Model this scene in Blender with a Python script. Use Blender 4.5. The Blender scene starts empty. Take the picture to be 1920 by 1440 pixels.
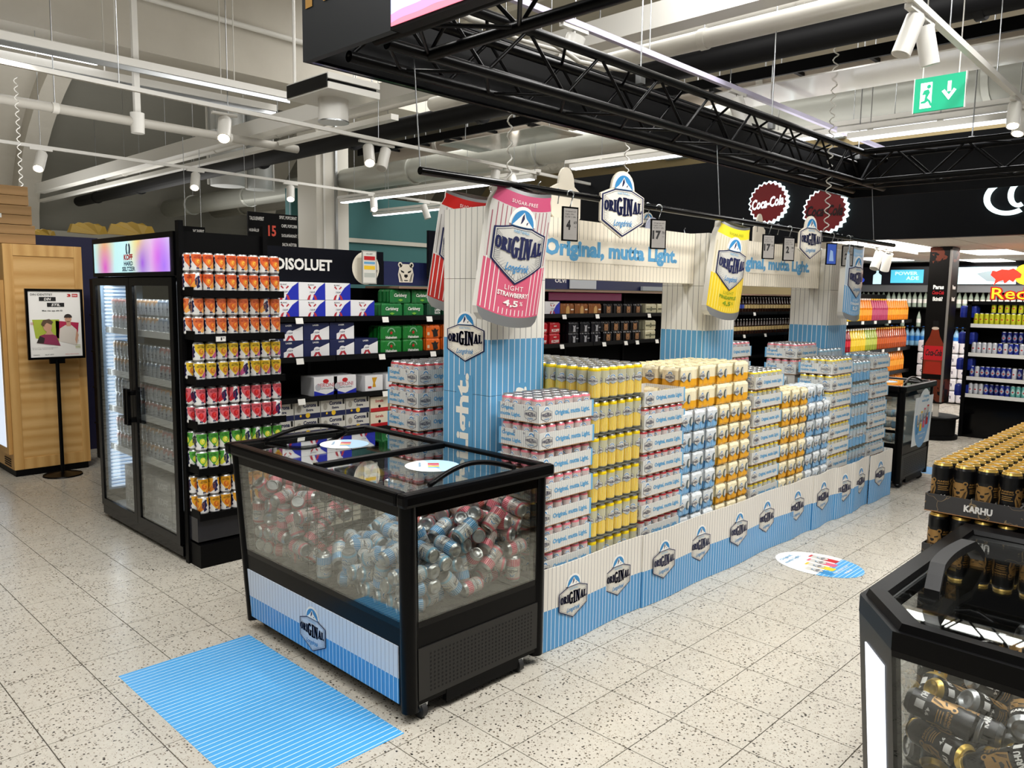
import bpy, bmesh, math, random
from mathutils import Vector, Matrix, Quaternion
random.seed(7)
PI = math.pi
S = bpy.context.scene
C = S.collection
# ------------------------------------------------------------------ camera, light, exposure
cam = bpy.data.cameras.new('camera'); camo = bpy.data.objects.new('camera', cam); C.objects.link(camo)
cam.sensor_width = 36.0; cam.lens = 1479.5 / 1920 * 36.0; cam.clip_start = .05; cam.clip_end = 200
yaw, pitch, roll = 0.770607, 0.112401, 0.0143138
fw = Vector((math.cos(yaw)*math.cos(pitch), math.sin(yaw)*math.cos(pitch), -math.sin(pitch)))
rt = Vector((math.sin(yaw), -math.cos(yaw), 0)); up = rt.cross(fw)
r2 = rt*math.cos(roll) + up*math.sin(roll); u2 = -rt*math.sin(roll) + up*math.cos(roll)
M = Matrix((r2, u2, -fw)).transposed().to_4x4(); M.translation = Vector((0, 0, 1.655))
camo.matrix_world = M
S.camera = camo
w = bpy.data.worlds.new('hall'); S.world = w; w.use_nodes = True
w.node_tree.nodes['Background'].inputs[0].default_value = (1, .98, .95, 1)
w.node_tree.nodes['Background'].inputs[1].default_value = .22
def area(loc, sx, sy, e, col=(1, .985, .96), rot=(0, 0, 0)):  # hall luminaires out of view, plus fills added where no lamp hangs
    l = bpy.data.lights.new('lamp_or_fill', 'AREA'); l.shape = 'RECTANGLE'; l.size = sx; l.size_y = sy; l.energy = e; l.color = col
    o = bpy.data.objects.new('lamp_or_fill', l); o.location = loc; o.rotation_euler = rot; C.objects.link(o); return o
area((1.2, 1.0, 4.6), 3.2, .35, 120)
area((.6, 4.2, 4.6), 3.2, .35, 110)
area((3.4, .2, 4.4), 3.2, .3, 120)
area((-1.5, 1.0, 4.4), 3, 1.2, 90)
area((4.6, 1.6, 4.3), .3, 3, 95)
area((6.8, 5.6, 5.2), 3, 3, 160)
area((8.5, 9.5, 5.6), 4, 4, 260)
area((2.0, 8.0, 3.0), 5, 1.5, 35, rot=(PI*.8, 0, 0))  # upward fill added to brighten the concrete beam, no lamp there
area((4.5, 15.5, 2.6), 6, 3, 110, rot=(PI, 0, 0)); area((6.5, 14.5, 3.5), 5, 2, 130)  # fills added around the vault to brighten it
area((10.5, 1.2, 5.5), 3, 3, 150); area((14.5, 5, 6.3), 4, 6, 420); area((7.5, 3, 3.0), 2.5, 2.5, 22, rot=(PI, 0, 0))  # last two are fills added to brighten the end wall and pipes
def spot(loc, tgt, e, ang=48, col=(1, .965, .91), blend=.6, r=.05):
    l = bpy.data.lights.new('track_or_fill_spot', 'SPOT'); l.energy = e; l.spot_size = math.radians(ang); l.spot_blend = blend; l.color = col; l.shadow_soft_size = r
    o = bpy.data.objects.new('track_or_fill_spot', l); o.location = loc; C.objects.link(o)
    o.rotation_euler = (Vector(tgt) - Vector(loc)).to_track_quat('-Z', 'Y').to_euler(); return o
S.view_settings.view_transform = 'Standard'; S.view_settings.look = 'None'
S.view_settings.exposure = -0.06; S.view_settings.gamma = 1
S.view_settings.use_curve_mapping = False
S.cycles.max_bounces = 8; S.cycles.transparent_max_bounces = 24; S.cycles.glossy_bounces = 4; S.cycles.diffuse_bounces = 3
S.cycles.caustics_reflective = False; S.cycles.caustics_refractive = False; S.cycles.sample_clamp_indirect = 5

# ------------------------------------------------------------------ materials
def srgb(h):
    if isinstance(h, str):
        h = [int(h[i:i+2], 16)/255 for i in (0, 2, 4)]
    return tuple((c/12.92 if c <= .04045 else ((c+.055)/1.055)**2.4) for c in h) + (1,)
MATS = {}
def mat(name, col='808080', rough=.5, metal=0., emit=0., ecol=None, spec=.5, coat=0.):
    if name in MATS: return MATS[name]
    m = bpy.data.materials.new(name); m.use_nodes = True
    b = m.node_tree.nodes['Principled BSDF']
    b.inputs['Base Color'].default_value = srgb(col); b.inputs['Roughness'].default_value = rough
    b.inputs['Metallic'].default_value = metal; b.inputs['Specular IOR Level'].default_value = spec
    b.inputs['Coat Weight'].default_value = coat; b.inputs['Coat Roughness'].default_value = .08
    if emit:
        b.inputs['Emission Color'].default_value = srgb(ecol or col); b.inputs['Emission Strength'].default_value = emit
    MATS[name] = m; return m
class N:
    """tiny node helper"""
    def __init__(s, m): s.t = m.node_tree; s.b = s.t.nodes['Principled BSDF']
    def new(s, t): return s.t.nodes.new(t)
    def lk(s, a, b): s.t.links.new(a, b)
    def put(s, sock, v):
        if hasattr(v, 'is_output'): s.lk(v, sock)
        else: sock.default_value = v
    def m(s, op, a, b=0., c=0.):
        n = s.new('ShaderNodeMath'); n.operation = op
        s.put(n.inputs[0], a); s.put(n.inputs[1], b); s.put(n.inputs[2], c); return n.outputs[0]
    def mix(s, f, a, b):
        n = s.new('ShaderNodeMix'); n.data_type = 'RGBA'; s.put(n.inputs[0], f); s.put(n.inputs[6], a); s.put(n.inputs[7], b); return n.outputs[2]
    def obj(s):
        n = s.new('ShaderNodeTexCoord'); x = s.new('ShaderNodeSeparateXYZ'); s.lk(n.outputs['Object'], x.inputs[0]); return x.outputs, n.outputs['Object']
    def pos(s):
        n = s.new('ShaderNodeNewGeometry'); x = s.new('ShaderNodeSeparateXYZ'); s.lk(n.outputs['Position'], x.inputs[0]); return x.outputs, n.outputs['Position']
    def noise(s, vec, scale, detail=2., rough=.5):
        n = s.new('ShaderNodeTexNoise'); s.put(n.inputs['Vector'], vec); n.inputs['Scale'].default_value = scale
        n.inputs['Detail'].default_value = detail; n.inputs['Roughness'].default_value = rough; return n.outputs[0]
    def line(s, x, period, frac, off=0.):
        """1 inside a thin line of width frac repeated every period"""
        return s.m('LESS_THAN', s.m('FRACT', s.m('ADD', s.m('DIVIDE', x, period), off)), frac)
    def bump(s, h, strength=.2, dist=.002):
        n = s.new('ShaderNodeBump'); s.put(n.inputs['Height'], h); n.inputs['Strength'].default_value = strength; n.inputs['Distance'].default_value = dist
        s.lk(n.outputs[0], s.b.inputs['Normal'])
def M_stripes(name, axis, period, top, topline, low=None, lowline=None, zs=None, frac=.09, rough=.45, off=0., lowfrac=None):
    if name in MATS: return MATS[name]
    m = mat(name, top, rough); n = N(m); x, _ = n.pos()
    if axis == 'x': a = x[0]
    elif axis == 'y': a = x[1]
    else:  # whichever way the face runs
        g = n.new('ShaderNodeNewGeometry'); q = n.new('ShaderNodeSeparateXYZ'); n.lk(g.outputs['Normal'], q.inputs[0])
        f = n.m('GREATER_THAN', n.m('ABSOLUTE', q.outputs[0]), .6)
        a = n.m('ADD', n.m('MULTIPLY', f, x[1]), n.m('MULTIPLY', n.m('SUBTRACT', 1., f), x[0]))
    l = n.line(a, period, frac, off)
    c = n.mix(l, srgb(top), srgb(topline))
    if low:
        l2 = n.line(a, period, lowfrac or frac, off)
        c2 = n.mix(l2, srgb(low), srgb(lowline)); c = n.mix(n.m('LESS_THAN', x[2], zs), c, c2)
    n.lk(c, n.b.inputs['Base Color']); return m
def M_can(name, r, h, low, split=.42, top='d9d9d6', line='a9a6a0', lowline=None, band=None, metal=.12, nst=26, topz=.9):
    """sleeve of a can: striped upper half, coloured lower half with pale lines, band under the lid"""
    if name in MATS: return MATS[name]
    m = mat(name, top, .33, metal); n = N(m); x, _ = n.obj()
    ang = n.m('MULTIPLY', n.m('ARCTAN2', x[1], x[0]), nst/(2*PI)); z = x[2]
    l = n.m('LESS_THAN', n.m('FRACT', n.m('ADD', ang, 50.)), .16)
    a = n.mix(l, srgb(top), srgb(line)); b = n.mix(l, srgb(low), srgb(lowline or 'f2f2ee'))
    c = n.mix(n.m('LESS_THAN', z, split*h), a, b)
    if band: c = n.mix(n.m('GREATER_THAN', z, topz*h), c, srgb(band))
    n.lk(c, n.b.inputs['Base Color']); return m
def M_glass(name, tint=(1, 1, 1), refl=.5, rough=.02):
    """pane of coated display glass: see-through with a strong mirror share that grows at grazing angles"""
    if name in MATS: return MATS[name]
    m = bpy.data.materials.new(name); m.use_nodes = True; t = m.node_tree; t.nodes.clear()
    o = t.nodes.new('ShaderNodeOutputMaterial'); mx = t.nodes.new('ShaderNodeMixShader'); tr = t.nodes.new('ShaderNodeBsdfTransparent')
    gl = t.nodes.new('ShaderNodeBsdfGlossy'); lw = t.nodes.new('ShaderNodeLayerWeight'); lw.inputs['Blend'].default_value = .5
    pw_ = t.nodes.new('ShaderNodeMath'); pw_.operation = 'POWER'; pw_.inputs[1].default_value = 3.5; t.links.new(lw.outputs['Facing'], pw_.inputs[0])
    ma = t.nodes.new('ShaderNodeMath'); ma.operation = 'MULTIPLY_ADD'; ma.inputs[1].default_value = 1-refl; ma.inputs[2].default_value = refl; t.links.new(pw_.outputs[0], ma.inputs[0])
    tr.inputs[0].default_value = tint + (1,); gl.inputs['Roughness'].default_value = rough; gl.inputs[0].default_value = (.95, .97, .95, 1)
    t.links.new(ma.outputs[0], mx.inputs[0]); t.links.new(tr.outputs[0], mx.inputs[1]); t.links.new(gl.outputs[0], mx.inputs[2]); t.links.new(mx.outputs[0], o.inputs[0])
    MATS[name] = m; return m
def M_wood(name, a, b, axis=2, scale=6., rough=.5):
    if name in MATS: return MATS[name]
    m = mat(name, a, rough); n = N(m); x, v = n.obj()
    mp = n.new('ShaderNodeMapping'); n.lk(v, mp.inputs[0])
    sc = [9., 9., 9.]; sc[axis] = 1.0
    mp.inputs['Scale'].default_value = sc
    w_ = n.new('ShaderNodeTexWave'); w_.wave_type = 'BANDS'; w_.bands_direction = 'XYZ'[(axis+1) % 3 if axis != 1 else 2]
    w_.bands_direction = {0: 'Z', 1: 'Z', 2: 'X'}[axis]
    w_.inputs['Scale'].default_value = scale/8; w_.inputs['Distortion'].default_value = 16; w_.inputs['Detail'].default_value = 3; w_.inputs['Detail Scale'].default_value = .6
    n.lk(mp.outputs[0], w_.inputs[0])
    nz = n.noise(mp.outputs[0], 12., 4.)
    f = n.m('ADD', n.m('MULTIPLY', w_.outputs[1], .7), n.m('MULTIPLY', nz, .4))
    n.lk(n.mix(f, srgb(a), srgb(b)), n.b.inputs['Base Color']); n.bump(f, .12); return m

black = mat('black_plastic', '040405', .3, spec=.12)
blackmat = mat('black_powder_coat', '040405', .5, spec=.12)
blackgloss = mat('black_gloss', '030304', .12, spec=.2)
dark = mat('dark_shelf_metal', '0a0b0c', .4, spec=.2)
steel = mat('steel', 'b9bcbe', .28, 1.)
lidm = mat('can_lid_silver', 'b4b6b7', .32, .85)
goldlid = mat('can_lid_gold', 'e0bd62', .3, .75)
white = mat('white_print', 'f3f1ec', .5)
offwhite = mat('cream_print', 'ece4d2', .5)
navy = mat('navy_print', '10194a', .4)
sky = mat('sky_blue_print', '2f86c0', .45)
lightblue = mat('light_blue_print', '6aa9d2', .5)
silver = mat('silver_label', 'dcdad2', .35, .25)
whitemetal = mat('white_lacquer', 'e9e7e0', .35)
redm = mat('red_print', 'c22026', .4)
blk = mat('black_print', '0b0b0c', .5)
yellowm = mat('yellow_print', 'f2c62a', .45)
orangem = mat('orange_print', 'ef6a1c', .4)
pinkm = mat('pink_print', 'e0627e', .4)
goldp = mat('gold_print', 'b98d4a', .4, .3)
cardin = mat('brown_card', 'a8794c', .8)
lampm = mat('lamp_glow', 'ffffff', .5, 0, 18., 'fff0d8')
ledm = mat('led_tube', 'ffffff', .5, 0, 5., 'f4f7ff')

# ------------------------------------------------------------------ mesh builder
class MB:
    def __init__(s): s.v = []; s.f = []; s.mi = []; s.ms = []; s.sm = []
    def k(s, m):
        if m not in s.ms: s.ms.append(m)
        return s.ms.index(m)
    def face(s, pts, m, smooth=False):
        b = len(s.v); s.v += [tuple(p) for p in pts]; s.f.append(tuple(range(b, b+len(pts)))); s.mi.append(s.k(m)); s.sm.append(smooth)
    def mesh(s, vs, fs, m, smooth=False):
        b = len(s.v); s.v += [tuple(p) for p in vs]; i = s.k(m)
        for f in fs: s.f.append(tuple(b+a for a in f)); s.mi.append(i); s.sm.append(smooth)
    def box(s, x0, y0, z0, x1, y1, z1, m):
        v = [(x0,y0,z0),(x1,y0,z0),(x1,y1,z0),(x0,y1,z0),(x0,y0,z1),(x1,y0,z1),(x1,y1,z1),(x0,y1,z1)]
        s.mesh(v, [(0,3,2,1),(4,5,6,7),(0,1,5,4),(1,2,6,5),(2,3,7,6),(3,0,4,7)], m); return s
    def bbox(s, x0, y0, z0, x1, y1, z1, m, b=.004):
        """box with chamfered edges"""
        bm = bmesh.new(); bmesh.ops.create_cube(bm, size=1, matrix=Matrix.Translation(((x0+x1)/2, (y0+y1)/2, (z0+z1)/2)) @ Matrix.Diagonal((x1-x0, y1-y0, z1-z0, 1)))
        bmesh.ops.bevel(bm, geom=bm.edges[:], offset=b, segments=2, affect='EDGES', profile=.6)
        bm.verts.index_update(); s.mesh([v.co for v in bm.verts], [[v.index for v in f.verts] for f in bm.faces], m); bm.free(); return s
    def hexa(s, lo, hi, m):
        """solid between two quads given as 4 points each (ccw from above)"""
        s.mesh(list(lo)+list(hi), [(3,2,1,0),(4,5,6,7),(0,1,5,4),(1,2,6,5),(2,3,7,6),(3,0,4,7)], m); return s
    def ring(s, prof, m, seg=16, c=(0,0,0), caps=True, smooth=True):
        """lathe about z; prof = [(r,z),...]; m = one material or one per band"""
        n = len(prof); ms = m if isinstance(m, list) else [m]*(n-1)
        for i in range(n-1):
            (r0, z0), (r1, z1) = prof[i], prof[i+1]; vs = []; fs = []
            for j in range(seg):
                a = 2*PI*j/seg; vs.append((c[0]+r0*math.cos(a), c[1]+r0*math.sin(a), c[2]+z0)); 
            for j in range(seg):
                a = 2*PI*j/seg; vs.append((c[0]+r1*math.cos(a), c[1]+r1*math.sin(a), c[2]+z1))
            for j in range(seg): fs.append((j, (j+1) % seg, seg+(j+1) % seg, seg+j))
            s.mesh(vs, fs, ms[i], smooth)
        if caps:
            for (r, z), f, mm in ((prof[0], -1, ms[0]), (prof[-1], 1, ms[-1])):
                if r > 1e-6:
                    p = [(c[0]+r*math.cos(2*PI*j/seg), c[1]+r*math.sin(2*PI*j/seg), c[2]+z) for j in range(seg)]
                    s.face(p if f > 0 else p[::-1], mm)
        return s
    def rod(s, a, b, r, m, seg=8, caps=True, r2=None):
        a = Vector(a); b = Vector(b); d = (b-a).normalized(); r2 = r if r2 is None else r2
        t = Vector((0,0,1)) if abs(d.z) < .9 else Vector((1,0,0)); u = d.cross(t).normalized(); v = d.cross(u)
        vs = [a+(u*math.cos(2*PI*j/seg)+v*math.sin(2*PI*j/seg))*r for j in range(seg)]+[b+(u*math.cos(2*PI*j/seg)+v*math.sin(2*PI*j/seg))*r2 for j in range(seg)]
        fs = [(j, seg+j, seg+(j+1) % seg, (j+1) % seg) for j in range(seg)]
        s.mesh(vs, fs, m, True)
        if caps: s.face(vs[:seg], m); s.face(vs[seg:][::-1], m)
        return s
    def tube(s, pts, r, m, seg=6):
        pts = [Vector(p) for p in pts]; rings = []
        for i, p in enumerate(pts):
            d = (pts[min(i+1, len(pts)-1)]-pts[max(i-1, 0)]).normalized()
            t = Vector((0,0,1)) if abs(d.z) < .95 else Vector((1,0,0)); u = d.cross(t).normalized(); v = d.cross(u)
            rings += [p+(u*math.cos(2*PI*j/seg)+v*math.sin(2*PI*j/seg))*r for j in range(seg)]
        fs = [(i*seg+j, (i+1)*seg+j, (i+1)*seg+(j+1) % seg, i*seg+(j+1) % seg) for i in range(len(pts)-1) for j in range(seg)]
        fs += [tuple(range(seg)), tuple(reversed(range((len(pts)-1)*seg, len(pts)*seg)))]
        s.mesh(rings, fs, m, True); return s
    def prism(s, pts, f0, f1, m, mside=None, mback=None):
        """extrude a 2-D outline: f0(u,v) front, f1(u,v) back"""
        n = len(pts); s.face([f0(*p) for p in pts], m); s.face([f1(*p) for p in pts][::-1], mback or m)
        for i in range(n):
            a, b = pts[i], pts[(i+1) % n]; s.face([f0(*a), f1(*a), f1(*b), f0(*b)], mside or m)
        return s
    def art(s, items, f, maxdu=None, eps=.0005, flip=False):
        for vs, fs, m, lay in items:
            if maxdu: vs, fs = refine(vs, fs, maxdu)
            s.mesh([f(p[0], p[1], (lay+1)*eps) for p in vs], [tuple(reversed(q)) for q in fs] if flip else fs, m)
        return s
    def data(s, name):
        me = bpy.data.meshes.new(name); me.from_pydata(s.v, [], s.f)
        for m in s.ms: me.materials.append(m)
        me.polygons.foreach_set('material_index', s.mi); me.polygons.foreach_set('use_smooth', s.sm); me.update(); return me
    def build(s, name, parent=None, loc=None):
        return obj(name, s.data(name), parent, loc)
def refine(vs, fs, mx):
    vs = [tuple(v) for v in vs]; out = []; st = []; cache = {}
    for f in fs:
        for i in range(1, len(f)-1): st.append((f[0], f[i], f[i+1]))
    while st:
        a, b, c = st.pop()
        e = max(((abs(vs[p][0]-vs[q][0]), p, q, r) for p, q, r in ((a, b, c), (b, c, a), (c, a, b))), key=lambda t: t[0])
        if e[0] <= mx: out.append((a, b, c)); continue
        _, p, q, r = e; key = (min(p, q), max(p, q))
        if key not in cache: cache[key] = len(vs); vs.append(((vs[p][0]+vs[q][0])/2, (vs[p][1]+vs[q][1])/2))
        k = cache[key]; st += [(p, k, r), (k, q, r)]
    return vs, out
def obj(name, me, parent=None, loc=None, rz=None):
    o = bpy.data.objects.new(name, me); C.objects.link(o)
    if parent: o.parent = parent
    if loc is not None: o.location = loc
    if rz is not None: o.rotation_euler = (0, 0, rz)
    return o
def tag(o, label=None, cat=None, group=None, kind=None):
    if label and len(label.split()) > 16: print('LONG', len(label.split()), label)
    if label: o['label'] = label
    if cat: o['category'] = cat
    if group: o['group'] = group
    if kind: o['kind'] = kind
    return o
def thing(name, label, cat, loc=(0,0,0), rz=0, group=None):
    return tag(obj(name, None, None, loc, rz), label, cat, group)
def plane_map(o, U, V):
    o = Vector(o); U = Vector(U); V = Vector(V); W = U.cross(V).normalized()
    return lambda u, v, e=0: o+U*u+V*v+W*e
def cyl_map(r, z0, th=0., c=(0, 0)):
    return lambda u, v, e=0: Vector((c[0]+(r+e)*math.cos(th+u/r), c[1]+(r+e)*math.sin(th+u/r), z0+v))
def ORDN(n_):
    if n_ < 20: return ['first','second','third','fourth','fifth','sixth','seventh','eighth','ninth','tenth','eleventh','twelfth','thirteenth','fourteenth','fifteenth','sixteenth','seventeenth','eighteenth','nineteenth','twentieth'][n_]
    t_, u_ = divmod(n_+1, 10); b_ = ['twent','thirt','fort','fift'][t_-2]
    return b_+'ieth' if u_ == 0 else b_+'y-'+['','first','second','third','fourth','fifth','sixth','seventh','eighth','ninth'][u_]
ORD = ['first','second','third','fourth','fifth','sixth','seventh','eighth','ninth','tenth','eleventh','twelfth','thirteenth','fourteenth','fifteenth','sixteenth']

# ------------------------------------------------------------------ flat print: text, logos
_tc = {}
def text2d(s, bold=0., shear=0., space=1.):
    k = (s, bold, shear, space)
    if k in _tc: return _tc[k]
    cu = bpy.data.curves.new('t', 'FONT'); cu.body = s; cu.size = 1; cu.resolution_u = 2; cu.offset = bold; cu.shear = shear; cu.space_character = space
    cu.fill_mode = 'FRONT'; cu.align_x = 'CENTER'
    o = bpy.data.objects.new('t', cu); C.objects.link(o)
    dg = bpy.context.evaluated_depsgraph_get(); me = o.evaluated_get(dg).to_mesh()
    vs = [(v.co.x, v.co.y) for v in me.vertices]; fs = [tuple(p.vertices) for p in me.polygons]
    o.evaluated_get(dg).to_mesh_clear(); bpy.data.objects.remove(o); bpy.data.curves.remove(cu)
    if vs:
        x0 = min(v[0] for v in vs); x1 = max(v[0] for v in vs); y0 = min(v[1] for v in vs); y1 = max(v[1] for v in vs)
    else: x0 = x1 = y0 = y1 = 0
    _tc[k] = (vs, fs, (x0, x1, y0, y1)); return _tc[k]
def A_text(s, cx, cy, w, h, m, lay=1, bold=.02, shear=0., rot=0., space=1.):
    """text fitted in a w x h box about (cx,cy); h=None keeps the proportion"""
    vs, fs, (x0, x1, y0, y1) = text2d(s, bold, shear, space); sx = w/max(x1-x0, 1e-6); sy = sx if h is None else h/max(y1-y0, 1e-6)
    c, n = math.cos(rot), math.sin(rot); out = []
    for x, y in vs:
        X = (x-(x0+x1)/2)*sx; Y = (y-(y0+y1)/2)*sy; out.append((cx+X*c-Y*n, cy+X*n+Y*c))
    return (out, fs, m, lay)
def A_poly(pts, m, lay=0): return (list(pts), [tuple(range(len(pts)))], m, lay)
def A_rect(x0, y0, x1, y1, m, lay=0): return A_poly([(x0, y0), (x1, y0), (x1, y1), (x0, y1)], m, lay)
def ell(cx, cy, rx, ry, n=20, a0=0., a1=2*PI):
    full = abs(a1-a0-2*PI) < 1e-6; k = n if full else n+1
    return [(cx+rx*math.cos(a0+(a1-a0)*i/n), cy+ry*math.sin(a0+(a1-a0)*i/n)) for i in range(k)]
def A_ell(cx, cy, rx, ry, m, lay=0, n=20): return A_poly(ell(cx, cy, rx, ry, n), m, lay)
def A_band(a, b, m, lay=0, closed=True):
    n = len(a); fs = [(i, (i+1) % n, n+(i+1) % n, n+i) for i in range(n if closed else n-1)]
    return (list(a)+list(b), fs, m, lay)
def xf(items, sx, sy=None, dx=0., dy=0., dl=0, rot=0.):
    sy = sx if sy is None else sy; c, n = math.cos(rot), math.sin(rot)
    return [([(dx+(x*sx)*c-(y*sy)*n, dy+(x*sx)*n+(y*sy)*c) for x, y in v], f, m, l+dl) for v, f, m, l in items]
def slab(ch, m, lay):
    """heavy slab-serif capitals in a unit-high box; returns (items, advance)"""
    R = lambda a, b, c, d: A_rect(a, b, c, d, m, lay); P = lambda *p: A_poly(p, m, lay)
    if ch == 'I': return [R(.1, 0, .32, 1), R(0, 0, .42, .1), R(0, .9, .42, 1)], .5
    if ch == 'O': return [A_band(ell(.36, .5, .17, .4, 18), ell(.36, .5, .36, .52, 18), m, lay)], .8
    if ch == 'R': return [R(.1, 0, .3, 1), R(0, 0, .4, .1), R(0, .9, .3, 1), A_band(ell(.3, .7, .16, .2, 8, -PI/2, PI/2), ell(.3, .7, .38, .3, 8, -PI/2, PI/2), m, lay, False), P((.3, .42), (.48, .42), (.74, .08), (.5, .08)), R(.48, 0, .82, .1)], .84
    if ch == 'G': return [A_band(ell(.42, .5, .2, .38, 16, .75, 5.6), ell(.42, .5, .42, .52, 16, .75, 5.6), m, lay, False), R(.52, .02, .74, .4), R(.42, .4, .86, .5)], .9
    if ch == 'N': return [R(.08, 0, .2, 1), R(0, 0, .3, .1), R(0, .9, .2, 1), P((.08, 1), (.34, 1), (.74, 0), (.56, 0)), R(.62, 0, .74, 1), R(.52, .9, .84, 1)], .9
    if ch == 'A': return [P((.08, 0), (.2, 0), (.46, 1), (.36, 1)), P((.5, 0), (.76, 0), (.5, 1), (.36, 1)), R(.22, .26, .58, .36), R(0, 0, .28, .09), R(.42, 0, .84, .09)], .86
    if ch == 'L': return [R(.1, 0, .3, 1), R(0, .9, .4, 1), P((0, 0), (.68, 0), (.68, .34), (.58, .1), (0, .1))], .72
    return [], .4
def original(m, lay=0, width=1.):
    """the bulging ORIGINAL wordmark, centred"""
    sc = [.58, .64, .72, 1.04, 1.12, 1.04, .74, .62]; out = []; x = 0
    for ch, k in zip('ORIGINAL', sc):
        it, adv = slab(ch, m, lay); kx = .5+.5*k
        out += xf(it, kx*.9, k, x, -k*.5); x += adv*kx*.9
    f = width/x; return xf(out, f, f*1.15, -width/2, 0)
def hexpts(s=1., dome=False):
    return [(-.5*s, .29*s), (-.5*s, -.26*s), (0, -.58*s), (.5*s, -.26*s), (.5*s, .29*s), (.2*s, .42*s), (-.2*s, .42*s)]
def badge(level=2, lightc=None):
    """hexagonal label with a mountain dome; level 0 small ... 2 full"""
    sv = lightc or silver; it = []
    it.append(A_poly(ell(0, .44, .26, .34, 14, 0, PI), white, 0))
    it.append(A_poly(hexpts(1.), navy, 1)); it.append(A_poly(hexpts(.94), sv, 2))
    if level > 1:
        it.append(A_band(hexpts(.90), hexpts(.885), navy, 3))
        for i in range(-10, 11):  # rays towards the rim
            y = i*.036
            if abs(y) < .27:
                for s in (-1, 1): it.append(A_poly([(s*.44, y*1.0), (s*.34, y*.75-.002), (s*.34, y*.75+.002), (s*.44, y*1.0+.006)][::s], navy, 3))
        for i in range(1, 10):
            t = i/10.
            for s in (-1, 1):
                x = s*.44*(1-t); y = -.26*.88-t*.32*.88
                it.append(A_poly([(x, y), (x+.006, y), (x*.72+.002, y+.08), (x*.72, y+.08)], navy, 3))
    it.append(A_poly(ell(0, .42, .215, .3, 14, 0, PI), sky, 3))
    it.append(A_poly([(-.2, .43), (-.12, .5), (-.06, .58), (0, .68), (.05, .58), (.1, .53), (.2, .43)], white, 4))
    if level > 0:
        it.append(A_poly([(-.03, .6), (0, .66), (.015, .57), (-.02, .5), (-.05, .47)], navy, 5))
        it.append(A_poly([(.06, .5), (.1, .53), (.07, .46)], navy, 5))
    if level > 1: it.append(A_text('HARTWALL', 0, .335, .3, .055, lightblue, 5, .01, 0, 0, 1.1))
    it += xf(original(navy, 5), .9, 1.5, 0, .06)
    if level > 1: it += xf(original(navy, 5), .9, 1.5, .009, .06)+xf(original(navy, 5), .9, 1.5, -.009, .06)
    if level > 0: it.append(A_text('Longdrink', 0, -.31, .46, .18, sky, 5, .012, .45))
    return it
# ------------------------------------------------------------------ the hall
def terrazzo():
    m = mat('terrazzo_tile', 'cfc6b2', .3, spec=.45); n = N(m); x, v = n.pos()
    def chips(scale, thr, sel):
        vo = n.new('ShaderNodeTexVoronoi'); n.lk(v, vo.inputs['Vector']); vo.inputs['Scale'].default_value = scale
        sp = n.new('ShaderNodeSeparateColor'); n.lk(vo.outputs['Color'], sp.inputs[0])
        nz = n.noise(v, scale*2.2, 1.)
        d = n.m('ADD', vo.outputs['Distance'], n.m('MULTIPLY', n.m('SUBTRACT', nz, .5), .5))
        return n.m('MULTIPLY', n.m('LESS_THAN', d, thr), n.m('LESS_THAN', sp.outputs[0], sel)), sp.outputs[1]
    a, ca = chips(72., .30, .46); b, cb = chips(140., .32, .34); d, cd = chips(44., .20, .22)
    base = n.mix(n.noise(v, 60., 3.), srgb('a39d90'), srgb('c2bdb1')); base = n.mix(n.m('MULTIPLY', n.noise(v, 260., 1.), .5), base, srgb('cfcbc0'))
    c = n.mix(a, base, n.mix(ca, srgb('2e2922'), srgb('6f6557')))
    c = n.mix(b, c, srgb('85796a')); c = n.mix(d, c, srgb('1e1b17'))
    n.lk(c, n.b.inputs['Base Color']); n.lk(n.m('ADD', n.m('MULTIPLY', n.noise(v, 7., 2.), .12), .22), n.b.inputs['Roughness'])
    return m
ter = terrazzo()
def in_view(p, mx=1.05):
    q = M.inverted() @ Vector(p)
    if q.z > -.2: return False
    u = q.x/-q.z*1479.5; v = q.y/-q.z*1479.5
    return abs(u) < 960*mx and abs(v) < 720*mx
fl = MB(); fl.box(-4, -4, -.06, 18, 24, -.012, mat('grout', '4a4338', .8)); floor = tag(fl.build('floor'), kind='structure')
tl = MB(); g = .002; tl.box(g, g, -.012, .3-g, .3-g, 0, ter); tmesh = tl.data('tile')
cells = []
for i in range(-14, 60):
    for j in range(-14, 80):
        X = .177+.3*i; Y = .089+.3*j
        cells.append((math.hypot(X+.15, Y+.15), X, Y, any(in_view((X+a, Y+b, 0)) for a in (0, .3) for b in (0, .3))))
cells.sort(); near = [c for c in cells if c[3] and c[0] < 12][:300]; ns = set((c[1], c[2]) for c in near)
for c in near:
    obj('tile', tmesh, floor, (c[1], c[2], 0))
ff = MB()
for c in cells:
    if (c[1], c[2]) not in ns: X, Y = c[1], c[2]; ff.box(X+g, Y+g, -.012, X+.3-g, Y+.3-g, 0, ter)
tag(ff.build('tile_field', floor), kind='stuff')

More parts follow.
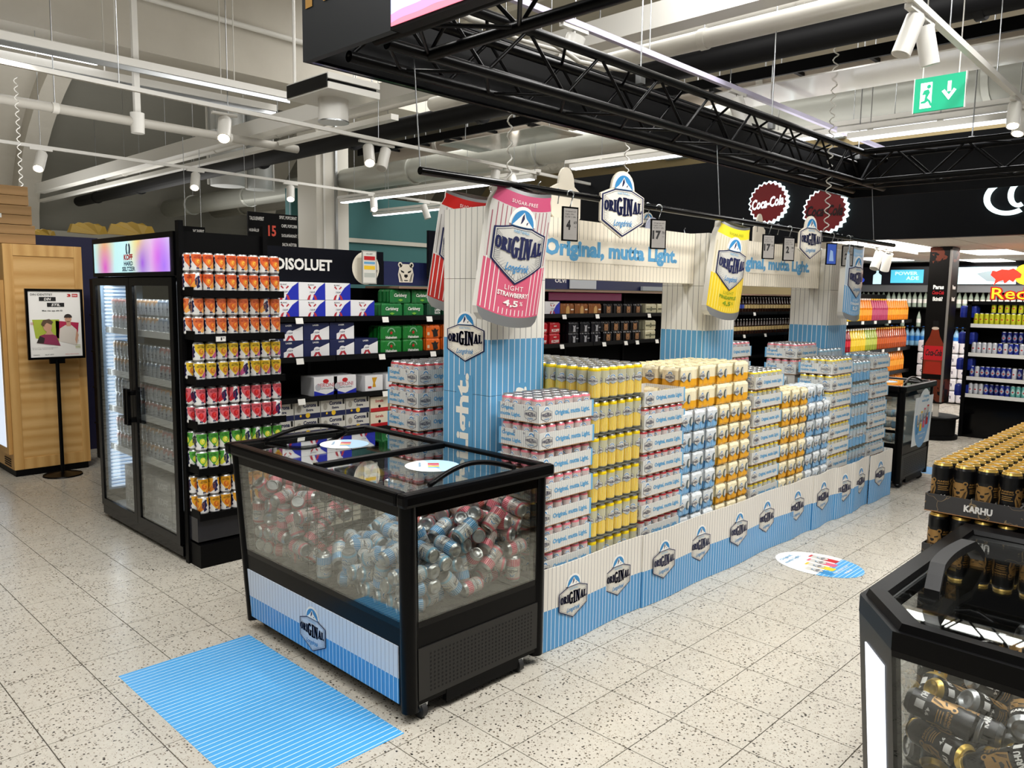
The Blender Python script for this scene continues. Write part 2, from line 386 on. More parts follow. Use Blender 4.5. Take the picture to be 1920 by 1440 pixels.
conc = mat('painted_concrete', 'cfc9bb', .8); n = N(conc); x, v = n.pos(); n.lk(n.mix(n.noise(v, 1.3, 5., .6), srgb('c3bdb0'), srgb('dad5c9')), n.b.inputs['Base Color']); n.bump(n.noise(v, 18., 4.), .25, .004)
conc_shade = mat('vault_shade_grey', '85837a', .85); n = N(conc_shade); x, v = n.pos(); n.lk(n.mix(n.noise(v, .8, 4.), srgb('7c7a71'), srgb('918f85')), n.b.inputs['Base Color'])  # darker twin of the vault concrete, shade put into its colour
beige = mat('ochre_wall', 'b9a67c', .85); teal = mat('teal_wall', '3f6f70', .8)
wallw = mat('pale_wall', 'c9c5b8', .85)
def struct(name, mb, parent=None):
    o = mb.build(name, parent)
    if not parent: tag(o, kind='structure')
    return o
b = MB(); b.box(-6, 22, 0, 20, 22.3, 8, wallw); struct('wall_back', b)
b = MB(); b.box(-6.3, -4, 0, -6, 22, 8, wallw); struct('wall_left', b)
b = MB(); b.box(7.6, 13.0, 0, 14.9, 13.2, 3.52, teal); b.box(7.6, 12.95, 2.62, 14.9, 13.0, 2.7, wallw); struct('wall_partition', b)
# end wall high on the right with its window slits
b = MB(); b.box(18, -6, 0, 18.3, 22, 9, beige)
wr = struct('wall_right', b)
winm = mat('daylight_pane', 'dfeeff', .3, 0, 2.2, 'cfe6ff'); frm = mat('window_frame_grey', '8f9490', .5)
for k, (yy) in enumerate((13.6, 11.6, 9.6, 7.6, 5.7, 3.9)):
    f_ = MB(); f_.box(17.86, yy-.32, 5.2, 17.99, yy+.3, 9, frm); o = tag(f_.build('window_%d' % (k+1)), kind='structure')
    p_ = MB(); p_.box(17.82, yy-.16, 5.3, 17.858, yy+.1, 9, winm); p_.build('pane', o)
# concrete beam across the hall and the vault behind it
b = MB(); b.box(-6, 9.8, 4.42, 8.2, 11.3, 6.35, conc); b.rod((-6, 9.75, 5.15), (8, 9.75, 4.95), .035, whitemetal); struct('beam', b)
b = MB(); K = 16
def vault(t): return 12.5+7.5*math.sin(t*PI/2), 2.9+3.9*math.cos(t*PI/2)
for i in range(K):
    (y0, z0), (y1, z1) = vault(i/K), vault((i+1)/K)
    b.face([(-6, y0, z0), (5.4, y0, z0), (5.4, y1, z1), (-6, y1, z1)], conc); b.face([(5.4, y0, z0), (18, y0, z0), (18, y1, z1), (5.4, y1, z1)], conc_shade)  # past the rib the vault's shade is painted as darker grey
b.box(-6, 19.9, 0, 18, 20.2, 2.95, wallw)
ceil = struct('ceiling', b)
for xr, wd in ((5.1, .42), (10.6, .5), (15.5, .5)):
    b = MB()
    for i in range(K):
        (y0, z0), (y1, z1) = vault(i/K), vault((i+1)/K); s0, s1 = .93, .93
        q = lambda y, z: (12.5+(y-12.5)*.94, 2.9+(z-2.9)*.92)
        a0, c0 = q(y0, z0); a1, c1 = q(y1, z1)
        b.hexa([(xr-wd/2, a0, c0), (xr+wd/2, a0, c0), (xr+wd/2, a1, c1), (xr-wd/2, a1, c1)], [(xr-wd/2, y0, z0), (xr+wd/2, y0, z0), (xr+wd/2, y1, z1), (xr-wd/2, y1, z1)], conc)
    b.build('rib', ceil)
b = MB(); b.box(-6, -5, 6.6, 18, 12.5, 6.8, mat('hall_roof', 'bdb7a9', .9))
for i in range(9): b.box(-6+i*2.6, -4, 6.35, -5.8+i*2.6, 12.5, 6.6, conc)
b.build('roof_deck', ceil)
# column
b = MB(); b.box(7.5, 12.0, 0, 8.15, 12.6, 4.6, mat('column_paint', 'e4e0d5', .6)); b.box(7.62, 11.97, 0, 7.66, 12.0, 4.6, whitemetal); b.box(7.86, 11.96, 0, 7.9, 12.0, 4.6, steel)
tag(b.build('concrete_column'), 'tall pale square column rising behind the beer shelves at the left', 'column')
# lit suspended tile ceiling over the soft drink department, with its black front
tilec = mat('mineral_panel', 'e7e1d8', .8); n = N(tilec); x, v = n.pos(); n.lk(n.mix(n.noise(v, 30., 3.), srgb('d5cfc5'), srgb('eee9e0')), n.b.inputs['Base Color'])
lc = MB(); lc.box(8.8, -3.0, 2.31, 18, 7.4, 2.36, mat('ceiling_grid', '8f8a82', .6)); low = tag(lc.build('ceiling_soft_drinks'), kind='structure')
pn = MB(); pn.box(.008, .008, 2.296, 1.192, .592, 2.31, tilec); pmesh = pn.data('panel')
pl_ = MB(); pl_.box(.008, .008, 2.292, 1.192, .592, 2.31, mat('light_panel', 'ffffff', .5, 0, 5., 'fffaf2')); plmesh = pl_.data('light_panel')
LP = {(0, 10), (1, 10), (2, 9), (4, 10), (5, 11), (1, 12), (3, 8), (5, 8), (3, 12)}
for i in range(7):
    for j in range(17):
        o = obj('light_panel' if (i, j) in LP else 'panel', plmesh if (i, j) in LP else pmesh, low, (8.85+1.2*i, -2.9+.6*j, 0))
area((10.5, 2.6, 2.25), 2.2, 2.2, 42, (1, .95, .9)); area((13., 2.5, 2.25), 2, 2.4, 38, (1, .95, .9)); area((10.6, 5.4, 2.25), 2.0, 1.0, 22, (1, .95, .9)); area((9.9, -.6, 2.25), 1.5, 2.2, 30, (1, .95, .9))
b = MB(); b.box(8.75, -3.0, 2.29, 8.85, 7.35, 3.3, mat('black_fascia', '05070c', .5, spec=.2)); fas = struct('trim_1', b)

# ------------------------------------------------------------------ pipes, ducts, tracks
duct = mat('galvanised_duct', 'b8b9b0', .4, .35); pipew = mat('white_pipe', 'e2dfd6', .5); pipeb = mat('black_insulated_pipe', '08080a', .6, spec=.2)
foil = mat('foil_wrap', 'a9a69b', .35, .6); n = N(foil); x, v = n.pos(); n.bump(n.noise(v, 14., 4.), .9, .03)
def pipe(name, pts, r, m, label, cat='pipe', rings=None, rm=None):
    o = thing(name, label, cat, (0, 0, 0)); b = MB(); b.tube(pts, r, m, 14); b.build('tube', o)
    if rings:
        a, e = Vector(pts[0]), Vector(pts[-1])
        for k in range(rings):
            p = a.lerp(e, (k+.5)/rings); d = (e-a).normalized()*.03
            b = MB(); b.rod(p-d, p+d, r*1.12, rm or m, 14); b.rod(p, p+Vector((0, 0, 1.6)), .006, steel, 5); b.build('hanger', o)
    return o
pipe('insulated_pipe', [(6.0, -2, 3.62), (6.0, 9, 3.62), (6.14, 19.6, 3.6)], .11, pipeb, 'thick black insulated pipe running the depth of the hall above the truss', rings=9, rm=pipeb)
pipe('white_pipe', [(5.86, -2, 3.86), (5.86, 17.0, 3.86)], .055, pipew, 'thin white pipe just above the thick black insulated pipe', rings=10, rm=pipew)
pipe('air_duct', [(8.1, -2, 3.62), (8.1, 19.5, 3.6)], .2, duct, 'wide round galvanised air duct above the beer shelves', 'duct', 8, duct)
pipe('air_duct', [(9.3, 4.2, 3.75), (9.3, 19.5, 3.7)], .22, foil, 'crinkled foil wrapped duct, farthest of the round ducts', 'duct', 5, foil)
pipe('white_pipe', [(5.42, -2, 3.58), (5.45, 6.5, 3.6)], .07, pipew, 'fat white pipe between the square white beam and the black pipe', rings=4, rm=pipew)
pipe('white_pipe', [(6.6, -2, 3.52), (6.6, 8.8, 3.5)], .1, mat('beige_pipe', 'b8ad9f', .6), 'beige pipe hanging below the black insulated pipe', rings=5, rm=pipew)
b = MB(); b.box(5.0, -2, 3.6, 5.18, 18.6, 3.78, whitemetal); b.box(5.3, 7, 3.5, 5.4, 19.5, 3.56, whitemetal); tag(b.build('box_duct'), 'square white painted duct crossing high behind the truss', 'duct')
for i, (x0, z0, w_) in enumerate(((4.35, 3.72, .09), (4.75, 3.62, .08))):
    b = MB(); y0 = 9.2+i*.35
    b.box(-4, y0, z0+.35, 5.4, y0+.2, z0+.43, whitemetal); b.box(-4, y0+.02, z0+.30, 5.4, y0+.05, z0+.35, steel)
    for k in range(7): b.rod((-3.4+k*1.35, y0+.1, z0+.4), (-3.4+k*1.35, y0+.1, z0+2.2), .008, pipew, 5)
    tag(b.build('cable_tray'), ['lower white cable tray with dark slot hung under the concrete beam', 'upper white cable tray with dark slot hung under the concrete beam'][1-i], 'cable tray')
pipe('white_pipe', [(-4, 9.0, 3.52), (5.6, 9.4, 3.5)], .05, mat('grey_pipe', 'c2beb4', .5), 'grey tube below the two white cable trays at the left', rings=5, rm=pipew)
b = MB()
for k in range(15): b.box(6.28, 0+k*.6, 3.48, 6.75, .03+k*.6, 3.51, blackmat)
b.box(6.26, -1, 3.46, 6.29, 9, 3.55, blackmat); b.box(6.74, -1, 3.46, 6.77, 9, 3.55, blackmat)
b2 = b; tag(b.build('ladder_rack'), 'black ladder shaped cable rack beside the thick black pipe', 'cable rack')
# glossy clear sheets hung flat
gs = mat('frosted_sheet', 'dcd8ce', .12, 0, spec=.8); gs.node_tree.nodes['Principled BSDF'].inputs['Alpha'].default_value = .8
for (y0, y1, lab) in ((5.3, 6.85, 'short glossy clear sheet hung flat behind the black truss'), (1.0, 3.6, 'long glossy clear sheet hung flat near the green exit sign')):
    t = thing('hanging_sheet', lab, 'panel', (0, 0, 0)); b = MB(); b.box(5.85, y0, 3.29, 6.45, y1, 3.3, gs); b.build('sheet', t)
    for yy in (y0+.15, y1-.15):
        b = MB(); b.box(5.8, yy-.02, 3.3, 6.5, yy+.02, 3.33, dark); b.rod((6.1, yy, 3.33), (6.1, yy, 4.6), .005, steel, 5); b.build('bracket', t)
for i, (x_, r_) in enumerate(((6.9, .33), (7.52, .27))):
    t = thing('vertical_duct', ['wider pale upright duct before the grey end wall', 'narrower pale upright duct left of the square air unit'][i], 'duct', (x_, 14.0, 3.55)); b = MB(); b.ring([(r_*.9, 0), (r_*.9, .9), (r_, .95), (r_, 1.9), (r_*1.06, 1.95)], mat('pale_duct', 'c8cac8', .45, .15), 24); b.build('tube', t); b = MB(); [b.rod((s_*(r_+.03), 0, 0), (s_*(r_+.03), 0, 2.0), .02, whitemetal, 6) for s_ in (-1, 1)]; b.build('stay', t)
# linear luminaires along y
def luminaire(x, y0, y1, z, lab):
    t = thing('strip_light', lab, 'light'); b = MB(); b.box(x-.03, y0, z+.07, x+.03, y1, z+.11, whitemetal); b.box(x-.06, y0+.1, z, x+.06, y1-.1, z+.05, whitemetal)
    for k in range(5): yy = y0+(k+.5)*(y1-y0)/5; b.box(x-.015, yy-.02, z+.04, x+.015, yy+.02, z+.08, whitemetal); b.rod((x, yy, z+.1), (x, yy, z+1.4), .004, steel, 5)
    b.build('housing', t); b = MB(); b.box(x-.045, y0+.12, z-.012, x+.045, y1-.12, z-.0005, ledm); b.build('tube', t); return t
luminaire(7.55, 6.9, 11.4, 3.13, 'lit strip light left of the yellow and pink hanging cans, nearer the column')
luminaire(7.6, 1.0, 6.5, 3.2, 'longest lit strip light, passing behind the black truss')
luminaire(9.0, 7.2, 12.5, 3.1, 'lit strip light behind the white column')
luminaire(7.0, .2, 2.9, 3.02, 'lit strip light under the green exit sign')
b = MB(); b.box(.4, 9.5, 4.16, 3.3, 9.62, 4.24, mat('white_lacquer2', 'e0ddd4', .5)); b.box(.4, 9.52, 4.1, 3.25, 9.6, 4.158, ledm); tag(b.build('tube_light'), 'bright tube light under the concrete beam in the top left corner', 'light')
# spot tracks
def spotlight(x, y, z, dx, dy, lab, on=True, size=1., grp=None, warm=True):
    t = thing('track_spotlight', lab, 'spotlight', (x, y, z), 0, grp); d = Vector((dx, dy, -1)).normalized(); p = Vector((0, 0, -.07*size))
    b = MB(); b.box(-.09*size, -.016, -.022, .09*size, .016, 0, whitemetal); b.build('adapter', t)
    b = MB(); b.rod((0, 0, -.02), p, .008*size, whitemetal, 6); b.build('arm', t)
    q = p+d*.16*size; b = MB(); b.rod(p-d*.03*size, q, .045*size, whitemetal, 18); b.rod(p-d*.032*size, p-d*.03*size, .03*size, dark, 12); b.build('head', t)
    b = MB(); b.rod(q+d*.0006, q+d*.002, .036*size, lampm if on else mat('lens_off', 'cfccc4', .3), 14); b.build('lens', t)
    if on:
        spot(Vector((x, y, z))+q+d*.01, Vector((x, y, z))+q+d*3, 26 if on is True else on, 60, (1, .93, .82) if warm else (.95, .95, 1))
    return t
def track(x0, x1, y0, y1, z, lab, m=whitemetal, hang=1.4):
    t = thing('light_track', lab, 'light track'); b = MB(); b.hexa([(x0, y0-.017, z), (x1, y1-.017, z), (x1, y1+.017, z), (x0, y0+.017, z)], [(x0, y0-.017, z+.034), (x1, y1-.017, z+.034), (x1, y1+.017, z+.034), (x0, y0+.017, z+.034)], m); b.build('rail', t)
    for k in range(4):
        f = (k+.5)/4; b = MB(); X = x0+(x1-x0)*f; Y = y0+(y1-y0)*f; b.rod((X, Y, z+.034), (X, Y, z+hang), .004, steel, 5); b.build('wire', t)
    return t
track(-1.5, 8.8, 6.2, 7.05, 3.18, 'white spotlight track nearest of those at the upper left')
track(-1.0, 9.0, 9.6, 10.5, 3.18, 'white spotlight track farther back at the upper left')
track(1.8, 8.6, 3.02, 3.08, 3.18, 'lilac lit white track passing above the black truss', mat('track_lilac_light', 'd9d3ee', .4))  # lilac light is put into this white track's colour
track(3.0, 7.2, 1.31, 1.42, 3.0, 'white track in the upper right corner with four spotlights')
for a in ((3.29, 6.7, 3.18, .35, -.3, 'lit spotlight on the near left track, left of the round air diffuser', 30),
          (4.85, 6.78, 3.18, .3, -.2, 'lit spotlight on the near left track in front of the white column', 30),
          (5.07, 6.8, 3.18, -.5, -.3, 'unlit spotlight beside the lit one in front of the white column', False),
          (6.8, 6.93, 3.18, -.35, -.2, 'unlit spotlight above the pink hanging can', False),
          (7.1, 6.95, 3.18, .1, -.3, 'lit spotlight right above the pink hanging can', 20),
          (2.75, 9.93, 3.18, .3, -.3, 'lit spotlight at the far left above the wooden crates', 20),
          (4.55, 10.1, 3.18, .2, -.3, 'lit spotlight above the drinks fridge', 20),
          (5.97, 10.22, 3.18, .1, -.3, 'lit spotlight above the aisle sign', 20),
          (7.5, 10.36, 3.18, .1, -.3, 'lit spotlight right of the white column', 20),
          (8.6, 10.46, 3.18, .2, -.3, 'lit spotlight just left of the red hanging can', False),
          (3.6, 3.04, 3.18, -.2, .3, 'lilac spotlight hanging behind the near end of the truss', False),
          (5.5, 3.05, 3.18, .2, -.3, 'lilac spotlight hanging behind the middle of the truss', False)): spotlight(*((a[0], a[1], a[2], -.45, -.75, a[5]) if a[6] else a[:6]), on=a[6], size=1.25)
spotlight(4.02, 1.345, 3.0, -.25, .25, 'left one of the two big white spotlights at the upper right', False, .95)
spotlight(4.2, 1.35, 3.0, .25, -.15, 'right one of the two big white spotlights at the upper right', False, .95)
spotlight(6.2, 1.40, 3.0, -.5, -.1, 'glowing spotlight at the right picture edge beside the exit sign', 40, .9)
spotlight(6.5, 1.41, 3.0, -.5, .1, 'glowing spotlight lowest at the right picture edge', 40, .9)
track(8.95, 10.9, 3.30, 3.42, 2.24, 'short white track under the lit tile ceiling beside the cola pillar', hang=.05)
spotlight(9.35, 3.33, 2.24, -.5, .1, 'left white spotlight under the lit tile ceiling beside the cola pillar', False, 1.1)
spotlight(9.7, 3.35, 2.24, .3, .3, 'right white spotlight under the lit tile ceiling beside the cola pillar', False, 1.1)
# light aimed at the display front by bare spots without track heads
for tx in (2.9, 4.3, 5.8): spot((tx+.3, -.2, 3.1), (tx, 2.4, .9), 75, 62)
spot((1.2, .8, 3.3), (1.9, 2.7, .5), 60, 50); spot((2.2, 2.9, 3.4), (2.2, 2.95, .6), 80, 36); spot((.3, 3.2, 3.4), (2.0, 4.9, 1.0), 60, 50); spot((3.0, 3.6, 3.4), (2.3, 4.6, 1.1), 60, 45); spot((3.9, 3.9, 3.5), (4.2, 6.0, 1.2), 70, 60); spot((7.4, 3.9, 3.5), (7.6, 6.0, 1.3), 60, 60); spot((1.5, 6.1, 3.4), (2.3, 7.9, 1.2), 60, 50); spot((2.7, .2, 3.2), (3.2, .5, 1.0), 30, 45)  # bare spots; the cooler one is fill added to brighten its cans
spot((9.2, 1.3, 2.2), (10.75, 2.2, 1.1), 40, 90); spot((11.5, 2.6, 2.2), (12.6, 4.5, 1.0), 45, 90); spot((12.4, 2.8, 2.2), (14, 3.6, 1.2), 45, 90)
# round ceiling diffuser
t = thing('air_diffuser', 'white square air unit with a round drum below, upper left of the truss', 'air unit', (3.7, 5.65, 3.2))
b = MB(); b.box(-.24, -.3, 0, .24, .3, .05, whitemetal); b.box(-.24, -.3, .075, .24, .3, .12, whitemetal); b.box(-.22, -.28, .05, .22, .28, .075, blackmat); b.build('box', t)
b = MB(); b.box(-.25, -.29, .012, -.2401, .29, .108, dark); b.build('vent_grille', t)
b = MB(); b.ring([(.12, -.17), (.12, 0)], whitemetal, 24, (0, 0, 0)); b.ring([(.125, -.18), (.125, -.17)], steel, 24); b.build('drum', t)
b = MB(); b.rod((-.2, .25, .12), (-.2, .25, 1.6), .012, whitemetal, 6); b.rod((.2, -.25, .12), (.2, -.25, 1.6), .006, steel, 6); b.build('hanger', t)
# thicker hangers coming down from the beam, spiral cables
for (x, y, z0, z1, lab) in ((3.55, 9.3, 3.6, 4.95, 'white square hanger with a junction cup below the concrete beam'),):
    t = thing('junction_hanger', lab, 'hanger', (x, y, 0)); b = MB(); b.box(-.03, -.03, z0, .03, .03, z1, whitemetal); b.build('post', t); b = MB(); b.ring([(.07, z0-.22), (.075, z0)], whitemetal, 16); b.build('cup', t)
def spiral(x, y, z0, z1, lab, r=.012, k=None):
    t = MB(); turns = k or int((z1-z0)/.075); pts = [(x+r*math.cos(i*PI/3), y+r*math.sin(i*PI/3), z0+(z1-z0)*i/(turns*6)) for i in range(turns*6+1)]
    t.tube(pts, .005, whitemetal, 5); tag(t.build('spiral_cable'), lab, 'cable')
spiral(6.2, 2.62, 2.17, 3.6, 'white coiled cable hanging in front of the right red bottle cap sign', .02)
spiral(4.9, 3.6, 2.2, 3.0, 'white coiled cable behind the lettered header, left of the yellow can', .018)
spiral(3.2, 3.15, 2.1, 2.9, 'white coiled cable falling behind the pink hanging can', .014)
spiral(2.2, 8.6, 2.55, 3.6, 'white coiled cable at the left edge above the wooden crates', .016)
# ------------------------------------------------------------------ can meshes
PROF33 = [(.024, 0), (.0275, .004), (.0325, .012), (.0325, .098), (.0295, .106), (.0265, .112)]
PROF50 = [(.024, 0), (.0275, .004), (.0325, .012), (.0325, .150), (.0295, .158), (.0265, .165)]
PROFSL = [(.021, 0), (.024, .004), (.0265, .01), (.0265, .122), (.0245, .129), (.023, .134)]
def can_mesh(name, prof, body, lid=None, arts=(), seg=18):
    b = MB(); lid = lid or lidm
    b.ring(prof, [lid, lid, body, body, lid], seg, caps=False)
    r, z = prof[-1]; b.ring([(0.0001, z-.003), (r-.003, z-.003), (r-.003, z+.002), (r+.0005, z+.002), (r, z)], lid, seg, caps=False)
    b.ring([(prof[0][0], 0), (prof[0][0]-.003, .0005), (.012, .006), (.0001, .008)], lid, seg, caps=False)
    b.mesh([(-.004, -.012, z-.001), (.005, -.012, z-.001), (.006, .008, z-.0005), (-.005, .008, z-.0005)], [(0, 1, 2, 3)], steel)
    for items, th, zc, s in arts:
        b.art(xf(items, s, s*.70 if s < .1 else s), cyl_map(prof[2][0], zc, th), .008, .00035)
    return b.data(name)
bd1 = badge(1)
def ldcan(key, low, band, top='d6d4cf', line='a5a29b', prof=PROF33, split=.40, lid=None, topz=.86):
    h = prof[-1][1]; body = M_can('sleeve_'+key, .0325, h, low, split, top, line, None, band, topz=topz)
    bz = h*.56
    A = []
    for k in range(3): A.append((bd1, k*2*PI/3+.4, bz, .052))
    return can_mesh('can_'+key, prof, body, lid, A)
CANS = {
 'pink': ldcan('pink', 'd24a66', 'd8707f', 'cfc5c0', 'a8686e'),
 'red': ldcan('red', 'b3202c', 'b8323c', 'd6ccc8', 'a8757a'),
 'yellow': ldcan('yellow', 'e0b810', 'e8cc1c', 'cbc6a8', '8d876a'),
 'blue': ldcan('blue', '3c93c8', '7fb4d0', 'c4cace', '7d8f9a'),
 'yellow5': ldcan('yellow5', 'e8c40c', 'efd010', 'ccc9ac', '8b8766', PROF50, .5),
 'blue5': ldcan('blue5', '3f93c6', '8fb3c4', 'b9c3c8', '76909e', PROF50, .5),
}
# ---------------------------------------------------------------- the drinks display
colm = M_stripes('column_print', 'n', .040, 'e9e6dd', '4d5256', '5f9fc9', 'f4f4f0', 1.44, .07, off=.3, lowfrac=.1)
colm2 = M_stripes('column_print_low', 'n', .040, '5f9fc9', 'f4f4f0', frac=.1, off=.3)
fenm = M_stripes('fence_print', 'x', .0265, 'e2ded6', '86868a', '4f93c8', 'dfeaf2', .20, .1, lowfrac=.12)
headm = M_stripes('header_print', 'x', .036, 'efe6d3', '6d6a62', frac=.07)
lightblue2 = mat('slogan_blue', '5b9fcb', .5)
trayp = M_stripes('tray_print', 'n', .0135, 'd9d9d4', 'b3b6b4', frac=.22)
bfull = badge(2); bcream = badge(2, mat('badge_cream', 'efe9da', .45)); bsm = badge(1)
def tray_mesh(name, w=.392, d=.262, h=.08, text=True):
    b = MB(); t = .003
    b.box(0, 0, 0, w, d, .003, cardin)
    for (x0, y0, x1, y1) in ((0, 0, w, t), (0, d-t, w, d), (0, t, t, d-t), (w-t, t, w, d-t)): b.box(x0, y0, .003, x1, y1, h, trayp)
    bl = lightblue
    b.box(w-.012, -.0006, .002, w+.0006, .01, h+.0005, bl); b.box(-.0006, d-.014, .002, .01, d+.0006, h+.0005, bl)
    f = plane_map((0, 0, 0), (1, 0, 0), (0, 0, 1)); fl_ = lambda u, v, e=0: Vector((-e, d-u, v))
    b.art(xf(bsm, .075, .054, .05, .036), f, None, .0004)
    b.art([A_text('Original, mutta Light.', .235, .040, .255, .03, lightblue2, 1, .045)], f, None, .0004)
    b.art(xf(bsm, .075, .054, d-.052, .037), fl_, None, .0004)
    b.art([A_text('Original,', .062, .056, .085, .022, lightblue2, 1, .045), A_text('mutta Light.', .082, .027, .13, .022, lightblue2, 1, .045)], fl_, None, .0004)
    return b.data(name)
TRAY = tray_mesh('carton_tray')
brownlid = MB(); brownlid.box(.003, .003, 0, .389, .259, .004, cardin)
def drink_tray(loc, kind, full, lab, grp, cans='front', cat='drink tray', w=.392, d=.262):
    t = thing('drink_tray', lab, cat, loc, 0, grp); obj('carton', TRAY, t)
    if cans == 'none': return t
    for i in range(6):
        for j in range(4):
            if full or j == 0 or i == 0:
                o = obj('can', CANS[kind], t, (.034+i*.0648, .036+j*.0634, .004)); o.rotation_euler = (0, 0, random.uniform(0, 6.28))
    return t
def stack_trays(x, y, z0, n_, kind, who, pitch=.122, top_full=True, empty_top=False, jit=.004):
    for k in range(n_):
        top = k == n_-1; pos_ = 'topmost' if top else ORD[n_-1-k]+' from the top'
        lab = '%s%s tray, %s of %s' % ('emptied ' if empty_top and top else '', {'pink': 'pink can', 'red': 'dark red can', 'yellow': 'yellow can', 'blue': 'blue can'}[kind], pos_, who)
        drink_tray((x+random.uniform(-jit, jit), y+random.uniform(-jit, jit), z0+k*pitch), kind, top and top_full, lab, None, 'none' if empty_top and top else 'front')
# pallets under everything
palw = M_wood('pallet_wood', 'b58f5e', '8e6a40', 0)
for i in range(5):
    t = thing('pallet', ['pallet under the pink trays at the near end', 'pallet under the emptied dark red tray stack', 'pallet under the yellow tray stack in the middle', 'pallet under the second blue pack stack', 'pallet at the far end under the blue trays'][i], 'pallet', (2.62+.875*i, 2.36, 0))
    for j in range(7): b = MB(); b.box(0, j*.165, .05, .86, j*.165+.12, .07, palw); b.build('slat', t)
    for j in range(3): b = MB(); b.box(.0+j*.38, 0, 0, .1+j*.38, 1.11, .05, palw); b.build('runner', t)
Y0 = 2.36
stack_trays(2.612, Y0, .1, 9, 'pink', 'the near stack beside the cooler')
stack_trays(2.612, 3.225, .075, 10, 'red', 'the stack left of the first column')
stack_trays(2.612+.40, 3.225, .075, 10, 'red', 'the stack behind the first column')
stack_trays(3.432, Y0, .1, 9, 'red', 'the stack with the open empty carton', empty_top=True)
stack_trays(4.65, Y0, .1, 9, 'yellow', 'the yellow tray stack in the middle')
stack_trays(5.85, Y0, .12, 9, 'yellow', 'the second yellow tray stack, farther on')
stack_trays(6.64, Y0, .12, 9, 'blue', 'the last stack at the far end')
# back row trays whose tops show
for (x, y, z, kd, n_, who) in ((5.93, 2.68, 1.19, 'pink', 1, 'pink tray row between second and third column'), (4.98, 2.98, 1.2, 'pink', 1, 'pink trays right behind the second column'), (5.42, 3.0, 1.2, 'pink', 1, 'pink trays behind, middle one')):
    for k in range(2): drink_tray((x, y, z-.122*k), kd, k == 0, '%s pink can tray on the back row, %s' % (['upper', 'lower'][k], {5.93: 'just left of the third column', 4.98: 'just right of the second column', 5.42: 'midway between two columns'}[x]), None)
    b = MB(); b.box(x+.01, y+.01, .05, x+.38, y+.25, z-.126, mat('plain_card', 'cfcac0', .8)); tag(b.build('storage_carton'), 'plain carton hidden under the back row trays, %s' % {5.93: 'by the third column', 4.98: 'by the second column', 5.42: 'between columns'}[x], 'carton')
def loose_block(x, y, z, kind, nx, ny, lab, p=.0695, front=False, px=None):
    t = thing('can_pack', lab, 'can pack', (x, y, z)); 
    film = MB(); film.box(0, 0, 0, nx*(px or p), ny*p, .002, mat('film', '6a6a5c', .2)); film.build('film_base', t)
    for i in range(nx):
        for j in range(ny):
            if front and not (j == 0 or i == 0): continue
            o = obj('can', CANS[kind], t, ((i+.5)*(px or p), (j+.5)*p, .002)); o.rotation_euler = (0, 0, random.uniform(0, 6.28))
    return t
for k in range(7):
    pos_ = 'topmost' if k == 6 else ORD[6-k]+' from the top'
    loose_block(3.01, Y0, .10+k*.1745, 'yellow5', 6, 4, 'tall yellow can block, %s of the near yellow stack' % pos_, front=k < 6)
for j in (1, 2): loose_block(3.01, Y0+.28*j, .10+6*.1745, 'yellow5', 6, 4, 'block of tall yellow cans on top of the near yellow stack, %s' % ['', 'middle one', 'rear one'][j])
for j in (1, 2): 
    b = MB(); b.box(3.02, Y0+.28*j+.01, .05, 3.42, Y0+.28*j+.27, 1.14, mat('plain_card', 'cfcac0', .8)); tag(b.build('storage_carton'), 'plain carton %s inside the near yellow stack' % ['', 'in the middle', 'at the rear'][j], 'carton')
for k in range(6):
    pos_ = 'topmost' if k == 5 else ORD[5-k]+' from the top'
    loose_block(6.215, Y0, .13+k*.1745, 'blue5', 6, 4, 'block of tall blue cans, %s of the far blue stack' % pos_, front=k < 5)
t = loose_block(6.36, 2.655, 1.08, 'blue5', 6, 4, 'block of tall blue cans on the back row below the third column', .072)
b = MB(); b.box(6.37, 2.64, .05, 6.78, 2.69, 1.078, mat('plain_card', 'cfcac0', .8)); tag(b.build('storage_carton'), 'plain carton under the blue cans below the third column', 'carton')
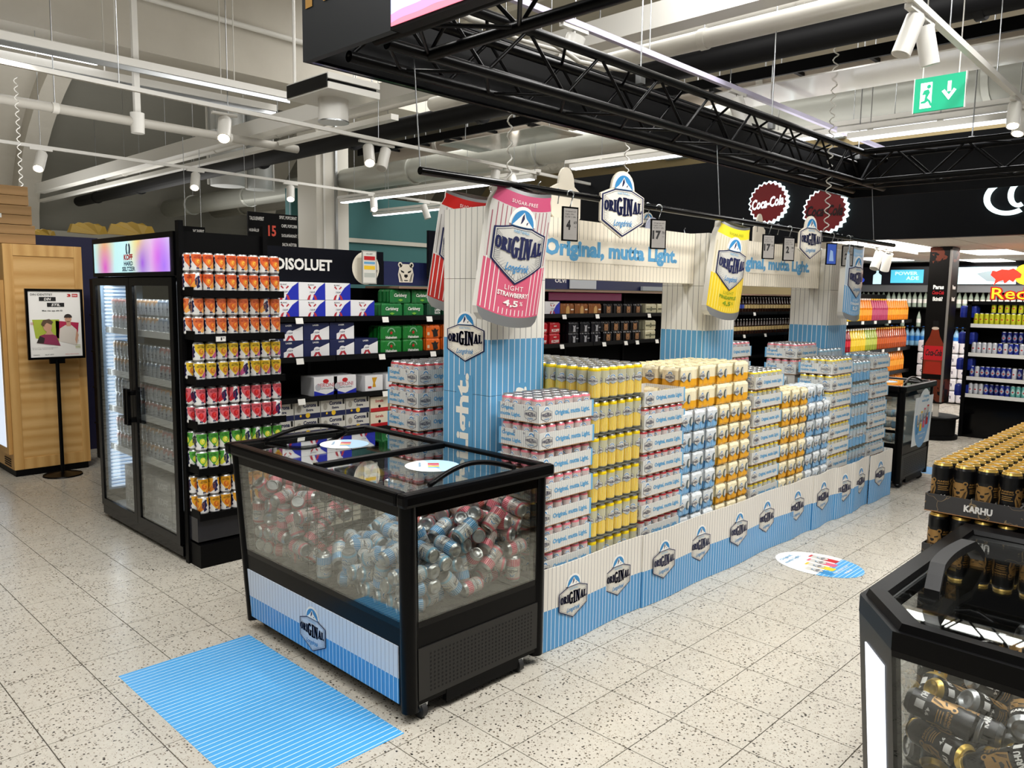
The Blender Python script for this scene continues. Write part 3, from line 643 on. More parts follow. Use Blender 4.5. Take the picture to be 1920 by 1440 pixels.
# shrink-wrapped six packs
def pack_mesh(name, nx, ny, h, top, low, split=.42, r=.0335, hole=True, bdg=True, lines=None, toplines=None):
    b = MB(); pts = []
    def lob(ox, oy, ax, ay, n_, cnt):
        pass
    P = .065; W_, D_ = nx*P, ny*P; out = []
    def side(a, bb, cnt):
        a = Vector(a); bb = Vector(bb); d = (bb-a)/cnt; nrm = Vector((d.y, -d.x)).normalized()
        for i in range(cnt):
            for j in range(5):
                t_ = (j+.5)/5; s_ = math.sin(t_*PI); out.append(a+d*(i+t_)-nrm*(.010*(1-s_)))
    side((0, 0), (W_, 0), nx); side((W_, 0), (W_, D_), ny); side((W_, D_), (0, D_), nx); side((0, D_), (0, 0), ny)
    c = Vector((W_/2, D_/2)); n_ = len(out)
    lv = [(0, .93), (.012, 1.), (split*h, 1.), (h*.86, 1.), (h*.97, .93), (h, .80)]
    mt = M_stripes(name+'_top', 'n', .0105, top, toplines or top, frac=.2, rough=.28) if toplines else mat(name+'_top', top, .28)
    ml = M_stripes(name+'_low', 'n', .0105, low, lines, frac=.25, rough=.28) if lines else mat(name+'_low', low, .28)
    for q in range(5):
        (z0, s0), (z1, s1) = lv[q], lv[q+1]; vs = [(c.x+(p.x-c.x)*s0, c.y+(p.y-c.y)*s0, z0) for p in out]+[(c.x+(p.x-c.x)*s1, c.y+(p.y-c.y)*s1, z1) for p in out]
        b.mesh(vs, [(i, (i+1) % n_, n_+(i+1) % n_, n_+i) for i in range(n_)], ml if q < 2 else mt, True)
    b.face([(c.x+(p.x-c.x)*.8, c.y+(p.y-c.y)*.8, h) for p in out], mt)
    for i in range(nx):
        for j in range(ny): b.ring([(.021, h-.001), (.022, h+.0035), (.019, h+.0035), (.0185, h)], mt, 10, ((i+.5)*P, (j+.5)*P, 0), caps=False)
    if bdg:
        f = plane_map((0, -.0015, 0), (1, 0, 0), (0, 0, 1)); b.art(xf(bsm, .052, .04, P*.55, h*.5), f, None, .0004)
        g_ = lambda u, v, e=0: Vector((-.0015-e, D_-u, v)); b.art(xf(bsm, .062, .048, D_/2, h*.5), g_, None, .0004)
        if hole: b.art([A_ell(P*1.5, h*.52, .017, .027, mat('window_shadow', '4a5a5e', .4), 0, 12), A_ell(P*1.5+.006, h*.52, .009, .022, silver, 1, 10)], f, None, .0004)
    return b.data(name)
PY = pack_mesh('pack_yellow', 2, 3, .118, 'efe5c4', 'e6a626', toplines='e0d3a8')
PB = pack_mesh('pack_blue', 2, 3, .118, 'dde2e4', '4a93c9', lines='cfe2ee', toplines='c6cfd4')
PY2 = pack_mesh('pack_yellow_side', 3, 2, .118, 'efe5c4', 'e6a626', toplines='e0d3a8')
def six(loc, me, lab, rz=0): 
    o = tag(obj('six_pack', me, None, loc), lab, 'six pack'); return o
def stack_packs(x0, y, z0, n_, me, colr, who, rows=1, cnt=3):
    for k in range(n_):
        for i in range(cnt):
            j_ = random.uniform(-.006, .006)
            pos_ = 'top layer' if k == n_-1 else ORD[n_-1-k]+' layer down'
            six((x0+i*.138+j_*.6, y+j_, z0+k*.122), me, '%s six pack, %s of %s, %s' % (colr, pos_, who, ['left', 'middle', 'right'][i]))
stack_packs(3.795, Y0, .04, 8, PB, 'blue and white', 'the near blue pack stack')
stack_packs(4.215, Y0, .04, 8, PY, 'yellow', 'the near yellow pack stack')
stack_packs(5.05, Y0, .06, 8, PY, 'yellow', 'the far yellow pack stack')
stack_packs(5.46, Y0, .06, 7, PB, 'blue and white', 'the far blue pack stack', cnt=3)
for i in range(2): six((5.46+i*.16, Y0+.01, .06+7*.122), PB, 'blue and white six pack lying highest on the far blue stack, %s' % ['left', 'right'][i])
for lay in range(2):
    for i in range(4):
        for j in range(3 if lay else 2):
            x = 3.80+lay*.03+i*.205; y = Y0+.02+lay*.02+j*.137
            six((x, y, 1.018+lay*.122), PY2, 'yellow six pack in the %s crosswise layer, %s column, %s row' % (['lower', 'upper'][lay], ORD[i], ['front', 'second', 'third'][j]))
for i in range(3):
    for j in range(1, 3): six((5.05+i*.138, Y0+.2*j, .06+7*.122), PY, 'yellow six pack on top of the far yellow stack, %s row, %s' % (['', 'second', 'third'][j], ['left', 'middle', 'right'][i])); six((5.46+i*.138, Y0+.2*j, .06+6*.122), PB, 'blue six pack on the far blue stack, %s row, %s' % (['', 'second', 'third'][j], ['left', 'middle', 'right'][i]))
b = MB(); b.box(3.80, 2.80, .05, 4.55, 3.2, .99, mat('plain_card', 'cfcac0', .8)); tag(b.build('storage_carton'), 'large plain carton filling the middle of the display', 'carton')
b = MB(); b.box(4.97, 2.78, .05, 5.9, 2.97, .93, mat('plain_card', 'cfcac0', .8)); tag(b.build('storage_carton'), 'large plain carton behind the yellow tray stack', 'carton')
for i in range(8): six((4.95+.14*i, 2.74, .935), PB, 'pale blue six pack on the second row behind the yellow trays, %s from left' % ORD[i])
# cardboard fence
def fence(xa, xb, ya, yb, lab, logos, h=.4, lean=0.):
    t = thing('fence_panel', lab, 'cardboard fence', (0, 0, 0)); b = MB(); n_ = 6
    for i in range(n_):
        f0, f1 = i/n_, (i+1)/n_; q = lambda f: (xa+(xb-xa)*f, ya+(yb-ya)*f-.008*math.sin(f*PI*2))
        (x0, y0), (x1, y1) = q(f0), q(f1)
        b.hexa([(x0, y0, .002), (x1, y1, .002), (x1, y1+.005, .002), (x0, y0+.005, .002)], [(x0, y0+lean, h), (x1, y1+lean, h), (x1, y1+.005+lean, h), (x0, y0+.005+lean, h)], fenm)
    b.build('board', t)
    for lx in logos:
        f = (lx-xa)/(xb-xa); Y = ya+(yb-ya)*f-.008*math.sin(f*PI*2)
        b = MB(); b.art(xf(bfull, .212, .160), plane_map((lx, Y-.002+lean*.55, .215), (1, (yb-ya)/(xb-xa), 0), (0, 0, 1)), None, .0006); b.build('badge', t)
    return t
FX = [(2.625, 3.41, 2.325, 2.325, [2.826, 3.204], 'nearest striped fence panel beside the glass cooler'), (3.405, 4.205, 2.318, 2.31, [3.589, 3.988], 'striped fence panel before the emptied tray stack'),
      (4.20, 5.02, 2.312, 2.31, [4.411, 4.808], 'striped fence panel before the yellow trays in the middle'), (5.015, 5.50, 2.31, 2.30, [5.229], 'short striped fence panel before the far yellow packs'),
      (5.48, 5.88, 2.295, 2.30, [5.636], 'striped fence panel before the far blue packs'), (5.86, 6.17, 2.30, 2.27, [6.006], 'bent loose striped fence panel, buckled outwards'),
      (6.16, 6.55, 2.285, 2.30, [6.344], 'striped fence panel before the tall blue cans'), (6.54, 7.02, 2.285, 2.28, [6.733], 'last striped fence panel at the far corner')]
for xa, xb, ya, yb, lg, lab in FX: fence(xa, xb, ya, yb, lab, lg)
b = MB(); b.box(7.03, 2.29, .002, 7.035, 3.5, .4, M_stripes('fence_print_y', 'y', .0265, 'e2ded6', '86868a', '4f93c8', 'dfeaf2', .20, .1)); tag(b.build('fence_panel'), 'striped fence panel closing the far end of the display', 'cardboard fence')
b = MB(); b.box(2.60, 2.33, .002, 2.605, 3.5, .4, MATS['fence_print_y']); tag(b.build('fence_panel'), 'striped fence panel on the near end behind the glass cooler', 'cardboard fence')
# columns and headers
CX = [2.62, 4.57, 6.53]
for i, cx in enumerate(CX):
    t = thing('display_column', ['striped cardboard column nearest the glass cooler', 'striped cardboard column in the middle of the display', 'striped cardboard column at the far end of the display'][i], 'column', (cx, 2.695, 0))
    for k, (z0, z1) in enumerate(((.002, .33), (.332, 1.168), (1.17, 1.73), (1.732, 2.07))):
        b = MB(); b.box(0, 0, z0, .385, .335, z1, colm); b.build('box', t)
    # badge on the left face
    if i == 0:
        b = MB(); b.art(xf(bcream, .272, .182), lambda u, v, e=0: Vector((-.001-e, .17-u, 1.43+v)), None, .0008); b.build('badge', t)
        b = MB()
        # upright slogans on the faces
        fl_ = lambda u, v, e=0: Vector((-.001-e, .175+v, .73+u))
        b.art([A_rect(-.53, -.06, .53, .06, mat('slog', '5f9fc9', .45), 0), A_text('mutta Light.', .06, .0, .96, .12, mat('slogan_cream', 'f3efe2', .45), 1, .035)], fl_, None, .0008)
        b.build('slogan', t)
    b = MB(); fr = lambda u, v, e=0: Vector((.22-v, -.001-e, .8+u))
    b.art([A_rect(-.3, -.045, .42, .045, mat('slog', '5f9fc9', .45), 0), A_text('maistuis!', .07, .0, .66, .08, mat('slogan_cream', 'f3efe2', .45), 1, .035)], fr, None, .0008); b.build('slogan', t)
for i, (xa, xb) in enumerate(((CX[0]+.386, CX[1]-.001), (CX[1]+.386, CX[2]-.001))):
    t = thing('header_board', ['cream header board between the first and second column', 'cream header board between the second and third column'][i], 'sign', (xa, 2.79, 0)); W_ = xb-xa
    b = MB(); b.box(0, 0, 1.745, W_, .09, 2.065, headm); b.build('board', t)
    b = MB(); f = plane_map((W_/2, -.001, 1.9), (1, 0, 0), (0, 0, 1))
    b.art([A_rect(-W_/2+.06, -.062, W_/2-.19, .062, offwhite, 0), A_text('Original, mutta Light.', -.06, 0, W_-.30, .115, lightblue2, 1, .05)], f, None, .001); b.build('slogan', t)
# rail on wires with what hangs on it
t = thing('hanging_rail', 'long thin black rail hung from the truss above the display', 'rail'); b = MB(); b.rod((2.1, 2.58, 2.155), (7.6, 2.58, 2.15), .017, blackgloss, 12); b.build('bar', t)
for x in (2.1, 4.5, 7.1): b = MB(); b.rod((x, 2.58, 2.17), (x, 2.62, 2.6), .003, steel, 5); b.build('wire', t)
def hook(b, z0=-.03, r=.018):
    b.tube([(r*math.cos(a)*1., 0, z0+.055+r*math.sin(a)) for a in [PI*1.1-PI*1.35*i/10 for i in range(11)]]+[(0, 0, z0)], .0035, steel, 5)
def price(x, y, txt, small, lab, face=None, rz=0.):
    t = thing('price_card', lab, 'price card', (x, y, 2.09), rz-.45); t.scale = (1.12, 1, 1.08); b = MB(); hook(b, .0); b.build('hook', t)
    b = MB(); b.bbox(-.045, -.004, -.155, .045, .004, .0, blackgloss, .0015); b.build('frame', t)
    b = MB(); f = plane_map((0, -.0045, -.078), (1, 0, 0), (0, 0, 1))
    if face == 'blue': b.art([A_rect(-.038, -.07, .038, .07, mat('card_blue', '3f62c8', .3), 0), A_poly([(-.02, -.05), (.02, -.05), (.01, .02), (-.012, .03)], mat('card_pale', 'a8c8f4', .3), 1)], f, None, .0005)
    else:
        b.art([A_rect(-.038, -.07, .038, .07, mat('card_grey', '8f8b86', .5), 0), A_text('Original LD', 0, .056, .06, .008, blk, 1, .0), A_text('Light 24x', -.005, .044, .05, .008, blk, 1, 0), A_text('0,33 l tlk', 0, .032, .06, .008, blk, 1, 0), A_text(txt, -.011, -.004, .03*len(txt)*.8, .045, blk, 1, .05), A_text(small, .027, .008, .017, .014, blk, 1, .02), A_text('kpl', .027, -.012, .01, .006, blk, 1, 0), A_rect(-.008, -.05, .012, -.047, mat('card_line', '8a8580', .5), 1)], f, None, .0005)
    b.build('card', t); return t
price(3.03, 2.56, '4', '69', 'price card reading 4,69 beside the pink hanging can', rz=.25)
price(3.80, 2.56, '17', '70', 'price card reading 17,70 over the first header board')
price(5.13, 2.56, '17', '70', 'price card reading 17,70 right of the yellow hanging can')
price(5.44, 2.56, '2', '99', 'price card reading 2,99 left of the small round badge')
price(6.18, 2.56, '', '', 'blue picture card on the rail before the third column', 'blue')
price(6.50, 2.56, '2', '99', 'last price card on the rail, left of the blue hanging can', rz=-.2)
for i, x in enumerate((2.96, 3.72, 5.0, 5.3, 6.05, 6.33, 6.42, 6.62)):
    b = MB(); hook(b, .0); o = b.build('hook'); o.location = (x, 2.58, 2.1); o.rotation_euler = (0, 0, .3*(-1)**i); tag(o, 'bare steel hook on the black rail, %s from the left' % ORD[i], 'hook')
# big cut-out cans (thick printed boards shaped like cans)
def bigcan(loc, rz, tilt, low, band, top, line, flav, fl2, pct, lab, h=.63, w=.325, tc=white, rt_=None):
    t = thing('hanging_can_sign', lab, 'can sign', loc, rz); t.rotation_euler = (0, tilt, rz); b = MB()
    pr = [(.40, 0), (.43, .015), (.47, .03), (.5, .075), (.5, .80), (.485, .86), (.44, .93), (.445, .965), (.44, .99)]
    lowm, topm, linem, bandm = mat('sign_'+low, low, .3), mat('sign_'+top, top, .35, .1), mat('sign_'+line, line, .35), mat('sign_'+band, band, .3)
    def at(u, v, e=0):   # bulging front
        return Vector((u*w, -.02-.045*math.sqrt(max(0, 1-(u*1.9)**2))-e, -h+v*h+.0+(-.03*(1-(2*u)**2) if v < .5 else -.03*(1-(2*u)**2)*1.)))
    NS = 16
    for i in range(len(pr)-1):
        (a0, v0), (a1, v1) = pr[i], pr[i+1]; sub = 6 if v1-v0 > .4 else 1
        for s_ in range(sub):
            va, vb = v0+(v1-v0)*s_/sub, v0+(v1-v0)*(s_+1)/sub; aa, ab = a0+(a1-a0)*s_/sub, a0+(a1-a0)*(s_+1)/sub
            mm = lidm if (vb <= .08 or va >= .96) else (lowm if vb <= .44 else (bandm if va >= .86 else topm))
            vs = [at(-aa+2*aa*k/NS, va) for k in range(NS+1)]+[at(-ab+2*ab*k/NS, vb) for k in range(NS+1)]
            b.mesh(vs, [(k, k+1, NS+2+k, NS+1+k) for k in range(NS)], mm, True)
    out = [(-a, v) for a, v in pr]+[(a, v) for a, v in pr[::-1]]
    fr_ = lambda u, v: at(u, v); bk = lambda u, v: Vector((u*w, .012, -h+v*h-.03*(1-(2*u)**2)))
    for i in range(len(out)):
        p, q = out[i], out[(i+1) % len(out)]; b.face([fr_(*p), bk(*p), bk(*q), fr_(*q)], whitemetal)
    b.face([bk(*p) for p in out], whitemetal); b.build('body', t)
    k = w/h; b = MB(); ln = []
    for i in range(-7, 8):
        u = i*.066; hi = .855 if abs(u) < .43 else .78
        ln.append(A_rect(u-.006, .45, u+.006, hi, linem, 0)); 
        ln.append(A_rect(u-.006, .085, u+.006, .45 if abs(u) > .2 else .13, white if low != 'e8c72c' else mat('sign_paleyellow', 'f6e88a', .3), 0))
    rf = []
    for v_, f_, m_, l_ in ln:  # cut the long stripes so that they follow the bulge
        (x0, y0), (x1, y1) = v_[0], v_[2]; c_ = 4; vs = [(x, y0+(y1-y0)*j/c_) for j in range(c_+1) for x in (x0, x1)]
        rf.append((vs, [(2*j, 2*j+1, 2*j+3, 2*j+2) for j in range(c_)], m_, l_))
    b.art(rf, at, None, .0007); b.build('stripes', t)
    b = MB(); b.art(xf(bfull, .84, .42, 0, .555, 1), at, .06, .0012); b.build('badge', t)
    b = MB(); tt = rt_ or tc
    b.art([A_text(flav, 0, .285, .30, .035, tt, 1, .0, 0, 0, 1.2), A_text(fl2, 0, .235, .5, .035, tt, 1, .03), A_text(pct, -.02, .17, .24, .055, tt, 1, .03), A_text('%', .15, .178, .05, .03, tt, 1, .01), A_text('SUGAR-FREE', 0, .905, .42, .026, tt, 1, .0, 0, 0, 1.1)], at, .06, .0015); b.build('lettering', t)
    b = MB(); b.tube([(.1, 0, -.03), (.1, 0, .0), (.09, 0, .03), (.1, 0, .045)], .0035, steel, 5); b.build('hook', t)
    return t
bigcan((2.72, 2.60, 2.16), -.30, .14, 'd65f7c', 'c9557a', 'd8d5cf', 'a85a6c', 'LIGHT', 'STRAWBERRY', '4,5', 'large pink can shaped sign hanging before the first column')
bigcan((4.685, 2.60, 2.14), -.30, .13, 'e8c72c', 'f0dc30', 'e4dcc6', 'c9bd92', 'LIGHT', 'PINEAPPLE', '4,5', 'large yellow can shaped sign hanging before the second column', h=.6, w=.285, rt_=mat('sign_green_text', '7e9a1e', .4))
bigcan((6.63, 2.58, 2.11), -.12, .02, '6ea6d2', '9ec4e4', 'cfdbe6', '9fb4cc', 'LIGHT', 'ORIGINAL', '5,5', 'large pale blue can shaped sign hanging before the third column', h=.60, w=.275)
bigcan((3.13, 3.36, 2.225), -.6, .14, 'c22a24', 'c4201c', 'd9d6d2', '8f8b86', 'LIGHT', 'RED', '4,5', 'large red can shaped sign partly hidden behind the first column', h=.66, w=.37)
bigcan((5.35, 3.45, 2.16), -.3, .1, 'e8c72c', 'f0dc30', 'e4dcc6', 'c9bd92', 'LIGHT', 'PINEAPPLE', '4,5', 'yellow can sign just peeping over the first header board', h=.36, w=.26, rt_=MATS['sign_green_text'])
# round-topped badges standing on the headers
def standbadge(loc, s, lab, rz=0, plain=False):
    t = thing('badge_sign', lab, 'badge sign', loc, rz); out = [(-.5, -.26), (0, -.58), (.5, -.26), (.5, .29), (.27, .40)]+ell(0, .44, .26, .34, 10, .1, PI-.1)+[(-.27, .40), (-.5, .29)]
    b = MB(); pm = mat('badge_back', 'ddd5c4', .6); b.prism(out, lambda u, v: (u*s*.89, 0, v*s*.69), lambda u, v: (u*s*.89, .012, v*s*.69), pm if plain else offwhite, pm, pm); b.build('board', t)
    if not plain: b = MB(); b.art(xf(bcream, s*.85, s*.66), plane_map((0, -.001, 0), (1, 0, 0), (0, 0, 1)), None, .001); b.build('badge', t)
    return t
standbadge((3.44, 2.545, 2.11), .37, 'hexagonal badge sign on the rail over the first header board', -.12)
standbadge((3.40, 2.9, 2.16), .37, 'plain cream back of a badge sign behind the first one', .2, True)
standbadge((5.76, 2.545, 2.08), .34, 'hexagonal badge sign on the rail over the second header board', -.12)
standbadge((5.76, 2.95, 2.12), .34, 'plain grey back of a badge sign behind the second one', .2, True)
standbadge((5.2, 3.6, 2.2), .2, 'small badge sign peeping over the first header board beside the yellow can', -.3)
# ------------------------------------------------------------------ glass chest coolers
glassc = M_glass('coated_glass', (.93, .94, .92), .10, .010); glasst = M_glass('lid_glass', (.95, .96, .96), .09, .008); glassd = M_glass('door_glass', (.92, .94, .95), .10, .02)
cool_in = mat('cooler_liner', '2b2c2a', .5); wheelm = mat('caster_rubber', '1c1c1d', .6)
panp = M_stripes('cooler_print', 'y', .0265, 'ccd6e4', '8d97a8', '4691cf', 'cfe4f2', .172, .1, .35, lowfrac=.12)
perf = mat('vent_hole', '020202', .9)
def chest(x0, x1, y0, y1, tx0, tx1, ty0, ty1, lab, side, wgt=None, prints=True):
    """chest cooler: bottom rectangle x0..x1, y0..y1, rim rectangle tx0..tx1, ty0..ty1"""
    t = thing('chest_cooler', lab, 'cooler', ((x0+x1)/2, (y0+y1)/2, 0)); ox, oy = (x0+x1)/2, (y0+y1)/2
    ZB, ZR = .065, .862
    def P(fx, fy, z):
        f = (z-ZB)/(ZR-ZB); a0 = x0+(tx0-x0+.03)*f; a1 = x1+(tx1-x1-.03)*f; b0 = y0+(ty0-y0+.03)*f; b1 = y1+(ty1-y1-.03)*f
        return Vector((a0+(a1-a0)*fx-ox, b0+(b1-b0)*fy-oy, z))
    def wall(b, e, f0, f1, z0, z1, m, th=.012, out=0.):
        ins = {'f': Vector((1, 0, 0)), 'r': Vector((0, 1, 0)), 'b': Vector((-1, 0, 0)), 'l': Vector((0, -1, 0))}[e]
        g = {'f': lambda q, z: P(0, q, z), 'b': lambda q, z: P(1, q, z), 'r': lambda q, z: P(q, 0, z), 'l': lambda q, z: P(q, 1, z)}[e]
        c = [g(f0, z0), g(f1, z0), g(f1, z1), g(f0, z1)]; o_ = ins*-out
        b.hexa([c[0]+o_, c[1]+o_, c[1]+ins*th, c[0]+ins*th], [c[3]+o_, c[2]+o_, c[2]+ins*th, c[3]+ins*th], m)
    b = MB()   # lower casing, posts
    for e in 'frbl': wall(b, e, 0, 1, ZB, .375, black, .02)
    lo = [P(.02, .02, ZB), P(.98, .02, ZB), P(.98, .98, ZB), P(.02, .98, ZB)]
    b.face(lo[::-1], black); b.face([P(.0, .0, .375), P(1, 0, .375), P(1, 1, .375), P(0, 1, .375)], cool_in)
    b.build('casing', t)
    for fx, fy in ((0, 0), (1, 0), (1, 1), (0, 1)):
        b = MB(); a = P(fx, fy, ZB-.02); c = P(fx, fy, ZR); sx = 1 if fx == 0 else -1; sy = 1 if fy == 0 else -1
        d = Vector((sx*.022, sy*.022, 0)); b.rod(a+d, c+d, .034, black, 16); b.build('corner_post', t)
    b = MB()   # black printed borders of the glass
    for e in 'frbl': wall(b, e, 0, 1, .375, .40, blackgloss, .012); wall(b, e, 0, 1, .815, ZR, blackgloss, .012)
    for e, wv in (('f', .035), ('b', .035), ('r', .07), ('l', .07)):
        wall(b, e, 0, wv, .375, ZR, blackgloss, .011); wall(b, e, 1-wv, 1, .375, ZR, blackgloss, .011)
    b.build('glass_border', t)
    for e, wv in (('f', .035), ('b', .035), ('r', .07), ('l', .07)): b = MB(); wall(b, e, wv, 1-wv, .40, .815, glassc, .006); b.build('side_glass', t)
    # rim
    R = lambda x, y: (x-ox, y-oy); (a0, b0), (a1, b1) = R(tx0, ty0), R(tx1, ty1); b = MB(); W_ = .055
    for (p0, q0, p1, q1) in ((a0, b0, a1, b0+W_), (a0, b1-W_, a1, b1), (a0, b0+W_, a0+W_, b1-W_), (a1-W_, b0+W_, a1, b1-W_)): b.bbox(p0, q0, ZR-.002, p1, q1, .915, black, .014)
    b.build('rim', t)
    mid = (b0+b1)/2-.02; b = MB(); b.bbox(a0+W_, mid-.018, .893, a1-W_, mid+.018, .918, black, .005); b.build('centre_bar', t)
    for s_, (q0, q1) in enumerate(((b0+W_, mid-.018), (mid+.018, b1-W_))):
        b = MB(); b.box(a0+W_-.01, q0, .9, a1-W_+.01, q1, .905, glasst); l_ = b.build('lid_glass', t)
        b = MB(); yy = q0+.02 if s_ == 0 else q1-.02
        b.tube([((a0+a1)/2+(-.24+.48*i/14), yy+(.075 if s_ == 0 else -.075)*math.sin(PI*i/14)*.3, .912+.05*math.sin(PI*i/14)) for i in range(15)], .011, black, 8); b.build('lid_handle', t)
        b = MB(); b.art([A_ell(0, 0, .12, .12, mat('sticker_blue', 'a9cdea', .4), 0, 28), A_poly(ell(0, 0, .12, .12, 16, .3, PI+.3), mat('sticker_white', 'f4f2ee', .4), 1)]+[A_rect(-.05+.026*i, -.03, -.03+.026*i, .02, mm, 2) for i, mm in enumerate((lightblue, yellowm, pinkm, redm))]+[A_text('Alkuperäinen', .02, .055, .09, .02, lightblue, 2, .01)], plane_map(((a0+a1)/2+.02, (q0+q1)/2, .9052), (math.cos(.9), math.sin(.9), 0), (-math.sin(.9), math.cos(.9), 0)), None, .0004); b.build('sticker', l_)
    # vent panel and casters on the short sides
    for e, fy in (('r', 0), ('l', 1)):
        b = MB(); wall(b, e, .06, .97, .085, .295, mat('vent_metal', '121110', .45), .0, .006)
        out = Vector((0, -1, 0)) if e == 'r' else Vector((0, 1, 0))
        b.build('vent_panel', t); b = MB()
        for i in range(30):
            for j in range(10):
                p = P(.14+.026*i, fy, .112+.0165*j)+out*.0066; r_ = .0052
                b.face([p+Vector((r_*math.cos(k*PI/3), 0, r_*math.sin(k*PI/3))) for k in range(6)], perf)
        tag(b.build('vent_holes', t), kind='stuff')
        b = MB(); wall(b, e, .25, .8, .03, .085, blackmat, .02, .002); b.build('skid', t)
    for fx in (.1, .82):
        for fy in (.02, .97):
            p = P(fx, fy, 0); b = MB(); b.rod((p.x-.012, p.y, .034), (p.x+.012, p.y, .034), .034, wheelm, 18); b.rod((p.x-.016, p.y, .034), (p.x+.016, p.y, .034), .012, steel, 10); b.hexa([(p.x-.02, p.y-.02, .05), (p.x+.02, p.y-.02, .05), (p.x+.02, p.y+.02, .05), (p.x-.02, p.y+.02, .05)], [(p.x-.025, p.y-.025, .09), (p.x+.025, p.y-.025, .09), (p.x+.025, p.y+.025, .09), (p.x-.025, p.y+.025, .09)], steel); b.build('caster', t)
    if prints:
        b = MB(); wall(b, 'f', .045, .985, .07, .302, panp, .0, .004); b.build('print_panel', t)
        p = P(0, .52, .17); b = MB(); b.art(xf(badge(2, mat('badge_cool', 'c6d2e2', .4)), .21, .15), lambda u, v, e=0: p+Vector((-.0055-e, -u, v-.005)), None, .0006); b.build('badge', t)
    return t
c1 = chest(1.795, 2.555, 2.27, 3.54, 1.76, 2.60, 2.25, 3.68, 'big black glass chest cooler of loose cans in front of the display', 'f')
b = MB()
wire = mat('basket_wire', '3a3b3b', .4, .5)
for (yb) in (2.985, 3.05):
    for i in range(15): b.rod((1.84+i*.048, yb, .378), (1.84+i*.048, yb, .78), .0018, wire, 4, False)
    for k in range(9): b.rod((1.83, yb, .40+k*.047), (2.52, yb, .40+k*.047), .0018, wire, 4, False)
tag(b.build('wire_divider'), 'thin wire dividers standing inside the big glass chest cooler', 'divider')
HEAP = {}
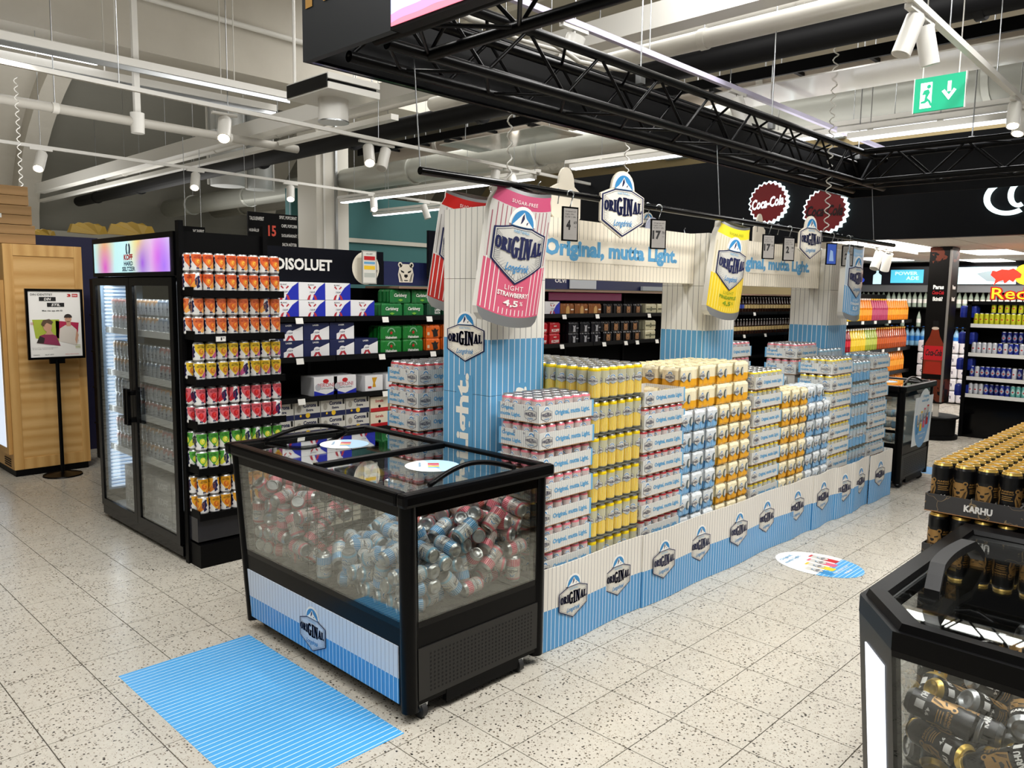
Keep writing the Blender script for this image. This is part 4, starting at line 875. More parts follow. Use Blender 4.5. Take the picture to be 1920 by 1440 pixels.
HEAP["A"] = """1.878,2.364,0.432,0.44,0.32,-0.63,-0.55;1.882,2.514,0.432,0.71,-0.28,-0.65,0.03;1.895,2.648,0.432,0.1,-0.7,0.1,0.7;1.875,2.763,0.433,0.69,0.6,0.38,0.14;1.845,2.928,0.458,0,-0.73,0.68,-0;2,2.383,0.432,0.21,0.7,-0.1,-0.68;2.185,2.347,0.433,0.48,0.47,0.53,0.52;2.322,2.398,0.433,0.33,0.6,-0.38,-0.62;2.435,2.343,0.458,0,-1,-0.01,0;1.875,2.356,0.497,0.37,0.53,-0.48,-0.6;1.884,2.433,0.432,0.3,-0.71,-0.01,0.64;1.877,2.586,0.437,0.05,0.63,-0.25,-0.74;1.856,2.748,0.52,0.01,-0.11,-0.11,0.99;1.972,2.371,0.497,0.11,-0.04,0.69,0.72;1.994,2.668,0.497,0.57,0.19,-0.68,-0.42;1.958,2.937,0.461,0.39,0.39,0.19,0.81;2.151,2.375,0.518,0.74,-0.08,-0.09,-0.66;2.201,2.438,0.458,0.49,0.06,0.87,0.08;2.342,2.375,0.495,0.25,0.71,-0.31,0.58;2.442,2.343,0.548,0.71,-0.05,0.71,-0.05;1.873,2.405,0.542,0.63,-0.23,0.7,-0.25;1.873,2.453,0.497,0.69,0.19,-0.65,-0.26;1.874,2.685,0.49,0.68,-0.34,-0.6,0.26;2.065,2.342,0.481,0.79,0.18,-0.3,-0.5;1.924,2.806,0.432,0.7,-0.42,-0.57,-0.12;1.91,2.907,0.501,0.41,-0.43,-0.22,-0.77;2.141,2.386,0.608,0.72,0.45,0.42,-0.31;2.167,2.937,0.507,0.03,-0.61,0.02,-0.79;2.297,2.342,0.531,0.76,0.23,0.37,0.48;2.468,2.406,0.57,0.2,-0.76,-0.6,-0.16;2.44,2.409,0.433,0.14,0.7,0.09,0.69;1.871,2.342,0.561,0.51,-0.49,0.49,-0.51;1.851,2.514,0.525,0.86,0.12,-0.13,0.47;1.876,2.617,0.496,0.4,0.47,-0.46,-0.64;1.926,2.739,0.514,0.92,0.31,-0.13,-0.21;2.083,2.376,0.548,0.32,0.45,-0.45,0.7;1.962,2.501,0.494,0.51,-0.79,0.21,0.27;2.02,2.661,0.563,0.04,-0.43,-0.65,-0.63;1.948,2.842,0.485,0.34,0.16,0.83,0.41;2.076,2.372,0.627,0.76,-0.64,-0.08,-0.08;2.186,2.81,0.52,0.4,-0.73,-0.46,0.32;2.215,2.374,0.54,0,0.12,0.91,0.4;2.367,2.762,0.6,0.81,0.37,-0.46,-0.02;2.292,2.938,0.518,0.1,0.4,0.04,0.91;1.869,2.377,0.618,0.24,0.45,0.39,-0.77;1.914,2.499,0.548,0.44,-0.61,-0.5,-0.43;1.932,2.621,0.557,0.68,0.73,-0.03,0.02;1.932,2.786,0.562,0.63,-0.04,0.77,-0.1;1.965,2.37,0.561,0.22,-0.24,-0.65,-0.69;2.022,2.497,0.543,0.25,-0.07,-0.8,-0.54;2.094,2.658,0.551,0.64,0.7,-0.08,-0.31;2.085,2.784,0.533,0.7,0.47,-0.32,0.43;2.057,2.907,0.543,0.58,-0.69,-0.34,-0.26;2.195,2.426,0.615,0.78,-0.2,-0.37,-0.45;2.089,2.491,0.574,0.75,0.63,0.09,0.19;2.157,2.868,0.547,0.4,-0.7,-0.47,0.36;2.291,2.421,0.572,0,-0.74,-0.5,0.45;2.344,2.83,0.601,0.06,-0.04,0.97,0.24;2.253,2.877,0.528,0.32,-0.22,0.35,0.85;2.393,2.376,0.613,0.54,0.66,-0.23,0.47;2.467,2.837,0.614,0.25,-0.33,-0.72,-0.55;2.407,2.913,0.563,0.35,0.89,-0.2,-0.23;1.875,2.475,0.614,0.42,0.5,0.38,0.65;1.867,2.577,0.583,0.53,-0.81,-0.15,0.19;1.96,2.371,0.631,0.47,0.53,0.53,-0.47;1.97,2.49,0.583,0.43,-0.42,0.5,0.62;2.054,2.581,0.597,0.23,0.09,-0.95,0.17;2.011,2.789,0.503,0.48,-0.33,0.58,0.56;1.987,2.906,0.55,0.68,-0.61,-0.19,-0.36;2.238,2.376,0.646,0.54,0.66,0.18,-0.49;2.171,2.737,0.583,0.16,0.34,-0.5,0.78;2.146,2.937,0.569,0.28,-0.7,-0.36,0.55;2.293,2.361,0.607,0.03,0.44,0.22,0.87;2.327,2.519,0.609,0.59,-0.58,0.22,-0.52;2.311,2.653,0.586,0.34,0.5,-0,0.8;2.271,2.774,0.571,0.12,0.08,0.31,0.94;2.274,2.872,0.603,0.67,0.53,-0.47,-0.24;2.365,2.375,0.672,0.11,0.17,-0.7,-0.69;2.434,2.706,0.599,0.06,0.84,0.21,0.5;2.43,2.82,0.675,0.74,0.29,0.43,0.44;2.366,2.905,0.613,0.57,0.59,-0.1,0.57;2.027,2.372,0.583,0.59,0.69,0.33,-0.27;1.995,2.579,0.625,0.19,0.26,-0.03,0.95;2.025,2.785,0.566,0.66,0.75,-0.01,-0.08;2.147,2.343,0.687,0.52,-0.07,-0.85,0.04;2.18,2.578,0.556,0.4,0.57,-0.7,0.19;2.102,2.77,0.609,0.42,-0.31,-0.67,-0.53;2.141,2.885,0.608,0.27,0.73,-0.34,-0.52;2.311,2.342,0.702,0.39,-0.3,-0.86,0.14;2.287,2.572,0.632,0.6,0.58,0.08,-0.55;2.266,2.701,0.619,0.58,-0.69,0.33,-0.28;2.212,2.776,0.617,0.17,0.22,-0.66,-0.69;2.26,2.938,0.623,0.41,0.3,-0.85,-0.14;2.443,2.38,0.661,0.51,0.37,0.71,-0.3;2.381,2.474,0.638,0.96,-0.15,0.17,-0.17;2.436,2.642,0.624,0.56,0.52,-0.39,-0.52;2.435,2.753,0.647,0.59,0.21,0.78,0.11;2.452,2.908,0.667,0.37,-0.48,-0.57,-0.56;2.162,2.546,0.613,0.69,0.24,0.52,0.44;2.125,2.64,0.605,0.55,0.76,0.27,-0.21;2.267,2.397,0.713,0.43,-0.75,0.39,-0.31;2.323,2.501,0.671,0.55,0.83,0.04,-0.09;2.306,2.665,0.657,0.55,-0.05,-0.65,0.52;2.314,2.768,0.669,0.64,0.02,-0.76,0.1;2.467,2.372,0.721,0.57,0.67,0.36,-0.31;2.436,2.549,0.674,0.74,0.2,0.58,0.28;2.437,2.614,0.684,0.41,0.56,-0.29,-0.66;2.031,2.495,0.647,0.2,0.26,0.95,0.03;2.052,2.69,0.62,0.62,0.7,-0.2,0.29;2.127,2.476,0.663,0.07,-0.55,-0.07,-0.83;2.179,2.623,0.644,0.38,-0.79,-0.06,-0.48;2.235,2.47,0.677,0.43,-0.48,0.75,0.15;2.345,2.617,0.694,0.52,0.82,0.2,-0.16;2.415,2.704,0.695,0.48,-0.47,-0.1,0.74;2.412,2.527,0.731,0.66,0.33,0.51,0.44;2.446,2.46,0.744,0.6,-0.13,0.19,-0.77"""
HEAP["C"] = """1.897,3.179,0.432,0.3,0.44,-0.56,-0.64;1.876,3.302,0.432,0.71,0.53,0.47,0.04;1.876,3.473,0.432,0.61,0.51,-0.49,-0.37;1.928,3.225,0.467,0.22,0.71,0.55,0.38;1.878,3.405,0.432,0.59,-0.22,-0.67,0.39;1.871,3.468,0.497,0.68,0.18,0.69,0.16;2.019,3.103,0.453,0.14,-0.54,0.09,-0.83;1.91,3.108,0.463,0.28,0.72,-0.56,-0.28;1.845,3.497,0.588,0,0.56,0.83,-0;1.844,3.128,0.492,0.31,0.31,-0.64,0.63;1.957,3.355,0.459,0.33,0.06,0.46,0.82;1.875,3.433,0.568,0.66,-0.58,0.47,-0.03;1.911,3.103,0.553,0.62,-0.3,0.27,-0.67;1.907,3.313,0.498,0.11,0.07,0.71,-0.69;1.879,3.401,0.509,0.22,0.59,0.22,0.74;2.003,3.136,0.519,0.87,0.22,-0.4,0.21;1.968,3.287,0.592,0.38,0.6,0.61,0.36;1.938,3.423,0.605,0.65,-0.4,-0.13,0.64;1.962,3.226,0.563,0.11,0.56,-0.67,-0.48;1.845,3.285,0.518,0.53,-0.45,-0.47,-0.54;1.884,3.333,0.579,0.04,-0.55,-0.06,0.83;2.45,3.177,0.611,0.07,-0.09,0.83,0.55;2.353,3.465,0.618,0.45,-0.89,-0.03,0.1;1.904,3.198,0.58,0.7,-0.63,-0.25,0.21;1.876,3.375,0.636,0.73,-0.3,-0.58,0.19;2.082,3.467,0.651,0.23,0.23,-0.48,-0.82;2.203,3.437,0.638,0.37,-0.52,-0.48,0.6;2.442,3.169,0.684,0.43,0.57,0.43,0.57;2.467,3.472,0.612,0.5,0.5,0.5,-0.5;1.844,3.167,0.592,0.24,0.87,-0.42,0.12;1.844,3.264,0.607,0.9,0.04,0.02,-0.44;1.876,3.33,0.683,0.5,0.39,0.51,0.58;2.075,3.135,0.622,0.62,-0.44,0.39,0.51;1.992,3.348,0.602,0.51,-0.29,0.78,-0.22;2.216,3.134,0.676,0.67,0.19,-0.67,0.24;2.223,3.222,0.643,0.64,0.29,0.64,0.32;2.195,3.497,0.666,0.38,0.34,0.15,0.85;2.352,3.132,0.668,0.47,-0.41,-0.52,-0.59;2.313,3.252,0.673,0.27,-0.53,0.42,0.69;2.291,3.453,0.637,0.58,0.49,-0.32,0.57;2.434,3.102,0.693,0.29,-0.47,-0.16,0.82;2.467,3.265,0.66,0.9,0.37,-0.09,0.22;2.435,3.497,0.669,0.56,-0,-0.83,0;1.87,3.103,0.644,0.71,0.04,-0.71,-0.04;1.895,3.218,0.661,0.89,0.33,-0.3,0.1;1.844,3.408,0.706,0.91,0.42,0.01,-0.01;1.996,3.103,0.631,0.12,-0.87,-0.28,0.38;1.966,3.388,0.679,0.59,0.27,0.75,-0.1;2.161,3.175,0.69,0.54,0.28,-0.8,0.03;2.223,3.296,0.662,0.2,-0.48,-0.79,-0.33;2.146,3.493,0.713,0.16,0.89,-0.3,-0.31;2.314,3.193,0.727,0.29,-0.33,-0.81,0.38;2.371,3.281,0.661,0.45,-0.04,-0.56,-0.69;2.321,3.464,0.696,0.72,0.43,-0.31,0.45;2.405,3.299,0.718,0.45,0.17,-0.46,-0.75;2.404,3.49,0.726,0.31,-0.63,-0.54,0.47;1.963,3.256,0.681,0.67,-0.66,-0.33,-0.05;1.88,3.497,0.694,0.82,-0.17,-0.29,0.47;2.106,3.238,0.66,0.83,-0.13,-0.41,-0.37;1.987,3.496,0.707,0.81,-0.17,0.49,-0.26;2.144,3.104,0.734,0.36,-0.63,-0.53,0.43;2.156,3.365,0.657,0.33,0.35,0.29,0.82;2.115,3.413,0.695,0.19,0.51,0.31,0.78;2.259,3.232,0.736,0.44,0.62,-0.64,-0.12;2.289,3.356,0.646,0.07,0.92,-0.39,-0.05;2.308,3.338,0.737,0.74,0.67,-0.02,-0.07;2.394,3.391,0.666,0.04,-0.75,-0.25,-0.61;1.916,3.466,0.745,0.73,-0.49,-0.02,-0.48;2.053,3.126,0.717,0.12,-0.8,-0.51,-0.28;2.066,3.202,0.716,0.67,0.34,0.49,0.44;1.996,3.423,0.735,0.63,0.39,0.66,0.08;2.157,3.277,0.686,0.43,0.28,0.45,-0.73;2.131,3.354,0.719,0.44,0.63,-0.62,-0.15;2.271,3.102,0.709,0.1,0.47,-0.05,-0.87;2.24,3.352,0.732,0.45,-0.22,-0.31,-0.8;2.219,3.421,0.708,0.8,-0.45,-0.15,0.37;2.438,3.353,0.702,0.38,0.16,0.89,-0.22;2.025,3.262,0.734,0.87,0.16,0.12,-0.44;2.098,3.266,0.761,0.65,0.43,-0.12,0.61;2.106,3.455,0.747,0.49,0.42,0.16,0.75;2.185,3.279,0.75,0.75,0.56,-0.12,0.33;2.011,3.342,0.726,0.34,0.51,-0.36,-0.71"""
HEAP["K"] = """2.045,0.233,0.252,0.7,-0.61,-0.36,-0.1;1.993,0.587,0.252,0.71,-0,0.71,0;2.242,0.531,0.252,0.44,-0.31,-0.64,-0.55;2.426,0.551,0.252,0.46,0.69,0.14,0.54;2.643,0.514,0.252,0.28,0.63,-0.33,-0.65;1.99,0.137,0.283,0.69,0.28,0.47,0.47;1.933,0.497,0.283,0.29,0.45,-0.71,0.46;2.31,0.531,0.252,0.69,0.64,0.31,-0.16;1.943,0.254,0.252,0.28,0.19,-0.68,0.65;2.031,0.36,0.252,0.7,-0.04,-0.71,-0.05;2.426,0.505,0.304,0.8,-0.18,0.55,-0.14;1.971,0.238,0.317,0.68,-0.48,0.52,0.2;2.032,0.533,0.297,0.49,0.85,0.03,0.2;2.341,0.549,0.317,0.38,0.71,-0.02,-0.6;2.57,0.587,0.256,0,0.69,-0,-0.72;1.932,0.19,0.382,0.28,-0.33,-0.68,-0.59;1.989,0.409,0.302,0.46,0.48,0.62,0.41;2.2,0.588,0.32,0.08,-0.68,-0.08,0.72;2.396,0.524,0.359,0.46,-0.68,0.05,-0.57;2.588,0.588,0.41,0.89,0.05,-0.43,-0.1;1.998,0.188,0.369,0.61,0.75,-0.19,0.17;2.167,0.531,0.289,0.74,-0.13,0.53,-0.38;2.102,0.534,0.371,0.16,0.52,-0.45,0.71;2.533,0.534,0.342,0.85,-0.49,-0.07,0.18;2.651,0.553,0.311,0.69,0.5,-0.45,-0.26;1.977,0.189,0.432,0.33,-0.16,-0.64,-0.68;1.995,0.516,0.354,0.86,-0.43,-0.08,-0.28;2.707,0.533,0.355,0.24,0.5,0.75,-0.36;1.932,0.311,0.368,0,0.97,-0.22,0;1.933,0.494,0.381,0.7,-0.72,0.02,0.02;2.216,0.481,0.378,0.57,-0.4,-0.61,-0.37;2.001,0.353,0.355,0.29,0.85,0.24,0.36;2.277,0.503,0.402,0.5,-0.87,-0,-0;2.392,0.503,0.422,0.47,-0.26,0.72,-0.44;2.65,0.505,0.396,0.59,-0.24,0.6,-0.49;2.014,0.133,0.485,0.38,0.48,-0.24,-0.75;2.008,0.463,0.397,0.2,-0.54,0.75,-0.32;2.237,0.554,0.437,0.62,-0.57,0.42,-0.33;2.496,0.535,0.415,0.03,-0.45,0.7,-0.56;1.975,0.307,0.485,0.86,0.38,-0.35,0.03;2.118,0.53,0.437,0.03,-0.36,0.64,0.68;2.708,0.266,0.546,0.41,-0.14,0.29,0.85;2.05,0.394,0.51,0.81,0.08,0.57,-0.12;1.933,0.53,0.466,0.36,-0.52,0.63,0.44;2.275,0.453,0.519,0.05,0.52,0.25,-0.81;2.341,0.392,0.523,0.15,0.21,-0.19,0.95;2.707,0.132,0.55,0,0.33,-0.94,0;2.66,0.417,0.516,0.7,-0.05,0.42,-0.57;2.057,0.185,0.51,0.39,-0.01,0.9,0.17;2.008,0.532,0.482,0.13,-0.38,-0.77,-0.5;2.287,0.54,0.492,0.75,-0.34,0.55,0.13;2.426,0.372,0.508,0.47,-0.07,-0.55,-0.69;2.579,0.232,0.529,0.2,-0.55,0.72,0.37;2.611,0.553,0.463,0.32,0.55,0.69,0.34;2.066,0.318,0.513,0.51,0.26,-0.53,-0.63;2.082,0.443,0.556,0.83,0.4,-0.32,-0.2;2.215,0.588,0.501,0.38,0.48,-0.76,-0.24;2.476,0.385,0.548,0.68,-0.57,0.09,0.45;2.643,0.229,0.515,0.8,0.54,-0.1,0.24;2.002,0.281,0.551,0.34,0.82,0.16,0.44;2.099,0.527,0.559,0.87,-0.09,0.48,-0.01;2.214,0.241,0.509,0.12,-0.42,-0.65,0.62;2.146,0.531,0.506,0.09,-0.45,0.5,0.74;2.332,0.188,0.52,0.03,-0.46,0.61,0.64;2.566,0.404,0.592,0.29,-0.78,0.13,-0.54;2.636,0.27,0.569,0.78,0.54,0.17,0.25;2.568,0.424,0.52,0.74,0.64,0.17,-0.13;1.933,0.235,0.581,0.18,0.62,-0.73,0.21;1.986,0.587,0.524,0.53,-0.46,-0.58,0.42;2.144,0.189,0.556,0.21,0.35,-0.57,0.71;2.19,0.484,0.565,0.15,0.35,0.72,0.58;2.368,0.301,0.556,0.75,0.34,0.48,0.29;2.438,0.556,0.5,0.19,0.53,0.43,0.71;2.627,0.215,0.645,0.65,0.69,-0.29,-0.14;2.708,0.485,0.547,0.92,0.33,-0.07,0.2;2.077,0.294,0.591,0.62,0.58,-0.41,0.33;1.932,0.508,0.57,0.34,-0.27,-0.56,-0.7;2.194,0.132,0.618,0.16,0.83,0.29,0.45;2.219,0.587,0.587,0.39,0.45,-0.77,-0.22;2.344,0.241,0.567,0.47,0.68,0.48,0.31;2.447,0.5,0.535,0.26,-0.55,-0.26,0.75;2.537,0.132,0.555,0.33,-0.04,0.01,-0.94;2.652,0.587,0.504,0.23,-0.47,-0.13,0.84;1.953,0.177,0.629,0.12,-0.18,0.31,0.93;2.01,0.498,0.598,0.53,-0.28,0.68,0.41;2.185,0.289,0.554,0.37,-0.32,-0.81,-0.33;2.332,0.507,0.566,0.12,0.08,0.71,-0.69;2.472,0.169,0.545,0.49,-0.67,0.54,-0.15;2.566,0.532,0.571,0.66,0.38,0.58,-0.29;2.626,0.316,0.62,0.36,0.06,0.78,0.51;2.652,0.588,0.58,0.42,0.46,0.74,0.26;2.043,0.133,0.604,0.91,0.08,-0.35,-0.2;1.966,0.531,0.633,0.74,0.62,-0.13,-0.2;2.177,0.198,0.633,0.56,-0.39,0.47,-0.56;2.394,0.428,0.615,0.51,-0.06,-0.64,-0.58;2.472,0.234,0.574,0.53,-0.12,-0.49,0.69;2.478,0.535,0.586,0.16,-0.61,0.43,0.65;2.563,0.342,0.628,0.1,0.7,0.61,-0.35;2.662,0.522,0.576,0.15,-0.78,-0.57,0.22;1.971,0.373,0.56,0.86,0.08,0.26,0.42;2.096,0.471,0.629,0.66,-0.62,0.28,0.32;2.205,0.357,0.578,0.61,0.46,0.59,0.26;2.225,0.525,0.622,0.44,-0.02,0.83,-0.33;2.367,0.258,0.627,0.44,-0.48,0.56,0.51;2.51,0.439,0.67,0.78,-0.13,0.26,-0.56;2.609,0.316,0.688,0.33,-0.74,0.02,-0.59;2.626,0.457,0.646,0.34,-0.66,-0.43,0.5;2.001,0.262,0.617,0.04,-0.04,0.47,0.88;1.933,0.352,0.645,0.48,-0.87,-0.09,-0.05;2.202,0.309,0.623,0.63,0.27,-0.7,-0.17;2.227,0.445,0.615,0.42,0.03,0.86,-0.3;2.43,0.306,0.662,0.66,0.65,0.36,-0.12;2.513,0.25,0.627,0.39,-0.43,0.44,0.68;2.707,0.189,0.687,0.73,-0.56,0.23,0.3;2.559,0.524,0.642,0.31,-0.67,0.4,-0.55;2.194,0.368,0.648,0.67,-0.32,0.65,-0.19;2.036,0.505,0.66,0.59,0.68,-0.33,0.29;2.126,0.254,0.659,0.65,-0.33,0.61,-0.32;2.302,0.443,0.644,0.38,0.83,-0.13,0.39;2.369,0.132,0.615,0.88,0.05,0.45,0.1;2.395,0.536,0.617,0.15,0.31,-0.56,-0.75"""

def heap(key, pick, lab, grp, z=0., r=PROF33, meshes=CANS, cen=.057, s=''):
    for k, line in enumerate(HEAP[key].split(';')):
        x, y, zz, qw, qx, qy, qz = map(float, line.split(','))
        if key == 'K' and y-.53 > (x-2.02)*.8-.02: continue
        q = Quaternion((qw, qx, qy, qz)).normalized(); kind = pick(x, y, zz, k)
        o = bpy.data.objects.new('loose_can', meshes[kind] if isinstance(kind, str) else kind); C.objects.link(o); o.rotation_mode = 'QUATERNION'; o.rotation_quaternion = q
        o.location = Vector((x, y, zz))+q @ Vector((0, 0, -cen)); nm, g_ = lab(kind)
        if key == 'K': zz_ = 'low' if zz < .42 else ('midway' if zz < .56 else 'high'); wh = 'against the front pane' if x < 2.04 else ('by the left pane' if y > .47 else 'amid the heap')
        else: zz_ = 'low' if zz < .52 else ('midway' if zz < .64 else 'high'); wh = 'against the long pane' if x < 1.93 else ('by the short pane' if y < 2.42 else ('by the divider' if 2.88 < y < 3.16 else 'amid the heap'))
        nm = nm.replace(' inside the big glass chest cooler', ' of the big cooler').replace(' inside the big glass cooler', ' of the big cooler').replace(' in the right front cooler', ' in the right cooler')
        nm = nm.replace('loose ', '')+', %s %s' % (zz_, wh); tag(o, nm, 'drink can', 'loose cans: '+nm)
random.seed(11)
heap('A', lambda x, y, z, k: ('blue' if x < 2.19+random.uniform(-.05, .05) else ('pink' if random.random() < .8 else 'red')), lambda k: ({'blue': 'loose blue can in the front heap inside the big glass chest cooler', 'pink': 'loose pink can in the right heap inside the big glass chest cooler', 'red': 'loose dark red can in the right heap inside the big glass cooler'}[k], 'loose %s cans in the front and right heap of the big cooler' % k), '')
heap('C', lambda x, y, z, k: ('yellow' if z > .68 and x > 2.1 and random.random() < .7 else ('pink' if random.random() < .75 else 'red')), lambda k: ({'yellow': 'loose yellow can topping the left heap of the big cooler', 'pink': 'loose pink can in the left heap inside the big glass chest cooler', 'red': 'loose dark red can in the left heap inside the big glass cooler'}[k], 'loose %s cans in the left heap of the big cooler' % k), '')
chest(7.27, 8.02, 2.30, 3.54, 7.22, 8.08, 2.27, 3.62, 'far black chest cooler with an oval can poster at the end of the display', 'r', prints=False)
# poster on the far cooler
t = thing('oval_poster', 'oval poster with four small cans on the side of the far cooler', 'poster', (7.67, 2.272, .60)); b = MB()
f = lambda u, v, e=0: Vector((u, -.004-e-.055*(v+.3)*.6, v))
pw = mat('poster_pale', 'e3ebf1', .4); pb = mat('poster_blue', '6fa9dc', .4)
def fourcans(s, l=2):
    it = []
    for i, mm in enumerate((sky, yellowm, pinkm, redm)):
        x = -.105+.07*i; y = -.05+.02*i
        it += [A_rect(x-.026, y-.07, x+.026, y+.01, mm, l), A_rect(x-.026, y+.01, x+.026, y+.075, silver, l), A_rect(x-.022, y+.075, x+.022, y+.088, mm if i else whitemetal, l)]+xf(badge(0), .044, .05, x, y+.01, l)
    return xf(it, s)
b.art([A_rect(-.24, -.24, .25, .20, pw, 0), A_ell(0, 0, .2, .27, pb, 1, 30), A_poly(ell(0, 0, .2, .27, 20, .15, PI-.15), pw, 2)]+fourcans(1.15, 3)+[A_text('Original,', .03, .20, .16, .03, lightblue, 4, .02), A_text('mutta Light.', .03, .16, .2, .03, lightblue, 4, .02), A_text('Nyt myös uusi', 0, -.14, .2, .022, white, 4, .01), A_text('maku!', 0, -.18, .09, .02, white, 4, .01)], f, None, .0008); b.build('print', t)
for i in range(26):
    pass
random.seed(5)
for i in range(22):
    o = obj('loose_can', CANS['blue'], None, (7.34+random.uniform(0, .05), 2.42+.09*(i % 8), .44+.11*(i//8))); o.rotation_euler = (PI/2+random.uniform(-.2, .2), random.uniform(0, 6), random.uniform(-.3, .3)); tag(o, 'loose blue can inside the far chest cooler, %s row, %s from its near corner' % (['lowest', 'middle', 'top'][i//8], ORD[i % 8]), 'drink can', 'loose blue cans in the far cooler')
# mats and stickers on the floor
b = MB(); b.box(1.15, 2.243, 0, 1.752, 3.452, .0012, M_stripes('floor_mat_print', 'y', .0268, '4aa0dc', 'c9e6f2', frac=.13, rough=.35)); tag(b.build('floor_mat'), 'blue striped floor sticker in front of the big glass cooler', 'floor sticker')
t = thing('floor_sticker', 'oval floor sticker with four cans beside the striped fence', 'floor sticker', (4.80, 1.95, 0), 0)
b = MB(); f = plane_map((0, 0, .0008), (math.cos(.0), math.sin(.0), 0), (-math.sin(.0), math.cos(.0), 0))
fm = lambda u, v, e=0: Vector((v*.98, -u*.9, .0008+e)) if False else Vector((u, v, .0008+e))
stw = mat('sticker_white', 'f4f2ee', .4); stb = M_stripes('sticker_stripes', 'y', .026, '4aa0dc', 'c9e6f2', frac=.15, rough=.35)
b.art([A_ell(0, 0, .21, .27, stb, 0, 36), A_poly(ell(0, 0, .21, .27, 24, -.25, PI-.25+.5), stw, 1)], fm, None, .0005)
b.art([(v_, f_, m_, l_) for v_, f_, m_, l_ in fourcans(1.15, 2)]+[A_text('Original,', -.03, .20, .15, .03, lightblue, 3, .02), A_text('mutta Light.', -.03, .155, .2, .03, lightblue, 3, .02), A_text('Nyt myös uusi', .0, -.14, .2, .024, white, 3, .01), A_text('maku!', 0, -.18, .1, .024, white, 3, .01)], fm, None, .0005); b.build('print', t)
b = MB(); b.box(8.15, 2.05, 0, 8.5, 2.9, .001, mat('sticker_sky', '6aa9e0', .4)); tag(b.build('floor_mat'), 'small blue floor sticker behind the far cooler', 'floor sticker')
b = MB(); b.ring([(.0001, 0), (.22, 0), (.22, .001)], mat('sticker_yellow', 'd8c96a', .5), 24, (8.0, 1.65, 0)); tag(b.build('floor_sticker'), 'yellow round floor sticker on the far aisle behind the gold-topped cans', 'floor sticker')

# ------------------------------------------------------------------ black can cooler at the right front
bearp = mat('bear_gold', 'a8814a', .35, .35)
def bear(cx, cy, s, m=None, l=1):
    m = m or bearp
    return xf([A_poly([(-.42, -.5), (-.5, -.1), (-.42, .25), (-.2, .42), (.2, .42), (.42, .25), (.5, -.1), (.42, -.5)], m, 0), A_ell(-.36, .38, .14, .14, m, 0, 10), A_ell(.36, .38, .14, .14, m, 0, 10), A_ell(-.36, .38, .07, .07, blk, 1, 8), A_ell(.36, .38, .07, .07, blk, 1, 8),
        A_poly([(-.34, .12), (-.12, .04), (-.12, -.04), (-.3, .02)], blk, 1), A_poly([(.34, .12), (.12, .04), (.12, -.04), (.3, .02)], blk, 1), A_poly([(-.12, -.2), (0, -.28), (.12, -.2), (.1, -.1), (-.1, -.1)], blk, 1), A_poly([(-.14, -.38), (.14, -.38), (.1, -.43), (-.1, -.43)], blk, 1)]
        +[A_poly([(s_*(.2+.05*k), -.46), (s_*(.34+.04*k), -.1+.05*k), (s_*(.36+.04*k), -.1+.05*k), (s_*(.23+.05*k), -.46)], blk, 1) for k in range(3) for s_ in (-1, 1)], s, s, cx, cy, l)
slv = mat('sleeve_black', '0c0c0e', .3, .2)
kart = []
for k in range(2):
    kart.append(([A_rect(-.028, -.0, .028, .075, blk, 0)]+bear(0, .04, .058)+[A_text('KARHU', 0, -.008, .046, .015, white, 2, .05)], k*PI+.5, .045, 1.))
    kart.append(([A_text('PUHDAS', 0, .06, .035, .006, goldp, 1, .02), A_text('KARHUN OLUT', 0, .052, .04, .005, goldp, 1, .02), A_rect(-.016, .03, .018, .032, goldp, 1), A_rect(-.016, .036, .012, .038, goldp, 1), A_rect(-.016, .042, .015, .044, goldp, 1), A_text('4,6', 0, .01, .02, .01, white, 1, .03), A_rect(-.02, -.02, .0, .0, white, 1)], k*PI+.5+PI/2, .045, 1.))
KAR = can_mesh('can_black', PROF50, slv, goldlid, kart, 20); KAR2 = can_mesh('can_black_silver', PROF50, slv, lidm, kart, 20)
